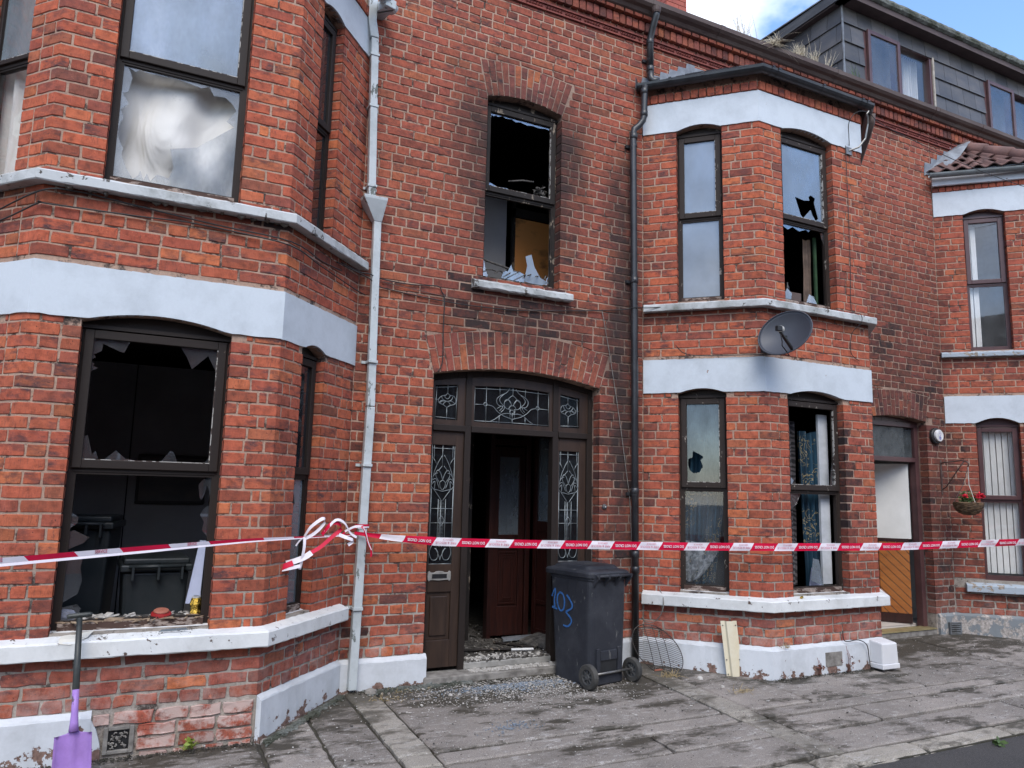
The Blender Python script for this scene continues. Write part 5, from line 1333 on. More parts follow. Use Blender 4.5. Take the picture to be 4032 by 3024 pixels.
# brown pipe from the right end of the right bay's gutter back to the wall
m = MB(); m.tube([(6.73,-.86,5.64),(6.74,-.84,5.55),(6.78,-.76,5.46),(7.2,-.14,5.1),(7.22,-.11,5.0)], .034, 12); m.build('pipe_offset', 'gutter_brown', hB, smooth=True)

# ============================================================ THINGS ON THE WALLS
def cable(pts, r, label, mat='cable_black', grp='loose cables on the fronts'):
    m = MB(); P = [Vector(p) for p in pts]; out_ = []
    Q = [P[0]]+P+[P[-1]]
    for i in range(1, len(Q)-2):
        for t in (0,.2,.4,.6,.8):
            p0,p1,p2,p3 = Q[i-1],Q[i],Q[i+1],Q[i+2]
            out_.append(.5*((2*p1)+(p2-p0)*t+(2*p0-5*p1+4*p2-p3)*t*t+(-p0+3*p1-3*p2+p3)*t**3))
    out_.append(P[-1]); m.tube(out_, r, 6); return tag(m.build('cable', mat, smooth=True), label, 'cable', grp)
wy = -.022
cable([(1.30,-.24,3.295),(1.484,-.13,3.273),(1.56,-.12,3.272),(1.70,wy-.01,3.27),(1.948,wy,3.263),(2.184,wy,3.284),(2.228,wy,3.242),(2.256,wy,3.171),(2.255,wy,2.92),(2.259,wy,2.638),(2.221,wy,2.541)], .0048, 'black cable that turns down to the left end of the doorway arch')
cable([(1.25,-.31,3.27),(1.56,-.12,3.235),(1.70,wy,3.20),(2.302,wy,3.157),(2.745,wy,3.16),(3.054,wy,3.18),(3.543,wy,3.243),(3.869,wy,3.29),(4.10,wy-.01,3.325),(4.21,-.115,3.345),(4.30,-.115,3.35),(4.45,-.20,3.36)], .0048, 'black cable sagging across the wall between door arch and burnt window')
cable([(1.70,wy,3.25),(2.3,wy,3.20),(2.9,wy,3.185),(3.5,wy,3.235),(3.88,wy,3.285)], .003, 'thin brown cable just above the sagging black cable over the doorway', 'gutter_brown')
cable([(3.869,wy,3.278),(3.96,wy,2.852),(4.069,wy,2.267),(4.158,wy,1.716),(4.20,wy,1.4),(4.215,wy-.02,.5)], .0032, 'thin grey cable dropping from the wall cable to the black pipe', 'cable_grey')
ay = -D_-.025
def cA(q): return (q[0], ay, q[1])
cable([(-1.1,-.35,3.06),(-.85,-.62,3.12),(-.655,ay,3.19),(-.617,ay,3.194),(-.118,ay,3.207),(.149,ay,3.221),(.433,ay,3.21),(.815,ay-.01,3.172),(1.1,-.50,3.16),(1.47,-.09,3.13),(1.56,-.02,3.12)], .005, 'lower black cable clipped round the left bay under its upper sill')
cable([(-1.0,-.45,3.14),(-.655,ay-.01,3.262),(-.465,ay,3.299),(-.297,ay,3.288),(-.124,ay,3.272),(.335,ay,3.235),(.815,ay-.01,3.201),(1.1,-.50,3.20),(1.30,-.27,3.22)], .005, 'upper black cable hanging close under the upper sill of the left bay')
cable([(4.52,-.30,2.98),(4.60,-.33,2.90),(4.75,-.44,2.875),(5.0,-.70,2.868),(5.16,-D_-.03,2.866),(5.22,-.86,2.88),(5.27,-.88,2.93)], .004, 'black cable running along the top of the lower band to the satellite dish')
cable([(6.33,-D_-.03,5.20),(6.345,-D_-.02,4.6),(6.34,-D_-.02,3.9),(6.33,-D_-.02,3.46),(6.36,-D_-.10,3.39),(6.365,-D_-.10,3.30),(6.31,-D_-.03,3.20),(6.30,-D_-.02,3.0),(6.42,-D_-.02,2.93)], .0035, 'thin dark cable down the right pier of the right bay past the sill')
cable([(6.40,-D_-.02,5.22),(6.35,-D_-.06,5.30),(6.31,-D_-.10,5.42),(6.38,-D_-.14,5.53),(6.55,-D_-.16,5.555),(7.0,-D_-.10,5.50),(8.9,-D_-.2,5.28),(12.5,-1.3,5.15)], .004, 'overhead service cable looping off the right bay towards the far roof')
m = MB(); m.box(6.35,6.43,-D_-.022,-D_,5.12,5.20); m.tube([(6.39,-D_-.02,5.16),(6.48,-D_-.07,5.20),(6.55,-D_-.10,5.30),(6.56,-D_-.13,5.45),(6.54,-D_-.15,5.51),(6.51,-D_-.16,5.54),(6.53,-D_-.17,5.57)], .009, 8)
tag(m.build('cable_hook', 'steel_dull', smooth=False), 'bent metal cable hook on a plate at the top right of the right bay', 'hook')
cable([(4.46,-.11,.78),(4.465,-.115,.68),(4.44,-.20,.62),(4.42,-.21,.50),(4.40,-.13,.40),(4.33,-.08,.39),(4.26,-.12,.44)], .0045, 'grey cable drooping over the left end of the right bay sill', 'cable_grey')
cable([(6.02,-D_-.03,.34),(6.03,-D_-.03,.26),(6.06,-D_-.05,.245),(6.20,-D_-.05,.25),(6.30,-D_-.06,.20),(6.33,-D_-.055,.08),(6.345,-D_-.06,-.01),(6.42,-D_-.07,-.02)], .0045, 'black cable from a hole in the right bay brickwork to the white meter box')

# satellite dish
def dish():
    t = empty('satellite_dish', 'dark grey oval satellite dish on the corner of the right bay', 'satellite dish')
    c = Vector((5.11,-1.10,3.02)); dirn = Vector((-.90,-.42,.28)).normalized()
    a = Vector((0,0,1)).cross(dirn).normalized(); b = dirn.cross(a); _t = math.radians(24); a, b = a*math.cos(_t)+b*math.sin(_t), b*math.cos(_t)-a*math.sin(_t)
    ra, rb = .245, .205; m = MB(); n = 40; k = 10
    rings = []
    for side in (0, 1):
        for j in range(k+1):
            r = j/k
            for i in range(n):
                th = 2*math.pi*i/n; dep = .075*(r*r-1)-(.006 if side else 0)
                if j == k and side: dep = -.010
                rings.append(c+a*(ra*r*math.cos(th))+b*(rb*r*math.sin(th))+dirn*dep)
    fs = []
    for s_ in (0, 1):
        o = s_*(k+1)*n
        for j in range(k):
            for i in range(n): fs.append((o+j*n+i, o+j*n+(i+1)%n, o+(j+1)*n+(i+1)%n, o+(j+1)*n+i))
    o2 = (k+1)*n
    for i in range(n): fs.append((k*n+i, k*n+(i+1)%n, o2+k*n+(i+1)%n, o2+k*n+i))
    m.add(rings, fs); m.build('reflector', 'dish_grey', t, smooth=True)
    m = MB(); pts = [c+a*(ra*1.0*math.cos(2*math.pi*i/n))+b*(rb*1.0*math.sin(2*math.pi*i/n)) for i in range(n+1)]; m.tube(pts, .006, 6, cap=False); m.build('rim', 'dish_grey', t, smooth=True)
    f0 = c-b*(rb*.92)+dirn*(-.01); f1 = c+dirn*.24-b*.12+a*.0
    foot = c-b*(rb*.9)+a*(-.0)
    m = MB(); w = Vector((0,0,.013)); ax = (f1-foot).normalized(); sd = ax.cross(Vector((0,0,1))).normalized()*.012
    m.obox(foot-sd-w, f1-foot, sd*2, w*2); m.build('arm', 'dark_plastic', t, bev=.003)
    ld = (c+b*.0-f1).normalized(); m = MB(); m.lathe(f1-ld*.02+Vector((0,0,.02)), [(0,0),(.026,0),(.026,.045),(.032,.05),(.032,.062),(0,.064)], 16, ld); m.build('receiver', 'pale_plastic', t, smooth=False)
    m = MB(); m.obox(f1-ld*.07-Vector((.025,.015,-.0)), Vector((.055,0,0)), Vector((0,.035,0)), Vector((0,0,.045))); m.build('receiver_body', 'dark_plastic', t, bev=.004)
    m = MB(); bk = c-dirn*.085; m.tube([bk, (5.15,-.97,2.99), (5.15,-.97,2.93), (5.158,-.84,2.93)], .016, 8); m.box(5.10,5.20,-.845,-.812,2.88,3.0); m.build('bracket', 'dark_plastic', t)
    m = MB(); m.tube([f1-Vector((0,0,.01)), f1+Vector((.02,.0,-.09)), f1+Vector((.10,.08,-.10)), foot+Vector((.02,.05,-.05)), (5.20,-.88,2.88)], .0045, 6); m.build('lead_wire', 'cable_black', t, smooth=True)
dish()

# number plate / alarm style plaque by the neighbour's door
t = empty('wall_clock_plaque', 'round white plaque with a blue 6 beside the neighbour\'s door', 'plaque')
m = MB(); m.lathe((8.715,.0,2.345), [(.098,0),(.098,.035),(.09,.045),(0,.045)], 28, (0,-1,0)); m.build('back_plate', 'dark_plastic', t, smooth=False)
m = MB(); m.lathe((8.725,-.045,2.35), [(.072,0),(.072,.022),(.068,.026),(0,.026)], 28, (0,-1,0)); m.build('dial', 'flat_white', t)
def text(txt, size, mat, fr_o, right, up, parent, name='lettering', ext=.0, align='CENTER', bold=.0, sx=1.):
    cu = bpy.data.curves.new('t', 'FONT'); cu.body = txt; cu.size = size; cu.align_x = align; cu.align_y = 'CENTER'; cu.extrude = ext; cu.offset = bold; cu.resolution_u = 2
    o = bpy.data.objects.new('t', cu); COL.objects.link(o); dg = bpy.context.evaluated_depsgraph_get(); me = bpy.data.meshes.new_from_object(o.evaluated_get(dg)); bpy.data.objects.remove(o); bpy.data.curves.remove(cu)
    nrm = right.cross(up).normalized(); me.transform(Matrix(((right.x*sx,up.x,nrm.x,fr_o.x),(right.y*sx,up.y,nrm.y,fr_o.y),(right.z*sx,up.z,nrm.z,fr_o.z),(0,0,0,1))))
    me.materials.clear(); me.materials.append(M[mat]); q = bpy.data.objects.new(name, me); COL.objects.link(q); q.parent = parent; return q
RX, UZ = Vector((1,0,0)), Vector((0,0,1))
text('6', .075, 'blue_print', Vector((8.727,-.0735,2.325)), RX, UZ, t, bold=.001); text('SERVICE', .014, 'blue_print', Vector((8.727,-.0735,2.372)), RX, UZ, t)
text('24H', .012, 'blue_print', Vector((8.727,-.0735,2.392)), RX, UZ, t)
text('PH', .045, 'flat_white', Vector((8.84,-.012,1.005)), RX, UZ, hB, 'painted_mark'); text('TM1', .035, 'flat_white', Vector((8.70,-.012,1.0)), RX, UZ, hB, 'painted_mark')

# hanging basket and its bracket
t = empty('wall_bracket', 'dark iron wall bracket holding the hanging basket', 'bracket')
m = MB(); bx = 8.80; m.box(bx-.012,bx+.012,-.014,0,1.64,2.06)
m.build('back_strap', 'gutter_brown', t); m = MB(); m.tube([(bx,-.012,2.02),(bx,-.10,2.03),(bx-.005,-.28,2.045),(bx-.008,-.34,2.03),(bx-.01,-.365,2.0),(bx-.01,-.35,1.97)], .008, 6); m.tube([(bx,-.012,1.70),(bx,-.06,1.73),(bx-.004,-.22,1.93),(bx-.006,-.30,2.03)], .007, 6); m.build('scroll_arm', 'gutter_brown', t, smooth=True)
t = empty('hanging_basket', 'wicker hanging basket of red flowers left of the neighbour\'s window', 'hanging basket')
bc = Vector((8.755,-.35,1.555))
m = MB(); m.lathe(bc, [(q*.66, z*1.05) for q, z in [(.225,0),(.235,-.004),(.225,-.03),(.195,-.08),(.145,-.12),(.09,-.14),(0,-.145)]], 24); m.build('basket', 'wicker', t, smooth=True)
m = MB()
for j in range(9):
    zz = -.008-.014*j; rr = .157*math.sqrt(max(.05, 1-(j/10.5)**2)); P_ = [bc+Vector((rr*math.cos(a)+random.uniform(-.004,.004), rr*math.sin(a), zz+.005*math.sin(a*5+j))) for a in [2*math.pi*i/22 for i in range(23)]]
    m.tube(P_, .0065, 5, cap=False)
m.build('weave', 'wicker', t, smooth=True, kind='stuff')
for a in (0, 2.1, 4.2):
    m = MB(); m.tube([bc+Vector((.145*math.cos(a),.145*math.sin(a),0)), bc+Vector((.04*math.cos(a),.04*math.sin(a),.20)), (8.79,-.352,1.97)], .0035, 5); m.build('chain', 'steel_dull', t)
def leafcluster(c, rad, n, mat, parent, size=.02, name='leaves', flat=.7):
    m = MB()
    for _ in range(n):
        d = Vector((random.gauss(0,1), random.gauss(0,1), random.gauss(0,1)*flat)); d = d.normalized()*rad*random.random()**.4; p = Vector(c)+d
        a = Vector((random.gauss(0,1), random.gauss(0,1), random.gauss(0,.6))).normalized(); b = a.cross(Vector((random.gauss(0,1), random.gauss(0,1), random.gauss(0,1)))).normalized()*.45; s = size*random.uniform(.6,1.2)
        m.add([p-a*s, p+b*s+a*.1*s, p+a*s, p-b*s+a*.1*s], [(0,1,2,3)])
    return m.build(name, mat, parent, kind='stuff', recalc=False)
leafcluster(bc+Vector((0,0,.035)), .10, 240, 'leaf_green', t, .022); leafcluster(bc+Vector((.07,-.10,.075)), .045, 60, 'petal', t, .026, 'petals'); leafcluster(bc+Vector((-.10,-.03,.075)), .03, 30, 'petal', t, .018, 'petals'); leafcluster(bc+Vector((.10,.0,.06)), .04, 30, 'petal', t, .018, 'petals')

# white meter box, air grille, pale metal channel
t = empty('meter_box', 'white plastic meter box low on the right corner of the right bay', 'box')
m = MB(); m.add([(6.375,-.83,.245),(6.585,-.83,.245),(6.60,-.83,.035),(6.375,-.83,.035),(6.385,-.965,.222),(6.590,-.965,.222),(6.605,-.965,.03),(6.385,-.965,.03)], [(0,1,2,3),(4,7,6,5),(0,4,5,1),(1,5,6,2),(2,6,7,3),(3,7,4,0)]); m.build('cover', 'box_white', t, bev=.012)
m = MB(); m.box(6.372,6.608,-.975,-.825,-.01,.035); m.build('base', 'box_white', t, bev=.006); m = MB(); m.tube([(6.47,-.90,0),(6.47,-.90,-.05)], .014, 8); m.build('pipe_stub', 'box_white', t)
t = empty('metal_channel', 'cream painted metal channel leaning on the low wall under the right bay', 'metal channel')
m = MB(); a, b = Vector((4.822,-.60,-.02)), Vector((4.772,-.585,.455)); up = b-a; r_ = Vector((.145,-.045,0)); nn = Vector((-.3,-.95,0)).normalized()
prof = [(0,0),(.25,0),(.30,.022),(.70,.022),(.75,0),(1,0)]
vs = []
for base in (a, b):
    for off in (0, -.003):
        for q, h in prof: vs.append(base+r_*q*1.0+nn*(h+off))
k = 6; fs = [(i,i+1,2*k+i+1,2*k+i) for i in range(k-1)]+[(k+i,3*k+i,3*k+i+1,k+i+1) for i in range(k-1)]+[(2*k+i,2*k+i+1,3*k+i+1,3*k+i) for i in range(k-1)]+[(0,2*k,3*k,k),(k-1,2*k-1,4*k-1,3*k-1)]
m.add(vs, fs); m.build('profile', 'cream_metal', t)
for q in (.1,.9):
    for h in (.04,.30,.92): 
        m = MB(); p = a+up*h+r_*q+nn*.001; m.lathe(p, [(.006,0),(.006,.004),(0,.005)], 8, nn); m.build('screw', 'steel_dull', t)

# ============================================================ WHEELED BIN
def bin_():
    t = empty('wheelie_bin', 'black wheeled bin marked 103 in blue, beside the open doorway', 'bin')
    w = Vector((.98,.20,0)).normalized(); d = Vector((-w.y,w.x,0)); c = Vector((3.438,-.545,-.012))   # near rear corner; w along the rear face, d away from the camera
    def Q(u, v, z): return c+w*u*1.06+d*v+Vector((0,0,z))
    m = MB(); Wb, Db, Wt, Dt = .385, .43, .40, .50; n = 5
    def ringp(W_, D_2, z, r, ou, ov):
        P = []
        for cx_, cy_, a0 in ((W_-r,r,-90),(W_-r,D_2-r,0),(r,D_2-r,90),(r,r,180)):
            for i in range(n): a = math.radians(a0+90*i/(n-1)); P.append(Q(ou+cx_+r*math.cos(a), ov+cy_+r*math.sin(a), z))
        return P
    rings = [ringp(.37,.43,.0,.04,.006,.02), ringp(.385,.45,.015,.05,0,.01), ringp(.385,.45,.10,.05,0,.01), ringp(.40,.52,.80,.05,-.008,-.01), ringp(.40,.52,.84,.05,-.008,-.01), ringp(.415,.545,.845,.05,-.015,-.02), ringp(.415,.545,.87,.05,-.015,-.02)]
    k = len(rings[0]); vs = [p for r_ in rings for p in r_]; fs = [(i*k+j, i*k+(j+1)%k, (i+1)*k+(j+1)%k, (i+1)*k+j) for i in range(len(rings)-1) for j in range(k)]+[tuple(reversed(range(k)))]
    m.add(vs, fs); m.build('body', 'bin_plastic', t, smooth=False, bev=.004)
    m = MB()   # ribs on the side and recess on the rear
    for v in (.16,.26): m.obox(Q(-.012,v,.74), w*.008, d*.008, UZ*.10)
    m.build('rib', 'bin_plastic', t)
    m = MB()
    for u0_, u1_, z0_, z1_ in ((.06,.10,.10,.30),(.29,.34,.10,.30),(.10,.29,.20,.28)): m.obox(Q(u0_,-.012,z0_), w*(u1_-u0_), d*.03, UZ*(z1_-z0_))
    m.build('axle_housing', 'bin_plastic', t, bev=.006)
    m = MB(); m.obox(Q(.10,-.0005,.095), w*.19, d*.012, UZ*.105); m.build('recess', 'dark_plastic', t)
    m = MB(); m.tube([Q(-.03,-.02,.105), Q(.42,-.02,.105)], .010, 10); m.build('axle', 'steel_dull', t, smooth=True)
    for u in (-.055, .425):
        m = MB(); m.lathe(Q(u,-.015,.096), [(.062,0),(.092,.0),(.099,.008),(.099,.040),(.092,.048),(.062,.048)], 30, w); wh = m.build('wheel', 'rubber', t, smooth=False)
        m = MB(); m.lathe(Q(u,-.015,.096), [(0,.006),(.018,.004),(.022,.010),(.024,.020),(.055,.022),(.057,.004),(.062,.003),(.062,.045),(0,.045)], 26, w)
        for i in range(8):
            a = i*math.pi/4; ru = d*math.cos(a)+UZ*math.sin(a); tu = d*-math.sin(a)+UZ*math.cos(a); m.obox(Q(u,-.015,.096)+w*.008+ru*.02-tu*.004, ru*.038, tu*.008, w*.014)
        m.build('hub', 'hub_plastic', wh)
    # lid: rim, raised dome and front lip
    m = MB(); L0 = [ringp(.45,.60,.868,.05,-.03,-.03), ringp(.455,.605,.905,.055,-.033,-.033), ringp(.43,.58,.918,.05,-.02,-.02), ringp(.36,.46,.93,.05,.015,.05), ringp(.33,.42,.955,.05,.03,.07), ringp(.27,.34,.962,.05,.06,.11)]
    vs = [p for r_ in L0 for p in r_]; fs = [(i*k+j, i*k+(j+1)%k, (i+1)*k+(j+1)%k, (i+1)*k+j) for i in range(len(L0)-1) for j in range(k)]+[tuple(reversed(range(k))), tuple((len(L0)-1)*k+j for j in range(k))]
    m.add(vs, fs); lid = m.build('lid', 'bin_plastic', t, smooth=False, bev=.005)
    m = MB(); m.obox(Q(.03,.56,.862), w*.34, d*.055, UZ*.045); m.build('lid_grip', 'bin_plastic', lid, bev=.012)
    m = MB(); m.obox(Q(.12,.20,.9625), w*.16, d*.004, UZ*.003); m.obox(Q(.12,.225,.9625), w*.13, d*.004, UZ*.003); m.build('lid_marks', 'hub_plastic', lid)
    m = MB(); m.tube([Q(.01,-.06,.885), Q(.395,-.06,.885)], .013, 10); m.build('handle', 'bin_plastic', t, smooth=True)
    for u in (.015,.13,.25,.375):
        m = MB(); m.add([Q(u,-.073,.895),Q(u,.0,.90),Q(u,.0,.78),Q(u,-.03,.82),Q(u,-.073,.865)]+[Q(u+.014,-.073,.895),Q(u+.014,.0,.90),Q(u+.014,.0,.78),Q(u+.014,-.03,.82),Q(u+.014,-.073,.865)], [(0,1,2,3,4),(9,8,7,6,5)]+[(i,5+i,5+(i+1)%5,(i+1)%5) for i in range(5)]); m.build('hinge_web', 'bin_plastic', t)
    # painted number 103 on the side
    def side(v, z):
        f = (z-.1)/.70; return Q(-.0015-.008*f-.003, v, z)
    def stroke(pts, r=.0085):
        for off in (0,):
            m = MB(); P_ = []; Q_ = [pts[0]]+pts+[pts[-1]]
            for i in range(1, len(Q_)-2):
                for tt in (0,.25,.5,.75):
                    p0,p1,p2,p3 = (Vector(Q_[j]) for j in (i-1,i,i+1,i+2)); v = .5*((2*p1)+(p2-p0)*tt+(2*p0-5*p1+4*p2-p3)*tt*tt+(-p0+3*p1-3*p2+p3)*tt**3); P_.append(v)
            P_.append(Vector(pts[-1])); vs = []; 
            for i, p in enumerate(P_):
                dd = (P_[min(i+1,len(P_)-1)]-P_[max(i-1,0)]); dd.normalize(); nn_ = Vector((-dd.y, dd.x))*r*random.uniform(.75,1.15)
                for s_ in (-1,1): q = p+nn_*s_; vs.append(side(q.x, q.y))
                for s_ in (-1,1): q = p+nn_*s_; vs.append(side(q.x, q.y)-w*.0012)
            fs = []
            for i in range(len(P_)-1): o = i*4; fs += [(o+2,o+3,o+7,o+6),(o,o+4,o+5,o+1),(o,o+2,o+6,o+4),(o+1,o+5,o+7,o+3)]
            m.add(vs, fs); m.build('painted_digit', 'blue_paint', t)
    stroke([(.435,.745),(.43,.70),(.442,.65),(.435,.575)]); stroke([(.435,.745),(.462,.70),(.475,.672)], .006); stroke([(.47,.585),(.44,.578),(.405,.570)], .009)
    stroke([(.36,.715),(.395,.695),(.405,.64),(.385,.585),(.355,.565),(.32,.59),(.312,.65),(.33,.70),(.36,.715),(.38,.71)], .008)
    stroke([(.285,.705),(.25,.675),(.215,.63),(.225,.60),(.265,.578),(.295,.565)], .008); stroke([(.295,.565),(.27,.545),(.235,.52),(.225,.49),(.255,.455),(.285,.445),(.325,.45)], .008)
bin_()

# ============================================================ FAN GUARD beside the bin
t = empty('wire_fan_guard', 'bent round wire guard leaning behind the bin at the black pipe', 'wire guard')
gc = Vector((4.335,-.25,.175)); ga = Vector((.86,-.38,-.22)).normalized(); gb = Vector((-.12,.25,.93)).normalized(); R_ = .205
m = MB(); m.tube([gc+ga*R_*1.12*math.cos(a)+gb*R_*1.05*math.sin(a) for a in [2*math.pi*i/36 for i in range(37)]], .0042, 6, cap=False); m.build('rim', 'wire_dark', t, smooth=True)
gn = ga.cross(gb).normalized()
if gn.dot(Vector((0,-1,0))) < 0: gn = -gn
m = MB()
for i in range(-11, 12):
    h = i/12; x = math.sqrt(1-h*h)
    m.tube([gc+ga*R_*1.12*x*s_+gb*R_*1.05*(h+.06*(1-s_*s_))+gn*.035*(1-s_*s_) for s_ in (-1,-.5,0,.5,1)], .0022, 5)
m.build('wires', 'wire_dark', t, smooth=True, kind='stuff')
for s_ in (-.35,.0,.35):
    m = MB(); x = math.sqrt(1-s_*s_); m.tube([gc+ga*R_*1.12*s_+gb*R_*1.05*x*q+gn*.037*(1-q*q) for q in (-1,-.5,0,.5,1)], .003, 5); m.build('cross_wire', 'wire_dark', t, smooth=True)

# ============================================================ SHOVEL
def shovel():
    t = empty('shovel', 'purple plastic shovel with black T handle standing before the left bay', 'shovel')
    top = Vector((-.215,-.93,.795)); low = Vector((-.170,-1.11,-.02)); ax = (top-low).normalized(); L_ = (top-low).length
    sd = Vector((1,0,0)); sd = (sd-ax*sd.dot(ax)).normalized(); fn = sd.cross(ax).normalized()
    if fn.y > 0: fn = -fn
    def P(s, u, n_=0): return low+ax*s+sd*u+fn*n_
    m = MB(); m.tube([P(L_*.52,0,0), P(L_*.535,0), P(L_*.54,0), P(L_-.01,0)], [.0165,.0165,.0185,.0150], 12); m.build('shaft', 'shovel_handle', t, smooth=True)
    m = MB(); m.tube([P(L_,-.062), P(L_+.003,-.05), P(L_+.004,.05), P(L_,.062)], [.012,.0145,.0145,.012], 12); m.build('grip', 'shovel_handle', t, smooth=True)
    m = MB(); m.tube([P(L_*.535,0), P(L_*.40,0), P(L_*.33,0), P(L_*.28,0)], [.0175,.0175,.021,.026], 12)
    g_ = []; nx, nz_ = 16, 14
    for j in range(nz_+1):
        s = L_*.285*(1-j/nz_)-.02*(j/nz_)
        for i in range(nx+1):
            q = i/nx*2-1; hw = .088+.006*(j/nz_); 
            sc_ = 1.0
            edge = .020*abs(q)**6; groove = .016*math.exp(-(q/.16)**2)*(1-j/nz_*.75); belly = -.014*(1-q*q)
            top_ = .0
            if j == 0: s2 = s-.012*abs(q)**2*0-.004*(abs(q) > .25)
            else: s2 = s
            g_.append((s2-(.018*abs(q) if j == 0 else 0), q*hw, edge+groove+belly))
    W_ = nx+1; vs = [P(s, u, n_) for s, u, n_ in g_]+[P(s, u, n_-.004) for s, u, n_ in g_]; o = len(g_)
    fs = [(j*W_+i, (j+1)*W_+i, (j+1)*W_+i+1, j*W_+i+1) for j in range(nz_) for i in range(nx)]; fs += [(o+a, o+d_, o+c_, o+b_) for a, b_, c_, d_ in fs]
    for i in range(nx): fs += [(i, i+1, o+i+1, o+i), (nz_*W_+i, o+nz_*W_+i, o+nz_*W_+i+1, nz_*W_+i+1)]
    for j in range(nz_): fs += [(j*W_, o+j*W_, o+(j+1)*W_, (j+1)*W_), (j*W_+nx, (j+1)*W_+nx, o+(j+1)*W_+nx, o+j*W_+nx)]
    m.add(vs, fs); m.build('blade', 'purple_plastic', t, smooth=True)
shovel()

# ============================================================ BARRIER TAPE
simple('tape_red', (.55,.006,.045), (.46,.005,.038), 6, .45, .05, spec=.15); simple('tape_white', (.70,.66,.70), (.60,.56,.62), 5, .4, .1, spec=.2); simple('tape_print', (.55,.10,.17), None, 6, .4, .0)
def tape_right():
    t = empty('barrier_tape', 'red and white fire service tape stretched from the white pipe to the far right', 'barrier tape', group='fire service tape')
    o = Vector((1.55,-.12,0)); dr = Vector((3.6,-.83,0)).normalized(); nr = Vector((-dr.y*-1, -dr.x, 0)); nr = Vector((dr.y,-dr.x,0))
    def zc(s): 
        pts = [(0,1.205),(.3,1.17),(.65,1.145),(1.2,1.133),(2.7,1.122),(3.7,1.121),(4.9,1.135),(6.4,1.19),(9,1.33),(13,1.62)]
        for (a, za), (b, zb) in zip(pts, pts[1:]):
            if s <= b: q = max(0,(s-a)/(b-a)); return za+(zb-za)*q
        return 1.6
    def hw(s): return .033*min(1, .35+s*1.1)
    def P(s, v, n=0): 
        tw = 0 if s < 5.5 else min(1.05, (s-5.5)*.35)
        return o+dr*s+Vector((0,0,zc(s)+v*hw(s)*math.cos(tw)))+nr*(v*hw(s)*math.sin(tw)+n+.004*math.sin(s*3.1)*(1 if s > .2 else 0))
    mr, mw = MB(), MB(); s = .0; per, red = .4325, .235; sl = .045
    edges = [0.]; k = 0
    x = .385
    cells = [(0, .16, 1), (.16, .385, 1)]
    while x < 12.5: cells.append((x, x+red, 1)); cells.append((x+red, x+per, 0)); x += per
    cells[1] = (.20, .385, 0); cells[0] = (0, .20, 1)
    for a, b, isred in cells:
        n = 5; mbb = mr if isred else mw; vs = []
        for i in range(n+1):
            for j, v in enumerate((-1,-.33,.33,1)):
                ss = a+(b-a)*i/n+sl*v*min(1, a*2)*.5; vs.append(P(max(0,ss), v, .003*math.sin(j*2+ss*9)))
        mbb.add(vs, [(i*4+j, (i+1)*4+j, (i+1)*4+j+1, i*4+j+1) for i in range(n) for j in range(3)])
    mw.build('white_stripe', 'tape_white', t, recalc=False, smooth=True, kind='stuff'); mr.build('red_stripe', 'tape_red', t, recalc=False, smooth=True, kind='stuff')
    # the lettering stands on its head, as in the street
    x = .385
    while x < 8.6:
        for txt, sc0, dv, sz, mt, cond in (('DO NOT CROSS', x+red/2, .0, .030, 'tape_white', True), ('FIRE & RESCUE', x+red+(per-red)/2-.006, -.2, .025, 'tape_print', True), ('SERVICE', x+red+(per-red)/2+.012, .55, .018, 'tape_print', True)):
            ctr = P(sc0, dv, .0075); r_ = (P(sc0-.05,0)-P(sc0+.05,0)).normalized(); up = -UZ
            ww = {'DO NOT CROSS': .185, 'FIRE & RESCUE': .165, 'SERVICE': .085}[txt]
            q = text(txt, sz, mt, ctr, r_, up, t, bold=(.0006 if mt == 'tape_white' else 0), sx=.86)
            # fit to width
            xs = [(Vector(v.co)-ctr).dot(r_) for v in q.data.vertices]; f = ww/(max(xs)-min(xs))
            for v in q.data.vertices:
                d_ = (Vector(v.co)-ctr).dot(r_); v.co = Vector(v.co)+r_*(d_*(f-1))
        x += per
tape_right()
def ribbon(mb, pts, w, twist=None, up=Vector((0,0,1))):
    vs = []; P_ = [Vector(p) for p in pts]
    for i, p in enumerate(P_):
        d = (P_[min(i+1,len(P_)-1)]-P_[max(i-1,0)]).normalized(); a = up-d*up.dot(d)
        a = a.normalized() if a.length > .05 else Vector((1,0,0)); b = d.cross(a); tw = twist[i] if twist else 0
        ww = w[i] if isinstance(w, (list,tuple)) else w; v = a*math.cos(tw)+b*math.sin(tw); vs += [p-v*ww/2, p+v*ww/2]
    mb.add(vs, [(2*i,2*i+2,2*i+3,2*i+1) for i in range(len(P_)-1)])
def spline(pts, k=5):
    P = [Vector(p) for p in pts]; Q = [P[0]]+P+[P[-1]]; out_ = []
    for i in range(1, len(Q)-2):
        for j in range(k):
            t = j/k; p0,p1,p2,p3 = Q[i-1],Q[i],Q[i+1],Q[i+2]
            out_.append(.5*((2*p1)+(p2-p0)*t+(2*p0-5*p1+4*p2-p3)*t*t+(-p0+3*p1-3*p2+p3)*t**3))
    return out_+[P[-1]]
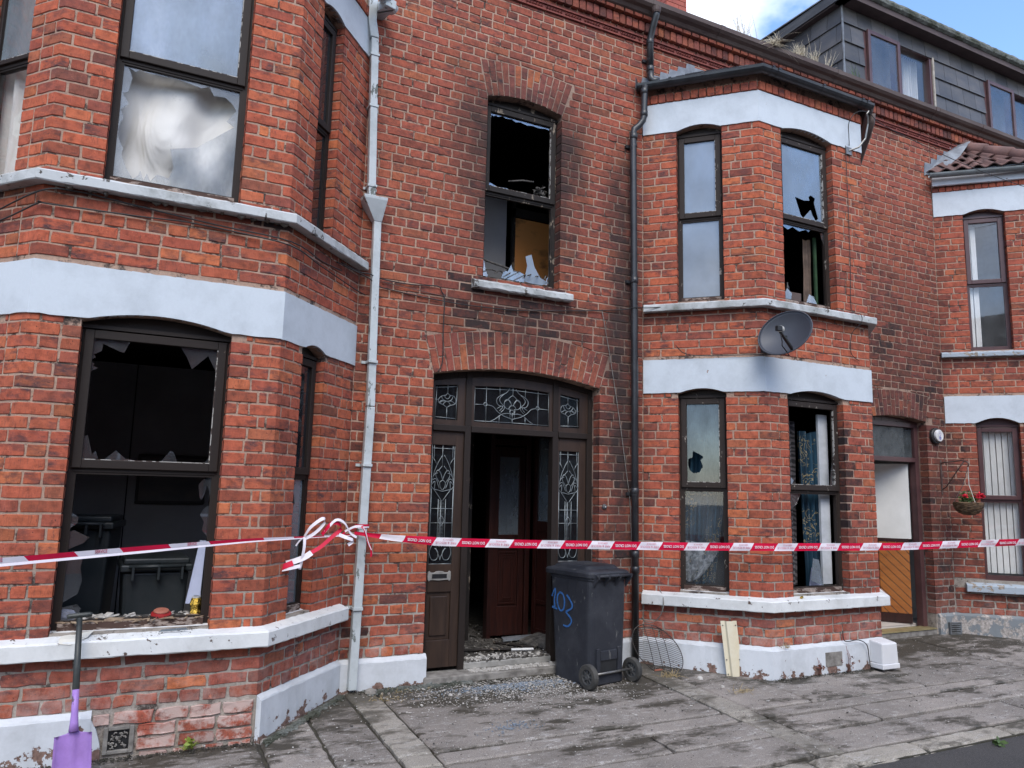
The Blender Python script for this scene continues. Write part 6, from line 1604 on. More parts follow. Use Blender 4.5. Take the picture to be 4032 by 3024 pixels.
def tape_left():
    t = empty('barrier_tape', 'folded red and white tape crossing before the left bay, knotted by the white pipe', 'barrier tape', group='fire service tape')
    o = Vector((1.50,-.17,1.19)); d = Vector((-.80,-.83,0)).normalized(); n_ = Vector((.83*-1,.8,0)).normalized()*-1
    n_ = Vector((d.y,-d.x,0)); 
    if n_.y > 0: n_ = -n_
    def P(s, v, n=0): z = 1.193+.02*min(1, s/1.2)+.004*math.sin(s); return Vector((o.x,o.y,0))+d*s+Vector((0,0,z+v))+n_*n
    mr, mw = MB(), MB()
    def hw(s): return .006+.011*min(1, max(0, s-.45)/1.6)
    cells = [(.0,.28,1),(.28,.5,0),(.5,.78,1),(.78,1.02,0),(1.02,1.30,1),(1.30,1.62,0),(1.62,1.92,1),(1.92,2.22,0),(2.22,2.46,1),(2.46,2.72,0),(2.72,3.0,1),(3.0,3.3,0)]
    cells = [(.0,.16,1),(.16,.36,0),(.36,.74,1),(.74,1.07,0),(1.07,1.57,1),(1.57,1.88,0),(1.88,2.20,1),(2.20,2.46,0),(2.46,2.71,1),(2.71,3.1,0),(3.1,3.4,1)]
    for a, b, r in cells:
        m = mr if r else mw; vs = []; n = 6
        for i in range(n+1):
            for v in (-.35, 1): s = a+(b-a)*i/n+.02*v*hw(a)/.017; vs.append(P(s, hw(s)*v, .002))
        m.add(vs, [(2*i,2*i+2,2*i+3,2*i+1) for i in range(n)])
        vs = []
        for i in range(n+1):
            for v in (-1, -.35): s = a+(b-a)*i/n; vs.append(P(s, hw(s)*v, .006+.008*(v < -.5)))
        mw.add(vs, [(2*i,2*i+2,2*i+3,2*i+1) for i in range(n)])
    mw.build('white_stripe', 'tape_white', t, recalc=False, smooth=True, kind='stuff'); mr.build('red_stripe', 'tape_red', t, recalc=False, smooth=True, kind='stuff')
    for s in (1.72, 2.33, 2.86):
        q = text('SERVICE', .022, 'tape_print', P(s, hw(s)*.45, .0045), -d, UZ, t, bold=.0005, sx=.9)
    # knots and loose ends
    K1 = P(.62, 0); K2 = P(.13, .0)
    R_, Wm = MB(), MB()
    def loop(mb, rel, w, org, up=Vector((0,.4,1)), tw=None): ribbon(mb, spline([org+Vector((a*.82,-b,c)) for a, b, c in rel], 4), w*.8, up=up)
    loop(Wm, [(0,0,0),(.04,.04,.07),(.13,.06,.13),(.15,.05,.10),(.08,.03,.03),(.0,.01,-.01)], .030, K1)
    loop(Wm, [(0,.02,0),(-.005,.05,-.06),(-.02,.05,-.16),(-.03,.04,-.21)], .026, K1, Vector((1,.3,.0)))
    loop(Wm, [(0,.02,0),(-.04,.03,-.02),(-.07,.03,-.055)], .014, K1)
    loop(R_, [(.14,.03,.02),(.20,.05,.09),(.26,.05,.10),(.30,.03,.06),(.22,.03,.0),(.14,.03,-.06),(.06,.03,-.10)], .034, K1)
    loop(Wm, [(.16,.04,.04),(.24,.06,.12),(.32,.05,.10),(.38,.03,.03),(.44,.02,.0)], .024, K1)
    loop(Wm, [(.28,.04,.02),(.34,.07,.0),(.40,.06,-.02),(.36,.05,-.05)], .030, K1)
    loop(Wm, [(.06,.04,-.10),(.0,.05,-.13),(-.08,.05,-.155),(-.14,.03,-.17)], .048, K1); loop(R_, [(-.09,.056,-.165),(-.15,.046,-.185),(-.19,.03,-.20)], .048, K1)
    loop(Wm, [(-.20,.03,-.215),(-.12,.06,-.20),(-.03,.06,-.185)], .030, K1)
    loop(R_, [(0,.0,0),(.06,.03,.04),(.12,.05,.06)], .020, K2); loop(Wm, [(.03,.02,.03),(.10,.05,.065),(.17,.05,.07),(.20,.02,.06),(.17,-.04,.055)], .022, K2)
    loop(R_, [(.17,.055,.07),(.20,.06,.04),(.235,.05,-.04),(.27,.05,-.10),(.275,.05,-.155)], .020, K2, Vector((1,.2,0)))
    loop(Wm, [(.18,.065,.065),(.205,.07,.03),(.24,.06,-.05),(.272,.06,-.105)], .008, K2, Vector((1,.2,0)))
    # turns round the pipe
    for dz in (.045,.058):
        m = Wm if dz < .05 else R_; ribbon(m, [(1.577,-.02,1.20+dz),(1.577,-.105,1.20+dz+.004),(1.668,-.105,1.205+dz),(1.668,-.02,1.20+dz)], .016)
    Wm.build('loose_end', 'tape_white', t, recalc=False, smooth=True, kind='stuff'); R_.build('loose_end', 'tape_red', t, recalc=False, smooth=True, kind='stuff')
tape_left()

# ============================================================ CURTAINS AND CONTENTS OF THE WINDOWS
simple('green_cloth', (.03,.075,.03), (.015,.04,.02), 9, .8, .2); simple('lace', (.22,.24,.26), (.09,.10,.11), 26, .9, .2, lo=.42, hi=.55)
def cloth(fr, u0, u1, z0, z1, n, folds=6, amp=.02, mat='net_curtain', label='', narrow=0, pull=0, grp=None):
    m = MB(); K, J_ = 60, 14; vs = []
    for j in range(J_+1):
        v = j/J_; z = z0+(z1-z0)*v
        for i in range(K+1):
            q = i/K; wdt = 1-narrow*(1-v)**1.5; u = u0+(u1-u0)*(q*wdt+pull*(1-wdt))
            vs.append(fr.P(u, z+.01*math.sin(q*9), n+amp*math.sin(q*folds*2*math.pi+1.3*v)+.5*amp*mnoise.noise(Vector((q*4,v*3,folds)))))
    W_ = K+1; m.add(vs, [(j*W_+i,j*W_+i+1,(j+1)*W_+i+1,(j+1)*W_+i) for j in range(J_) for i in range(K)])
    return tag(m.build('curtain', mat, smooth=True, recalc=False), label, 'curtain', grp)
# billowing white sheet behind the smashed upper window of the left bay
m = MB(); vs = []; K, J_ = 40, 40
for j in range(J_+1):
    for i in range(K+1):
        q, v = i/K, j/J_; u = .31+.80*q; z = 3.485+.82*v+(.035*q)*(1-v)
        belly = .10*math.exp(-((q-.45)/.3)**2-((v-.45)/.35)**2); fold = .030*math.sin((q*1.5-v*.8)*8+2*mnoise.noise(Vector((q*2,v*2,1))))*(1-math.exp(-((q-.35)/.28)**2))+.012*math.sin((q*.6+v)*13)*(1-v) 
        vs.append(AF.P(u, z, -.235+belly+fold*1.4+.02*mnoise.noise(Vector((q*3,v*3,7)))+.012*mnoise.noise(Vector((q*9,v*4,3)))))
m.add(vs, [(j*(K+1)+i,j*(K+1)+i+1,(j+1)*(K+1)+i+1,(j+1)*(K+1)+i) for j in range(J_) for i in range(K)])
tag(m.build('curtain', 'sheet', smooth=True, recalc=False), 'white sheet billowing behind the big jagged hole in the left bay upper window', 'curtain', 'white curtains of the left bay')
cloth(AF, .30, 1.12, 4.36, 5.16, -.17, 4, .022, 'net_curtain', 'white curtain behind the unbroken top pane of the left bay', grp='white curtains of the left bay')
cloth(AL, .25, .80, 3.46, 5.12, -.20, 4, .03, 'sheet', 'white curtain at the left edge of the photo behind a holed pane', grp='white curtains of the left bay')
cloth(AR, .30, .46, .75, 1.62, -.22, 1.5, .01, 'white_board', 'pale blue curtain in the narrow lower window beside the white pipe')
cloth(BL, .34, .80, .74, 2.45, -.20, 5, .03, 'blue_curtain', 'blue curtain with gold scrolls in the narrow lower window of the right bay', narrow=.35, pull=0)
cloth(BL, .335, .70, .76, 1.12, -.165, 2.5, .012, 'lace', 'torn net with leaf pattern at the foot of the right bay narrow window', narrow=.6, pull=0)
cloth(BF, .44, .66, .72, 2.30, -.30, 3, .025, 'grey_curtain', 'grey leaf patterned curtain inside the right bay front window')
cloth(BF, .62, .90, .72, 2.20, -.22, 3.5, .035, 'blue_curtain', 'blue and gold curtain hanging in the right bay front window', narrow=.25, pull=1)
m = MB(); m.fbox(BF, .86, .985, .74, 2.38, -.19, -.165); tag(m.build('lining_board', 'white_frame'), 'white weathered board beside the blue curtain in the right bay window', 'board')
m = MB(); m.fbox(BF, .91, .94, 3.50, 4.22, -.20, -.18); tag(m.build('curtain', 'green_cloth', None), 'strip of green curtain in the burnt upper window of the right bay', 'curtain')
cloth(BF, .80, .91, 3.48, 4.2, -.24, 2, .012, 'chair_fabric', 'brown meshed curtain next to the green strip in the upper bay window')
t = empty('armchair', 'brown fabric armchair seen through the smashed lower window of the right bay', 'armchair')
m = MB(); m.lathe(BF.P(.52,.98,-.55), [(0,.12),(.10,.11),(.17,.05),(.18,-.03),(.10,-.09),(0,-.10)], 16, (0,0,1)); m.build('head_cushion', 'chair_fabric', t, smooth=True)
m = MB(); m.fbox(BF, .30, .68, .12, .90, -.75, -.45); m.build('back', 'chair_fabric', t, bev=.06); m = MB(); m.fbox(BF, .25, .75, .12, .68, -.60, -.25); m.build('arm', 'chair_fabric', t, bev=.05)
m = MB(); m.poly_hole(BF, [(.665,.735),(.83,.735),(.79,.86),(.70,.90)], [], -.16,-.15); tag(m.build('lace_scrap', 'white_board'), 'pale blue lace scrap on the sill under the blue curtain', 'fabric scrap')
m = MB(); m.fbox(BF, .40,.66, 3.47,3.58,-.19,-.14); tag(m.build('box', 'gutter_brown', bev=.005), 'small brown box on the sill of the right bay upper window', 'box')
m = MB(); m.lathe(BF.P(.50,3.58,-.165), [(.0,0),(.018,0),(.018,.05),(.008,.07),(.008,.10),(0,.10)], 10); tag(m.build('bottle', 'dark_plastic', smooth=True), 'dark bottle on the brown box in the right bay upper window', 'bottle')
# neighbour's vertical blinds
for fr, o_, lab in ((CL,oCLl,'lower'),(CL,oCLu,'upper')):
    t = empty('vertical_blind', 'white vertical blind in the %s window of the far right bay' % lab, 'blind', group='blinds in the far right bay')
    n = 6 if lab == 'lower' else 2
    for i in range(n):
        u = o_['u0']+.042+i*.066; m = MB(); a = .5; z0, z1 = (.72, 2.42) if lab == 'lower' else (3.48, 5.08)
        vs = [fr.P(u, z0, -.150), fr.P(u+.060, z0, -.162), fr.P(u+.060, z1, -.162), fr.P(u, z1, -.150)]
        vs += [v+fr.n*-.002 for v in vs]; m.add(vs, [(0,1,2,3),(7,6,5,4),(0,4,5,1),(1,5,6,2),(2,6,7,3),(3,7,4,0)]); m.build('blind_slat', 'hall_white', t)
# burnt bedroom over the door: scorched cupboard
t = empty('cupboard', 'scorched wooden cupboard door inside the burnt window over the doorway', 'cupboard')
m = MB(); m.box(3.62,3.95,1.25,1.32,2.99,4.62); m.build('side', 'charred_wood', t); m = MB(); m.box(3.52,3.95,1.205,1.245,3.05,4.55); m.build('door', 'scorched_board', t); m = MB(); m.box(3.49,3.52,1.19,1.25,3.0,4.75); m.box(3.95,3.98,1.19,1.25,3.0,4.75); m.box(3.49,3.98,1.19,1.25,4.56,4.66); m.build('frame', 'charred_wood', t)
m = MB(); m.box(3.1,3.46,1.3,1.33,3.0,4.8); tag(m.build('wall_panel', 'grey_panel'), 'smoke blackened panel left of the scorched cupboard', 'panel')
m = MB()
for i in range(9): x = 2.68+.07*i; m.tube([(x,-.02+.1*random.random(),3.50+.05*random.random()), (x+.1,.15,3.56+.04*random.random()), (x+.22,.3,3.60)], .006, 5)
m.tube([(2.64,.16,3.66),(2.9,.17,3.62),(3.15,.16,3.555)], .010, 6); m.tube([(2.93,.17,4.46),(3.08,.17,4.50),(3.2,.17,4.51)], .008, 6)
tag(m.build('charred_battens', 'ash_bit', smooth=True), 'charred sticks and rods fallen across the burnt window above the door', 'debris')
leafcluster((3.27,.16,4.42), .06, 90, 'ash_bit', tag(bpy.data.objects.new('charred_clump', None), 'charred clump hanging in the corner of the burnt upper sash', 'debris') , .022, 'charred_fragments')
COL.objects.link(bpy.data.objects['charred_clump'])

# room behind the smashed lower window of the left bay
t = empty('wall_panelling', 'dark grey panelled partition deep inside the left bay room', 'partition')
for a, b in ((-.50,-.065),(-.055,.62),(.63,1.5)):
    m = MB(); m.box(a,b,1.52,1.56,.12,2.6); m.build('panel', 'grey_panel', t)
t = empty('picture', 'framed dark picture hanging on the grey partition inside the left bay', 'picture')
m = MB(); m.box(.01,.575,1.48,1.515,1.37,1.80); m.build('frame', 'dark_plastic', t, bev=.005); m = MB(); m.box(.035,.55,1.472,1.479,1.395,1.775); m.build('print', 'slate_dormer', t)
def inbin(x, y, w, d, h, label, ang=0):
    t = empty('wheelie_bin', label, 'bin', group='dark bins inside the left bay room'); ca, sa = math.cos(ang), math.sin(ang)
    def Q(u, v, z): return Vector((x+u*ca-v*sa, y+u*sa+v*ca, z))
    def bx(m, u0,u1,v0,v1,z0,z1,tp=0): m.add([Q(u0+tp,v0+tp,z0),Q(u1-tp,v0+tp,z0),Q(u1-tp,v1-tp,z0),Q(u0+tp,v1-tp,z0),Q(u0,v0,z1),Q(u1,v0,z1),Q(u1,v1,z1),Q(u0,v1,z1)], [(0,3,2,1),(4,5,6,7),(0,1,5,4),(1,2,6,5),(2,3,7,6),(3,0,4,7)])
    m = MB(); bx(m, 0,w,0,d,.12,h-.12,.04); m.build('body', 'bin_plastic_in', t, bev=.02)
    m = MB(); bx(m, -.02,w+.02,-.03,d+.02,h-.12,h-.07); bx(m, .0,w,-.0,d,h-.07,h-.03); m.build('lid', 'bin_plastic_in', t, bev=.012)
    m = MB(); m.tube([Q(.03,-.06,h-.08),Q(w-.03,-.06,h-.08)], .012, 8); m.build('handle', 'bin_plastic_in', t, smooth=True)
    for u in (.05, w*.5, w-.06): m = MB(); bx(m, u,u+.015,-.07,.0,h-.17,h-.07); m.build('hinge_web', 'bin_plastic_in', t)
inbin(-.42, .15, .30, .45, 1.34, 'taller dark bin standing inside the left part of the smashed bay window', -.15)
inbin(-.02, -.05, .42, .50, 1.06, 'lower dark bin with hinged lid inside the right part of the smashed bay window', .05)
m = MB(); m.add([(.36,-.50,.78),(.44,-.55,.78),(.455,-.52,1.18),(.42,-.48,1.18),(.36,-.48,.78),(.44,-.53,.78),(.455,-.50,1.18),(.42,-.46,1.18)], [(0,1,2,3),(7,6,5,4),(0,4,5,1),(1,5,6,2),(2,6,7,3),(3,7,4,0)]); tag(m.build('board', 'white_board'), 'pale lilac board leaning inside the right edge of the smashed bay window', 'board')
# window board with what lies on it
m = MB(); m.fbox(AF, .27, 1.13, .69, .722, -.30, -.13); tag(m.build('window_board', 'ash_bit'), 'littered inner window board of the smashed left bay window', 'window board')
t = empty('pot_lid', 'upturned red lid with ring handle on the left bay window board', 'lid')
rc = AF.P(.855, .742, -.135)
m = MB(); m.lathe(rc, [(0,.030),(.035,.030),(.040,.018),(.058,.010),(.060,.002),(.045,-.006),(0,-.012)], 24, (0,-.25,1)); m.build('disc', 'red_plastic', t, smooth=False)
m = MB(); m.lathe(rc+Vector((0,0,.022)), [(.046,0),(.043,.006),(.036,.010),(0,.011)], 20, (0,-.2,1)); m.build('rim', 'terracotta_pot', t, smooth=True)
m = MB(); m.tube([rc+Vector((.028*math.cos(a),-.056,-.004-.022*math.sin(a))) for a in [math.pi*i/10 for i in range(11)]], .004, 6); m.build('ring_handle', 'red_plastic', t, smooth=True)
t = empty('gold_pot', 'shiny gold foil pot with white rim in the right corner of the smashed bay window', 'pot')
gcn = AF.P(1.052, .722, -.155); m = MB(); pr_ = [(.030,0),(.034,.02),(.030,.045),(.037,.075),(.030,.105),(.024,.118)]
m.lathe(gcn, pr_, 9); m.build('foil', 'gold', t); m = MB(); m.lathe(gcn, [(.020,.112),(.027,.113),(.028,.122),(.020,.123)], 18); m.build('rim', 'flat_white', t)
def bits(name, label, n, area_, zf, size, mat, asp=(.5,1.6), flat=.25, dens=None, cat='debris', kind='stuff', rot=.35):
    m = MB(); k = 0
    while k < n:
        x, y = area_(); k += 1
        if dens and random.random() > dens(x, y): continue
        s = size*random.uniform(.35,1.3)*(2 if random.random() < .05 else 1); a = random.uniform(0,6.28); l, w_, h = s*random.uniform(*asp), s*.6, s*flat*random.uniform(.4,1)
        c_ = Vector((x, y, zf(x,y)+h*.4)); A = Vector((math.cos(a), math.sin(a), random.uniform(-rot,rot)*.5))*l*.5; B_ = Vector((-math.sin(a), math.cos(a), random.uniform(-rot,rot)*.5))*w_*.5; U_ = Vector((0,0,h))
        p = [c_-A-B_*.7, c_+A*.8-B_, c_+A+B_*.6, c_-A*.5+B_]
        m.add([q-U_*.5 for q in p]+[q+U_*.5 for q in p], [(0,3,2,1),(4,5,6,7),(0,1,5,4),(1,2,6,5),(2,3,7,6),(3,0,4,7)])
    return tag(m.build(name, mat, recalc=False), label, cat, None, kind)
wb = lambda: (random.uniform(-.36,.50), random.uniform(-.66,-.55))
bits('debris', 'ash and torn scraps along the smashed left bay window board', 230, wb, lambda x,y: .725, .03, 'ash_bit'); bits('debris', 'pale paper scraps along the smashed left bay window board', 45, wb, lambda x,y: .735, .035, 'plaster_bit', rot=.8)
bits('debris', 'splinters on the wooden bottom rail of the smashed left bay window', 60, lambda: (random.uniform(-.36,.48), random.uniform(-.74,-.69)), lambda x,y: .728, .03, 'wood_bit', asp=(1.5,4))
m = MB(); m.lathe(AF.P(.27+.06,.725,-.17), [(.0,0),(.05,.0),(.07,.03),(.05,.06),(0,.07)], 7); tag(m.build('plastic_bag', 'white_board', smooth=False), 'crumpled clear bag in the left corner of the smashed bay window', 'bag')
sx = lambda: (random.uniform(-.33,.48), random.uniform(-.87,-.78))
szf = lambda x, y: .655+(y+.84)*.3
bits('debris', 'glass and paint flakes on the white sill of the left bay', 130, sx, szf, .011, 'plaster_bit'); bits('debris', 'dark crumbs on the white sill of the left bay', 110, sx, szf, .009, 'ash_bit')
m = MB(); m.add([AF.P(.33,.659,.055),AF.P(.47,.662,.05),AF.P(.50,.69,.0),AF.P(.40,.675,-.01),AF.P(.34,.672,.02),AF.P(.335,.64,.088),AF.P(.39,.632,.090)], [(0,5,6,1),(0,1,3,4),(1,2,3)]); tag(m.build('torn_paper', 'cream_wall'), 'torn cream paper lying on the left bay sill behind the shovel', 'paper')
m = MB(); m.poly_hole(Fr(.20,-.84,1,0,.668), [(0,0),(.17,.004),(.15,.018),(.02,.014)], [], 0, .003); tag(m.build('glass_shard', 'glass_smoked'), 'long green glass sliver on the left bay sill under the red lid', 'glass shard')
m = MB(); m.lathe((5.47,-.86,.665), [(0,0),(.011,0),(.011,.03),(0,.03)], 8, (1,.3,.1)); tag(m.build('cork', 'gold'), 'small brown stub on the right bay sill', 'cork')

# ============================================================ HALL DEBRIS, PAVEMENT LITTER, PLANTS
hall = lambda: (random.uniform(2.62,3.72), random.uniform(.22,1.7))
bits('rubble', 'ash and plaster covering the hall floor inside the open doorway', 1500, hall, lambda x,y: .103, .035, 'ash_bit', dens=lambda x,y: 1)
bits('rubble', 'pale plaster bits on the hall floor inside the open doorway', 700, hall, lambda x,y: .11, .022, 'plaster_bit', dens=lambda x,y: max(.12, 1.1-y*1.2))
bits('rubble', 'plaster dust and splinters lying on the doorstep', 900, lambda: (random.uniform(2.62,3.42), random.uniform(-.02,.10)), lambda x,y: .064, .016, 'plaster_bit', flat=.3)
bits('rubble', 'ash flakes and charred chips lying on the doorstep', 700, lambda: (random.uniform(2.62,3.42), random.uniform(.11,.29)), lambda x,y: .12, .022, 'ash_bit', flat=.4, rot=.9)
bits('rubble', 'pale broken pieces on the inner edge of the doorstep', 260, lambda: (random.uniform(2.62,3.42), random.uniform(.11,.29)), lambda x,y: .125, .022, 'plaster_bit', flat=.4, rot=.9)
def mound(x, y): return .10+.34*math.exp(-((x-2.72)/.32)**2-((y-1.65)/.34)**2)
mnd = lambda: (random.gauss(2.75,.24), random.gauss(1.6,.25))
bits('rubble', 'mound of burnt rubble at the back left of the hall', 1500, mnd, mound, .055, 'ash_bit', rot=1.2); bits('rubble', 'pale lumps in the rubble mound at the back of the hall', 170, mnd, lambda x,y: mound(x,y)+.01, .04, 'plaster_bit', rot=1.2)
m = MB(); m.lathe((2.75,1.62,.09), [(.62,0),(.5,.06),(.3,.22),(.1,.33),(0,.34)], 16); tag(m.build('rubble_core', 'ash_bit', smooth=True, kind='stuff'), 'dark ash heap under the rubble in the hall', 'debris')
m = MB(); ribbon(m, spline([(2.55,1.15,.12),(2.66,1.2,.26),(2.76,1.25,.42),(2.80,1.25,.44)]), [.035]*15+[.03], up=Vector((1,0,.4))); tag(m.build('loose_strip', 'plaster_bit', recalc=False), 'pale curled strip sticking out of the hall rubble', 'strip')
for pts, mat, lab in (([(2.70,.55,.125),(3.35,.38,.13)], 'charred_wood', 'long charred batten lying across the hall floor'), ([(3.14,.30,.15),(3.34,.26,.15)], 'flat_white', 'short white batten on the hall floor near the bin'), ([(3.2,.8,.12),(3.45,.45,.12)], 'charred_wood', 'dark plank end by the inner door')):
    m = MB(); m.tube(pts, .013, 4); tag(m.build('batten', mat), lab, 'batten', 'loose timber on the hall floor')
m = MB(); m.obox(Vector((3.30,.80,.12)), Vector((.33,-.02,.01)), Vector((.04,.12,.0)), Vector((0,0,.02))); tag(m.build('threshold_board', 'lead'), 'grey board at the foot of the inner mahogany door', 'board')
m = MB(); m.obox(Vector((3.45,.45,.11)), Vector((.24,.05,.05)), Vector((-.05,.22,.02)), Vector((0,0,.03))); m.obox(Vector((3.52,.32,.11)), Vector((.2,.0,.10)), Vector((-.03,.2,.0)), Vector((0,0,.06))); tag(m.build('carpet', 'ash_bit', bev=.01), 'crumpled burnt carpet by the right side of the doorway', 'carpet')
out_ = lambda: (random.gauss(2.98,.52), -.10-abs(random.gauss(.06,.30)))
gg = lambda x, y: gz(y)+.004
bits('glass_debris', 'crushed glass and plaster spread on the pavement outside the doorway', 4300, out_, lambda x,y: .065 if y > -.06 else gg(x,y), .0095, 'plaster_bit', flat=.35, dens=lambda x,y: 1 if x < 3.9 else 0)
bits('glass_debris', 'green tinted glass crumbs in front of the doorway', 900, lambda: (random.gauss(2.85,.3), -.22-abs(random.gauss(0,.10))), gg, .011, 'glass_pale', flat=.5)
bits('glass_debris', 'patch of green glass crumbs further out on the pavement', 170, lambda: (random.gauss(2.45,.10), random.gauss(-1.12,.05)), gg, .010, 'glass_pale', flat=.5)
bits('grit', 'scattered pale grit over the pavement', 3200, lambda: (random.uniform(-.4,11), random.uniform(-2.2,-.05)), gg, .0075, 'plaster_bit', flat=.5)
bits('grit', 'scattered dark grit over the pavement', 2200, lambda: (random.uniform(-.4,9), random.uniform(-2.2,-.05)), gg, .007, 'ash_bit', flat=.5)
bits('grit', 'dirt washed against the foot of the walls', 2600, lambda: random.choice([(random.uniform(1.6,2.2), random.gauss(-.06,.03)), (random.uniform(4.4,5.1), 0), (random.uniform(5.1,6.5), -.84-abs(random.gauss(0,.03))), (random.uniform(-.6,.8), -.84-abs(random.gauss(0,.03))), (random.uniform(2.2,3.4), random.gauss(-.14,.03))]), gg, .010, 'joint_dirt', flat=.5)
for x, y, s_, lab in ((4.52,-.60,.05,'lump of broken plaster on the pavement near the wire guard'),(4.55,-.85,.03,'clear glass chunk on the pavement before the right bay'),(2.3,-.35,.03,'pale flat chip on the pavement left of the doorway debris')):
    m = MB(); m.lathe((x,y,gz(y)), [(0,0),(s_*.6,0),(s_*.5,s_*.3),(s_*.2,s_*.5),(0,s_*.5)], 6); tag(m.build('plaster_lump', 'plaster_bit', smooth=False), lab, 'lump')
m = MB(); m.obox(Vector((4.27,-.30,.005)), Vector((.07,-.02,.01)), Vector((.01,.03,0)), Vector((0,0,.006))); tag(m.build('tile_chip', 'terracotta_pot'), 'orange tile chip at the foot of the black pipe', 'chip')
m = MB(); m.lathe((1.74,-.12,.01), [(0,0),(.05,0),(.045,.02),(.02,.03),(0,.03)], 7); tag(m.build('stone', 'air_clay', smooth=False), 'flat broken stone at the foot of the white pipe', 'stone')
WX = [5.62, 6.05, 6.46, 6.70, 6.92, 7.40]
def blades(c, n, h, mat, label, spread=.03, lean=.5, name='grass_tuft', w=.0022, cat='grass', droop=.3, lx=0):
    m = MB()
    for _ in range(n):
        p = Vector(c)+Vector((random.gauss(0,spread), random.gauss(0,spread*.5), 0)); a = random.uniform(0,6.28); L_ = h*random.uniform(.4,1.1); l = lean*random.uniform(.1,1)
        d = Vector((math.cos(a)*l+lx, math.sin(a)*l, 1)).normalized()
        pts = [p+d*L_*t+Vector((math.cos(a),math.sin(a),-1.2))*L_*droop*t*t*l for t in (0,.3,.6,.85,1)]; m.tube(pts, [w,w,w*.8,w*.6,w*.3], 3, cap=False)
    return tag(m.build(name, mat, recalc=False), label, cat, 'dry weeds in the roof gutter' if c[2] > 5 else None)
blades((WX[0],-.12,6.60), 38, .36, 'grass_pale', 'tall pale dry weed standing in the gutter against the cloud', .07, .45, w=.0022)
blades((WX[1],-.17,6.60), 90, .16, 'grass_pale', 'drooping straw tuft hanging over the gutter left of the dormer', .04, .9, droop=1.6, w=.003)
blades((WX[1],-.22,6.58), 30, .30, 'grass_pale', 'straw strands trailing down from the gutter tuft', .02, .2, droop=6, w=.002)
blades((WX[2],-.16,6.60), 110, .17, 'grass_pale', 'second dry grass tuft in the gutter under the dormer cheek', .045, .6, w=.0028)
blades((WX[3],-.16,6.60), 50, .15, 'grass_pale', 'third small dry tuft in the gutter under the dormer cheek', .03, .5, w=.0025); blades((WX[3]+.03,-.15,6.60), 6, .36, 'grass_pale', 'a few tall dry stalks by the third tuft', .03, .25)
blades((WX[4],-.15,6.60), 14, .30, 'grass_pale', 'branching dead stem leaning right before the dormer corner', .03, .5, lx=.5); blades((WX[5],-.15,6.60), 16, .20, 'leaf_green', 'thin green shoots in the gutter under the dormer window', .04, .4)
m = MB(); m.box(WX[1]-.10,WX[1]-.02,-.16,-.12,6.58,6.67); tag(m.build('slate_chip', 'slate_roof'), 'dark slate chip lodged in the gutter by the straw tuft', 'chip')
blades((.42,-.835,-.02), 16, .07, 'leaf_bright', 'small yellow green weed at the foot of the left bay', .02, 1.0, name='weed', w=.004, cat='weed')
tt = bpy.data.objects['weed']; leafcluster((.42,-.88,.025), .035, 16, 'leaf_bright', tt, .022)
blades((7.385,-.02,4.98), 26, .12, 'leaf_green', 'green sprig growing from the wall at the right bay', .02, .9, name='weed', w=.003, cat='weed')
def weed(x, y, h, lab, mat='leaf_red'):
    t = empty('weed', lab, 'weed'); m = MB(); z0 = gz(y)
    for k in range(3): m.tube([(x+.01*k,y,z0),(x+.015*k+.01,y-.01,z0+h*.5),(x+.02*k-.01,y-.005,z0+h*(1-.15*k))], .0022, 5)
    m.build('stem', mat, t, smooth=True); leafcluster((x+.01,y-.01,z0+h*.45), h*.28, 14, mat, t, .018)
weed(5.66,-.855,.16,'reddish weed at the left of the air vent under the right bay'); weed(6.03,-.86,.24,'reddish weed at the right of the air vent under the right bay')
blades((5.30,-.84,.235), 22, .07, 'dry_grass', 'dry straw wisps on top of the right bay plinth', .03, 1.2, w=.0016)
blades((4.30,-.45,-.01), 60, .08, 'dry_grass', 'dry straw beside the wire guard', .05, 2.5, w=.0018); blades((4.62,-1.0,-.035), 40, .08, 'dry_grass', 'dry straw clump on the pavement joint before the right bay', .05, 2.5, w=.0018)
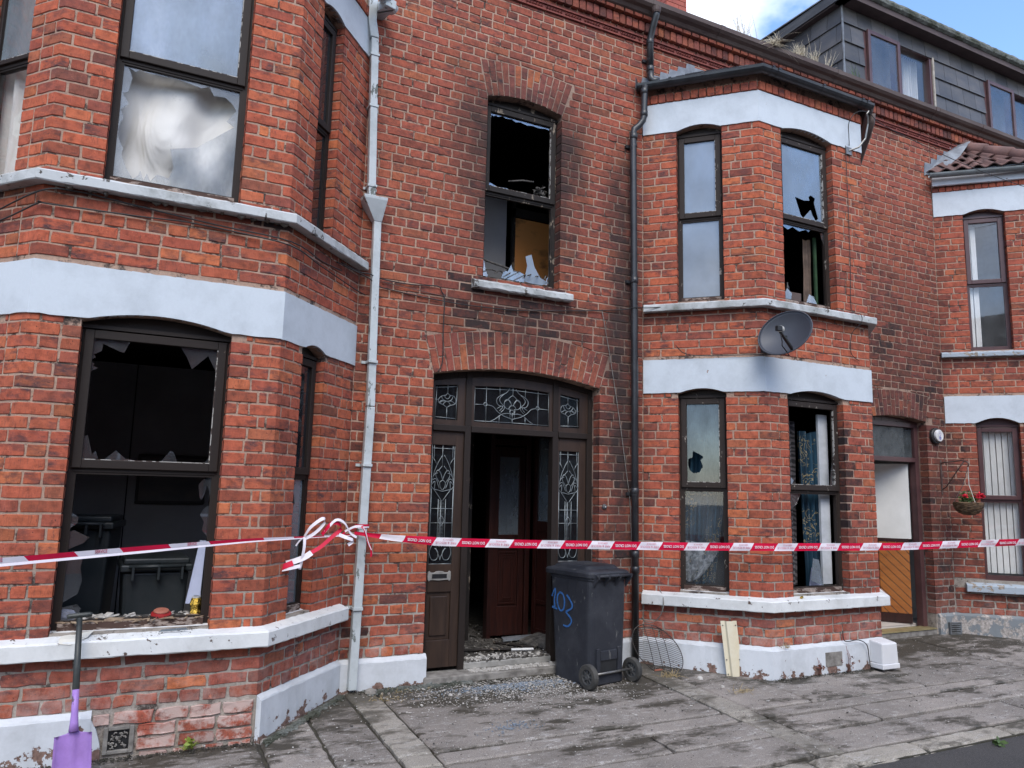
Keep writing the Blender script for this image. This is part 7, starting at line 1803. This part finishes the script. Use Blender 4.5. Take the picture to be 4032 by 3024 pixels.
blades((1.80,-.30,-.005), 40, .07, 'dry_grass', 'straw along the joint near the white pipe', .06, 2.5, w=.0014); blades((2.0,-.13,.005), 40, .04, 'dry_grass', 'dead roots at the foot of the wall left of the doorway', .10, 2.5, w=.0014)
leafcluster((5.55,-2.50,-.105), .045, 26, 'leaf_green', tag(bpy.data.objects.new('gutter_weed', None), 'small green weed in the road gutter at the lower right', 'weed'), .028); COL.objects.link(bpy.data.objects['gutter_weed'])
# moss and dirt on the pavement by the wall
def moss(label, n, f): bits('moss', label, n, f, lambda x,y: gz(y)+.002, .018, 'moss_roll', flat=.5, cat='moss')
moss('moss cushion along the wall between white pipe and doorway', 900, lambda: (random.uniform(1.7,2.6), -.06-abs(random.gauss(.03,.04))))
moss('moss at the foot of the right cant of the left bay', 700, lambda: (lambda t: (.85+.68*t, -.80+.76*t-.05-abs(random.gauss(0,.04))))(random.random()))

# houses across the street, seen only as reflections
def opposite(x0, label):
    h = empty('terraced_house', label, 'house', group='houses across the street')
    m = MB(); m.box(x0,x0+5.96,-19,-12.5,-.3,5.4); m.build('wall', 'far_brick', h)
    m = MB(); m.add([(x0,-12.3,5.35),(x0+5.97,-12.3,5.35),(x0+5.97,-15.75,7.7),(x0,-15.75,7.7),(x0,-19.2,5.35),(x0+5.97,-19.2,5.35)], [(0,1,2,3),(3,2,5,4)]); m.build('roof', 'slate_roof', h)
    for a, b, c, d in ((.6,1.7,.9,2.5),(2.4,3.5,.9,2.5),(4.4,5.3,.1,2.3),(.6,1.7,3.4,4.9),(2.4,3.5,3.4,4.9),(4.4,5.3,3.4,4.9)):
        m = MB(); m.box(x0+a,x0+b,-12.52,-12.46,c,d); w_ = m.build('window', 'flat_white', h); m = MB(); m.box(x0+a+.06,x0+b-.06,-12.46,-12.455,c+.06,d-.06); m.build('pane', 'glass_dark', w_)
for i, lb in enumerate(('first slate roofed house across the street, mirrored in the panes','second slate roofed house across the street, mirrored in the panes','third slate roofed house across the street, mirrored in the panes','fourth slate roofed house across the street, mirrored in the panes','fifth slate roofed house across the street, mirrored in the panes')): opposite(-8+6*i, lb)
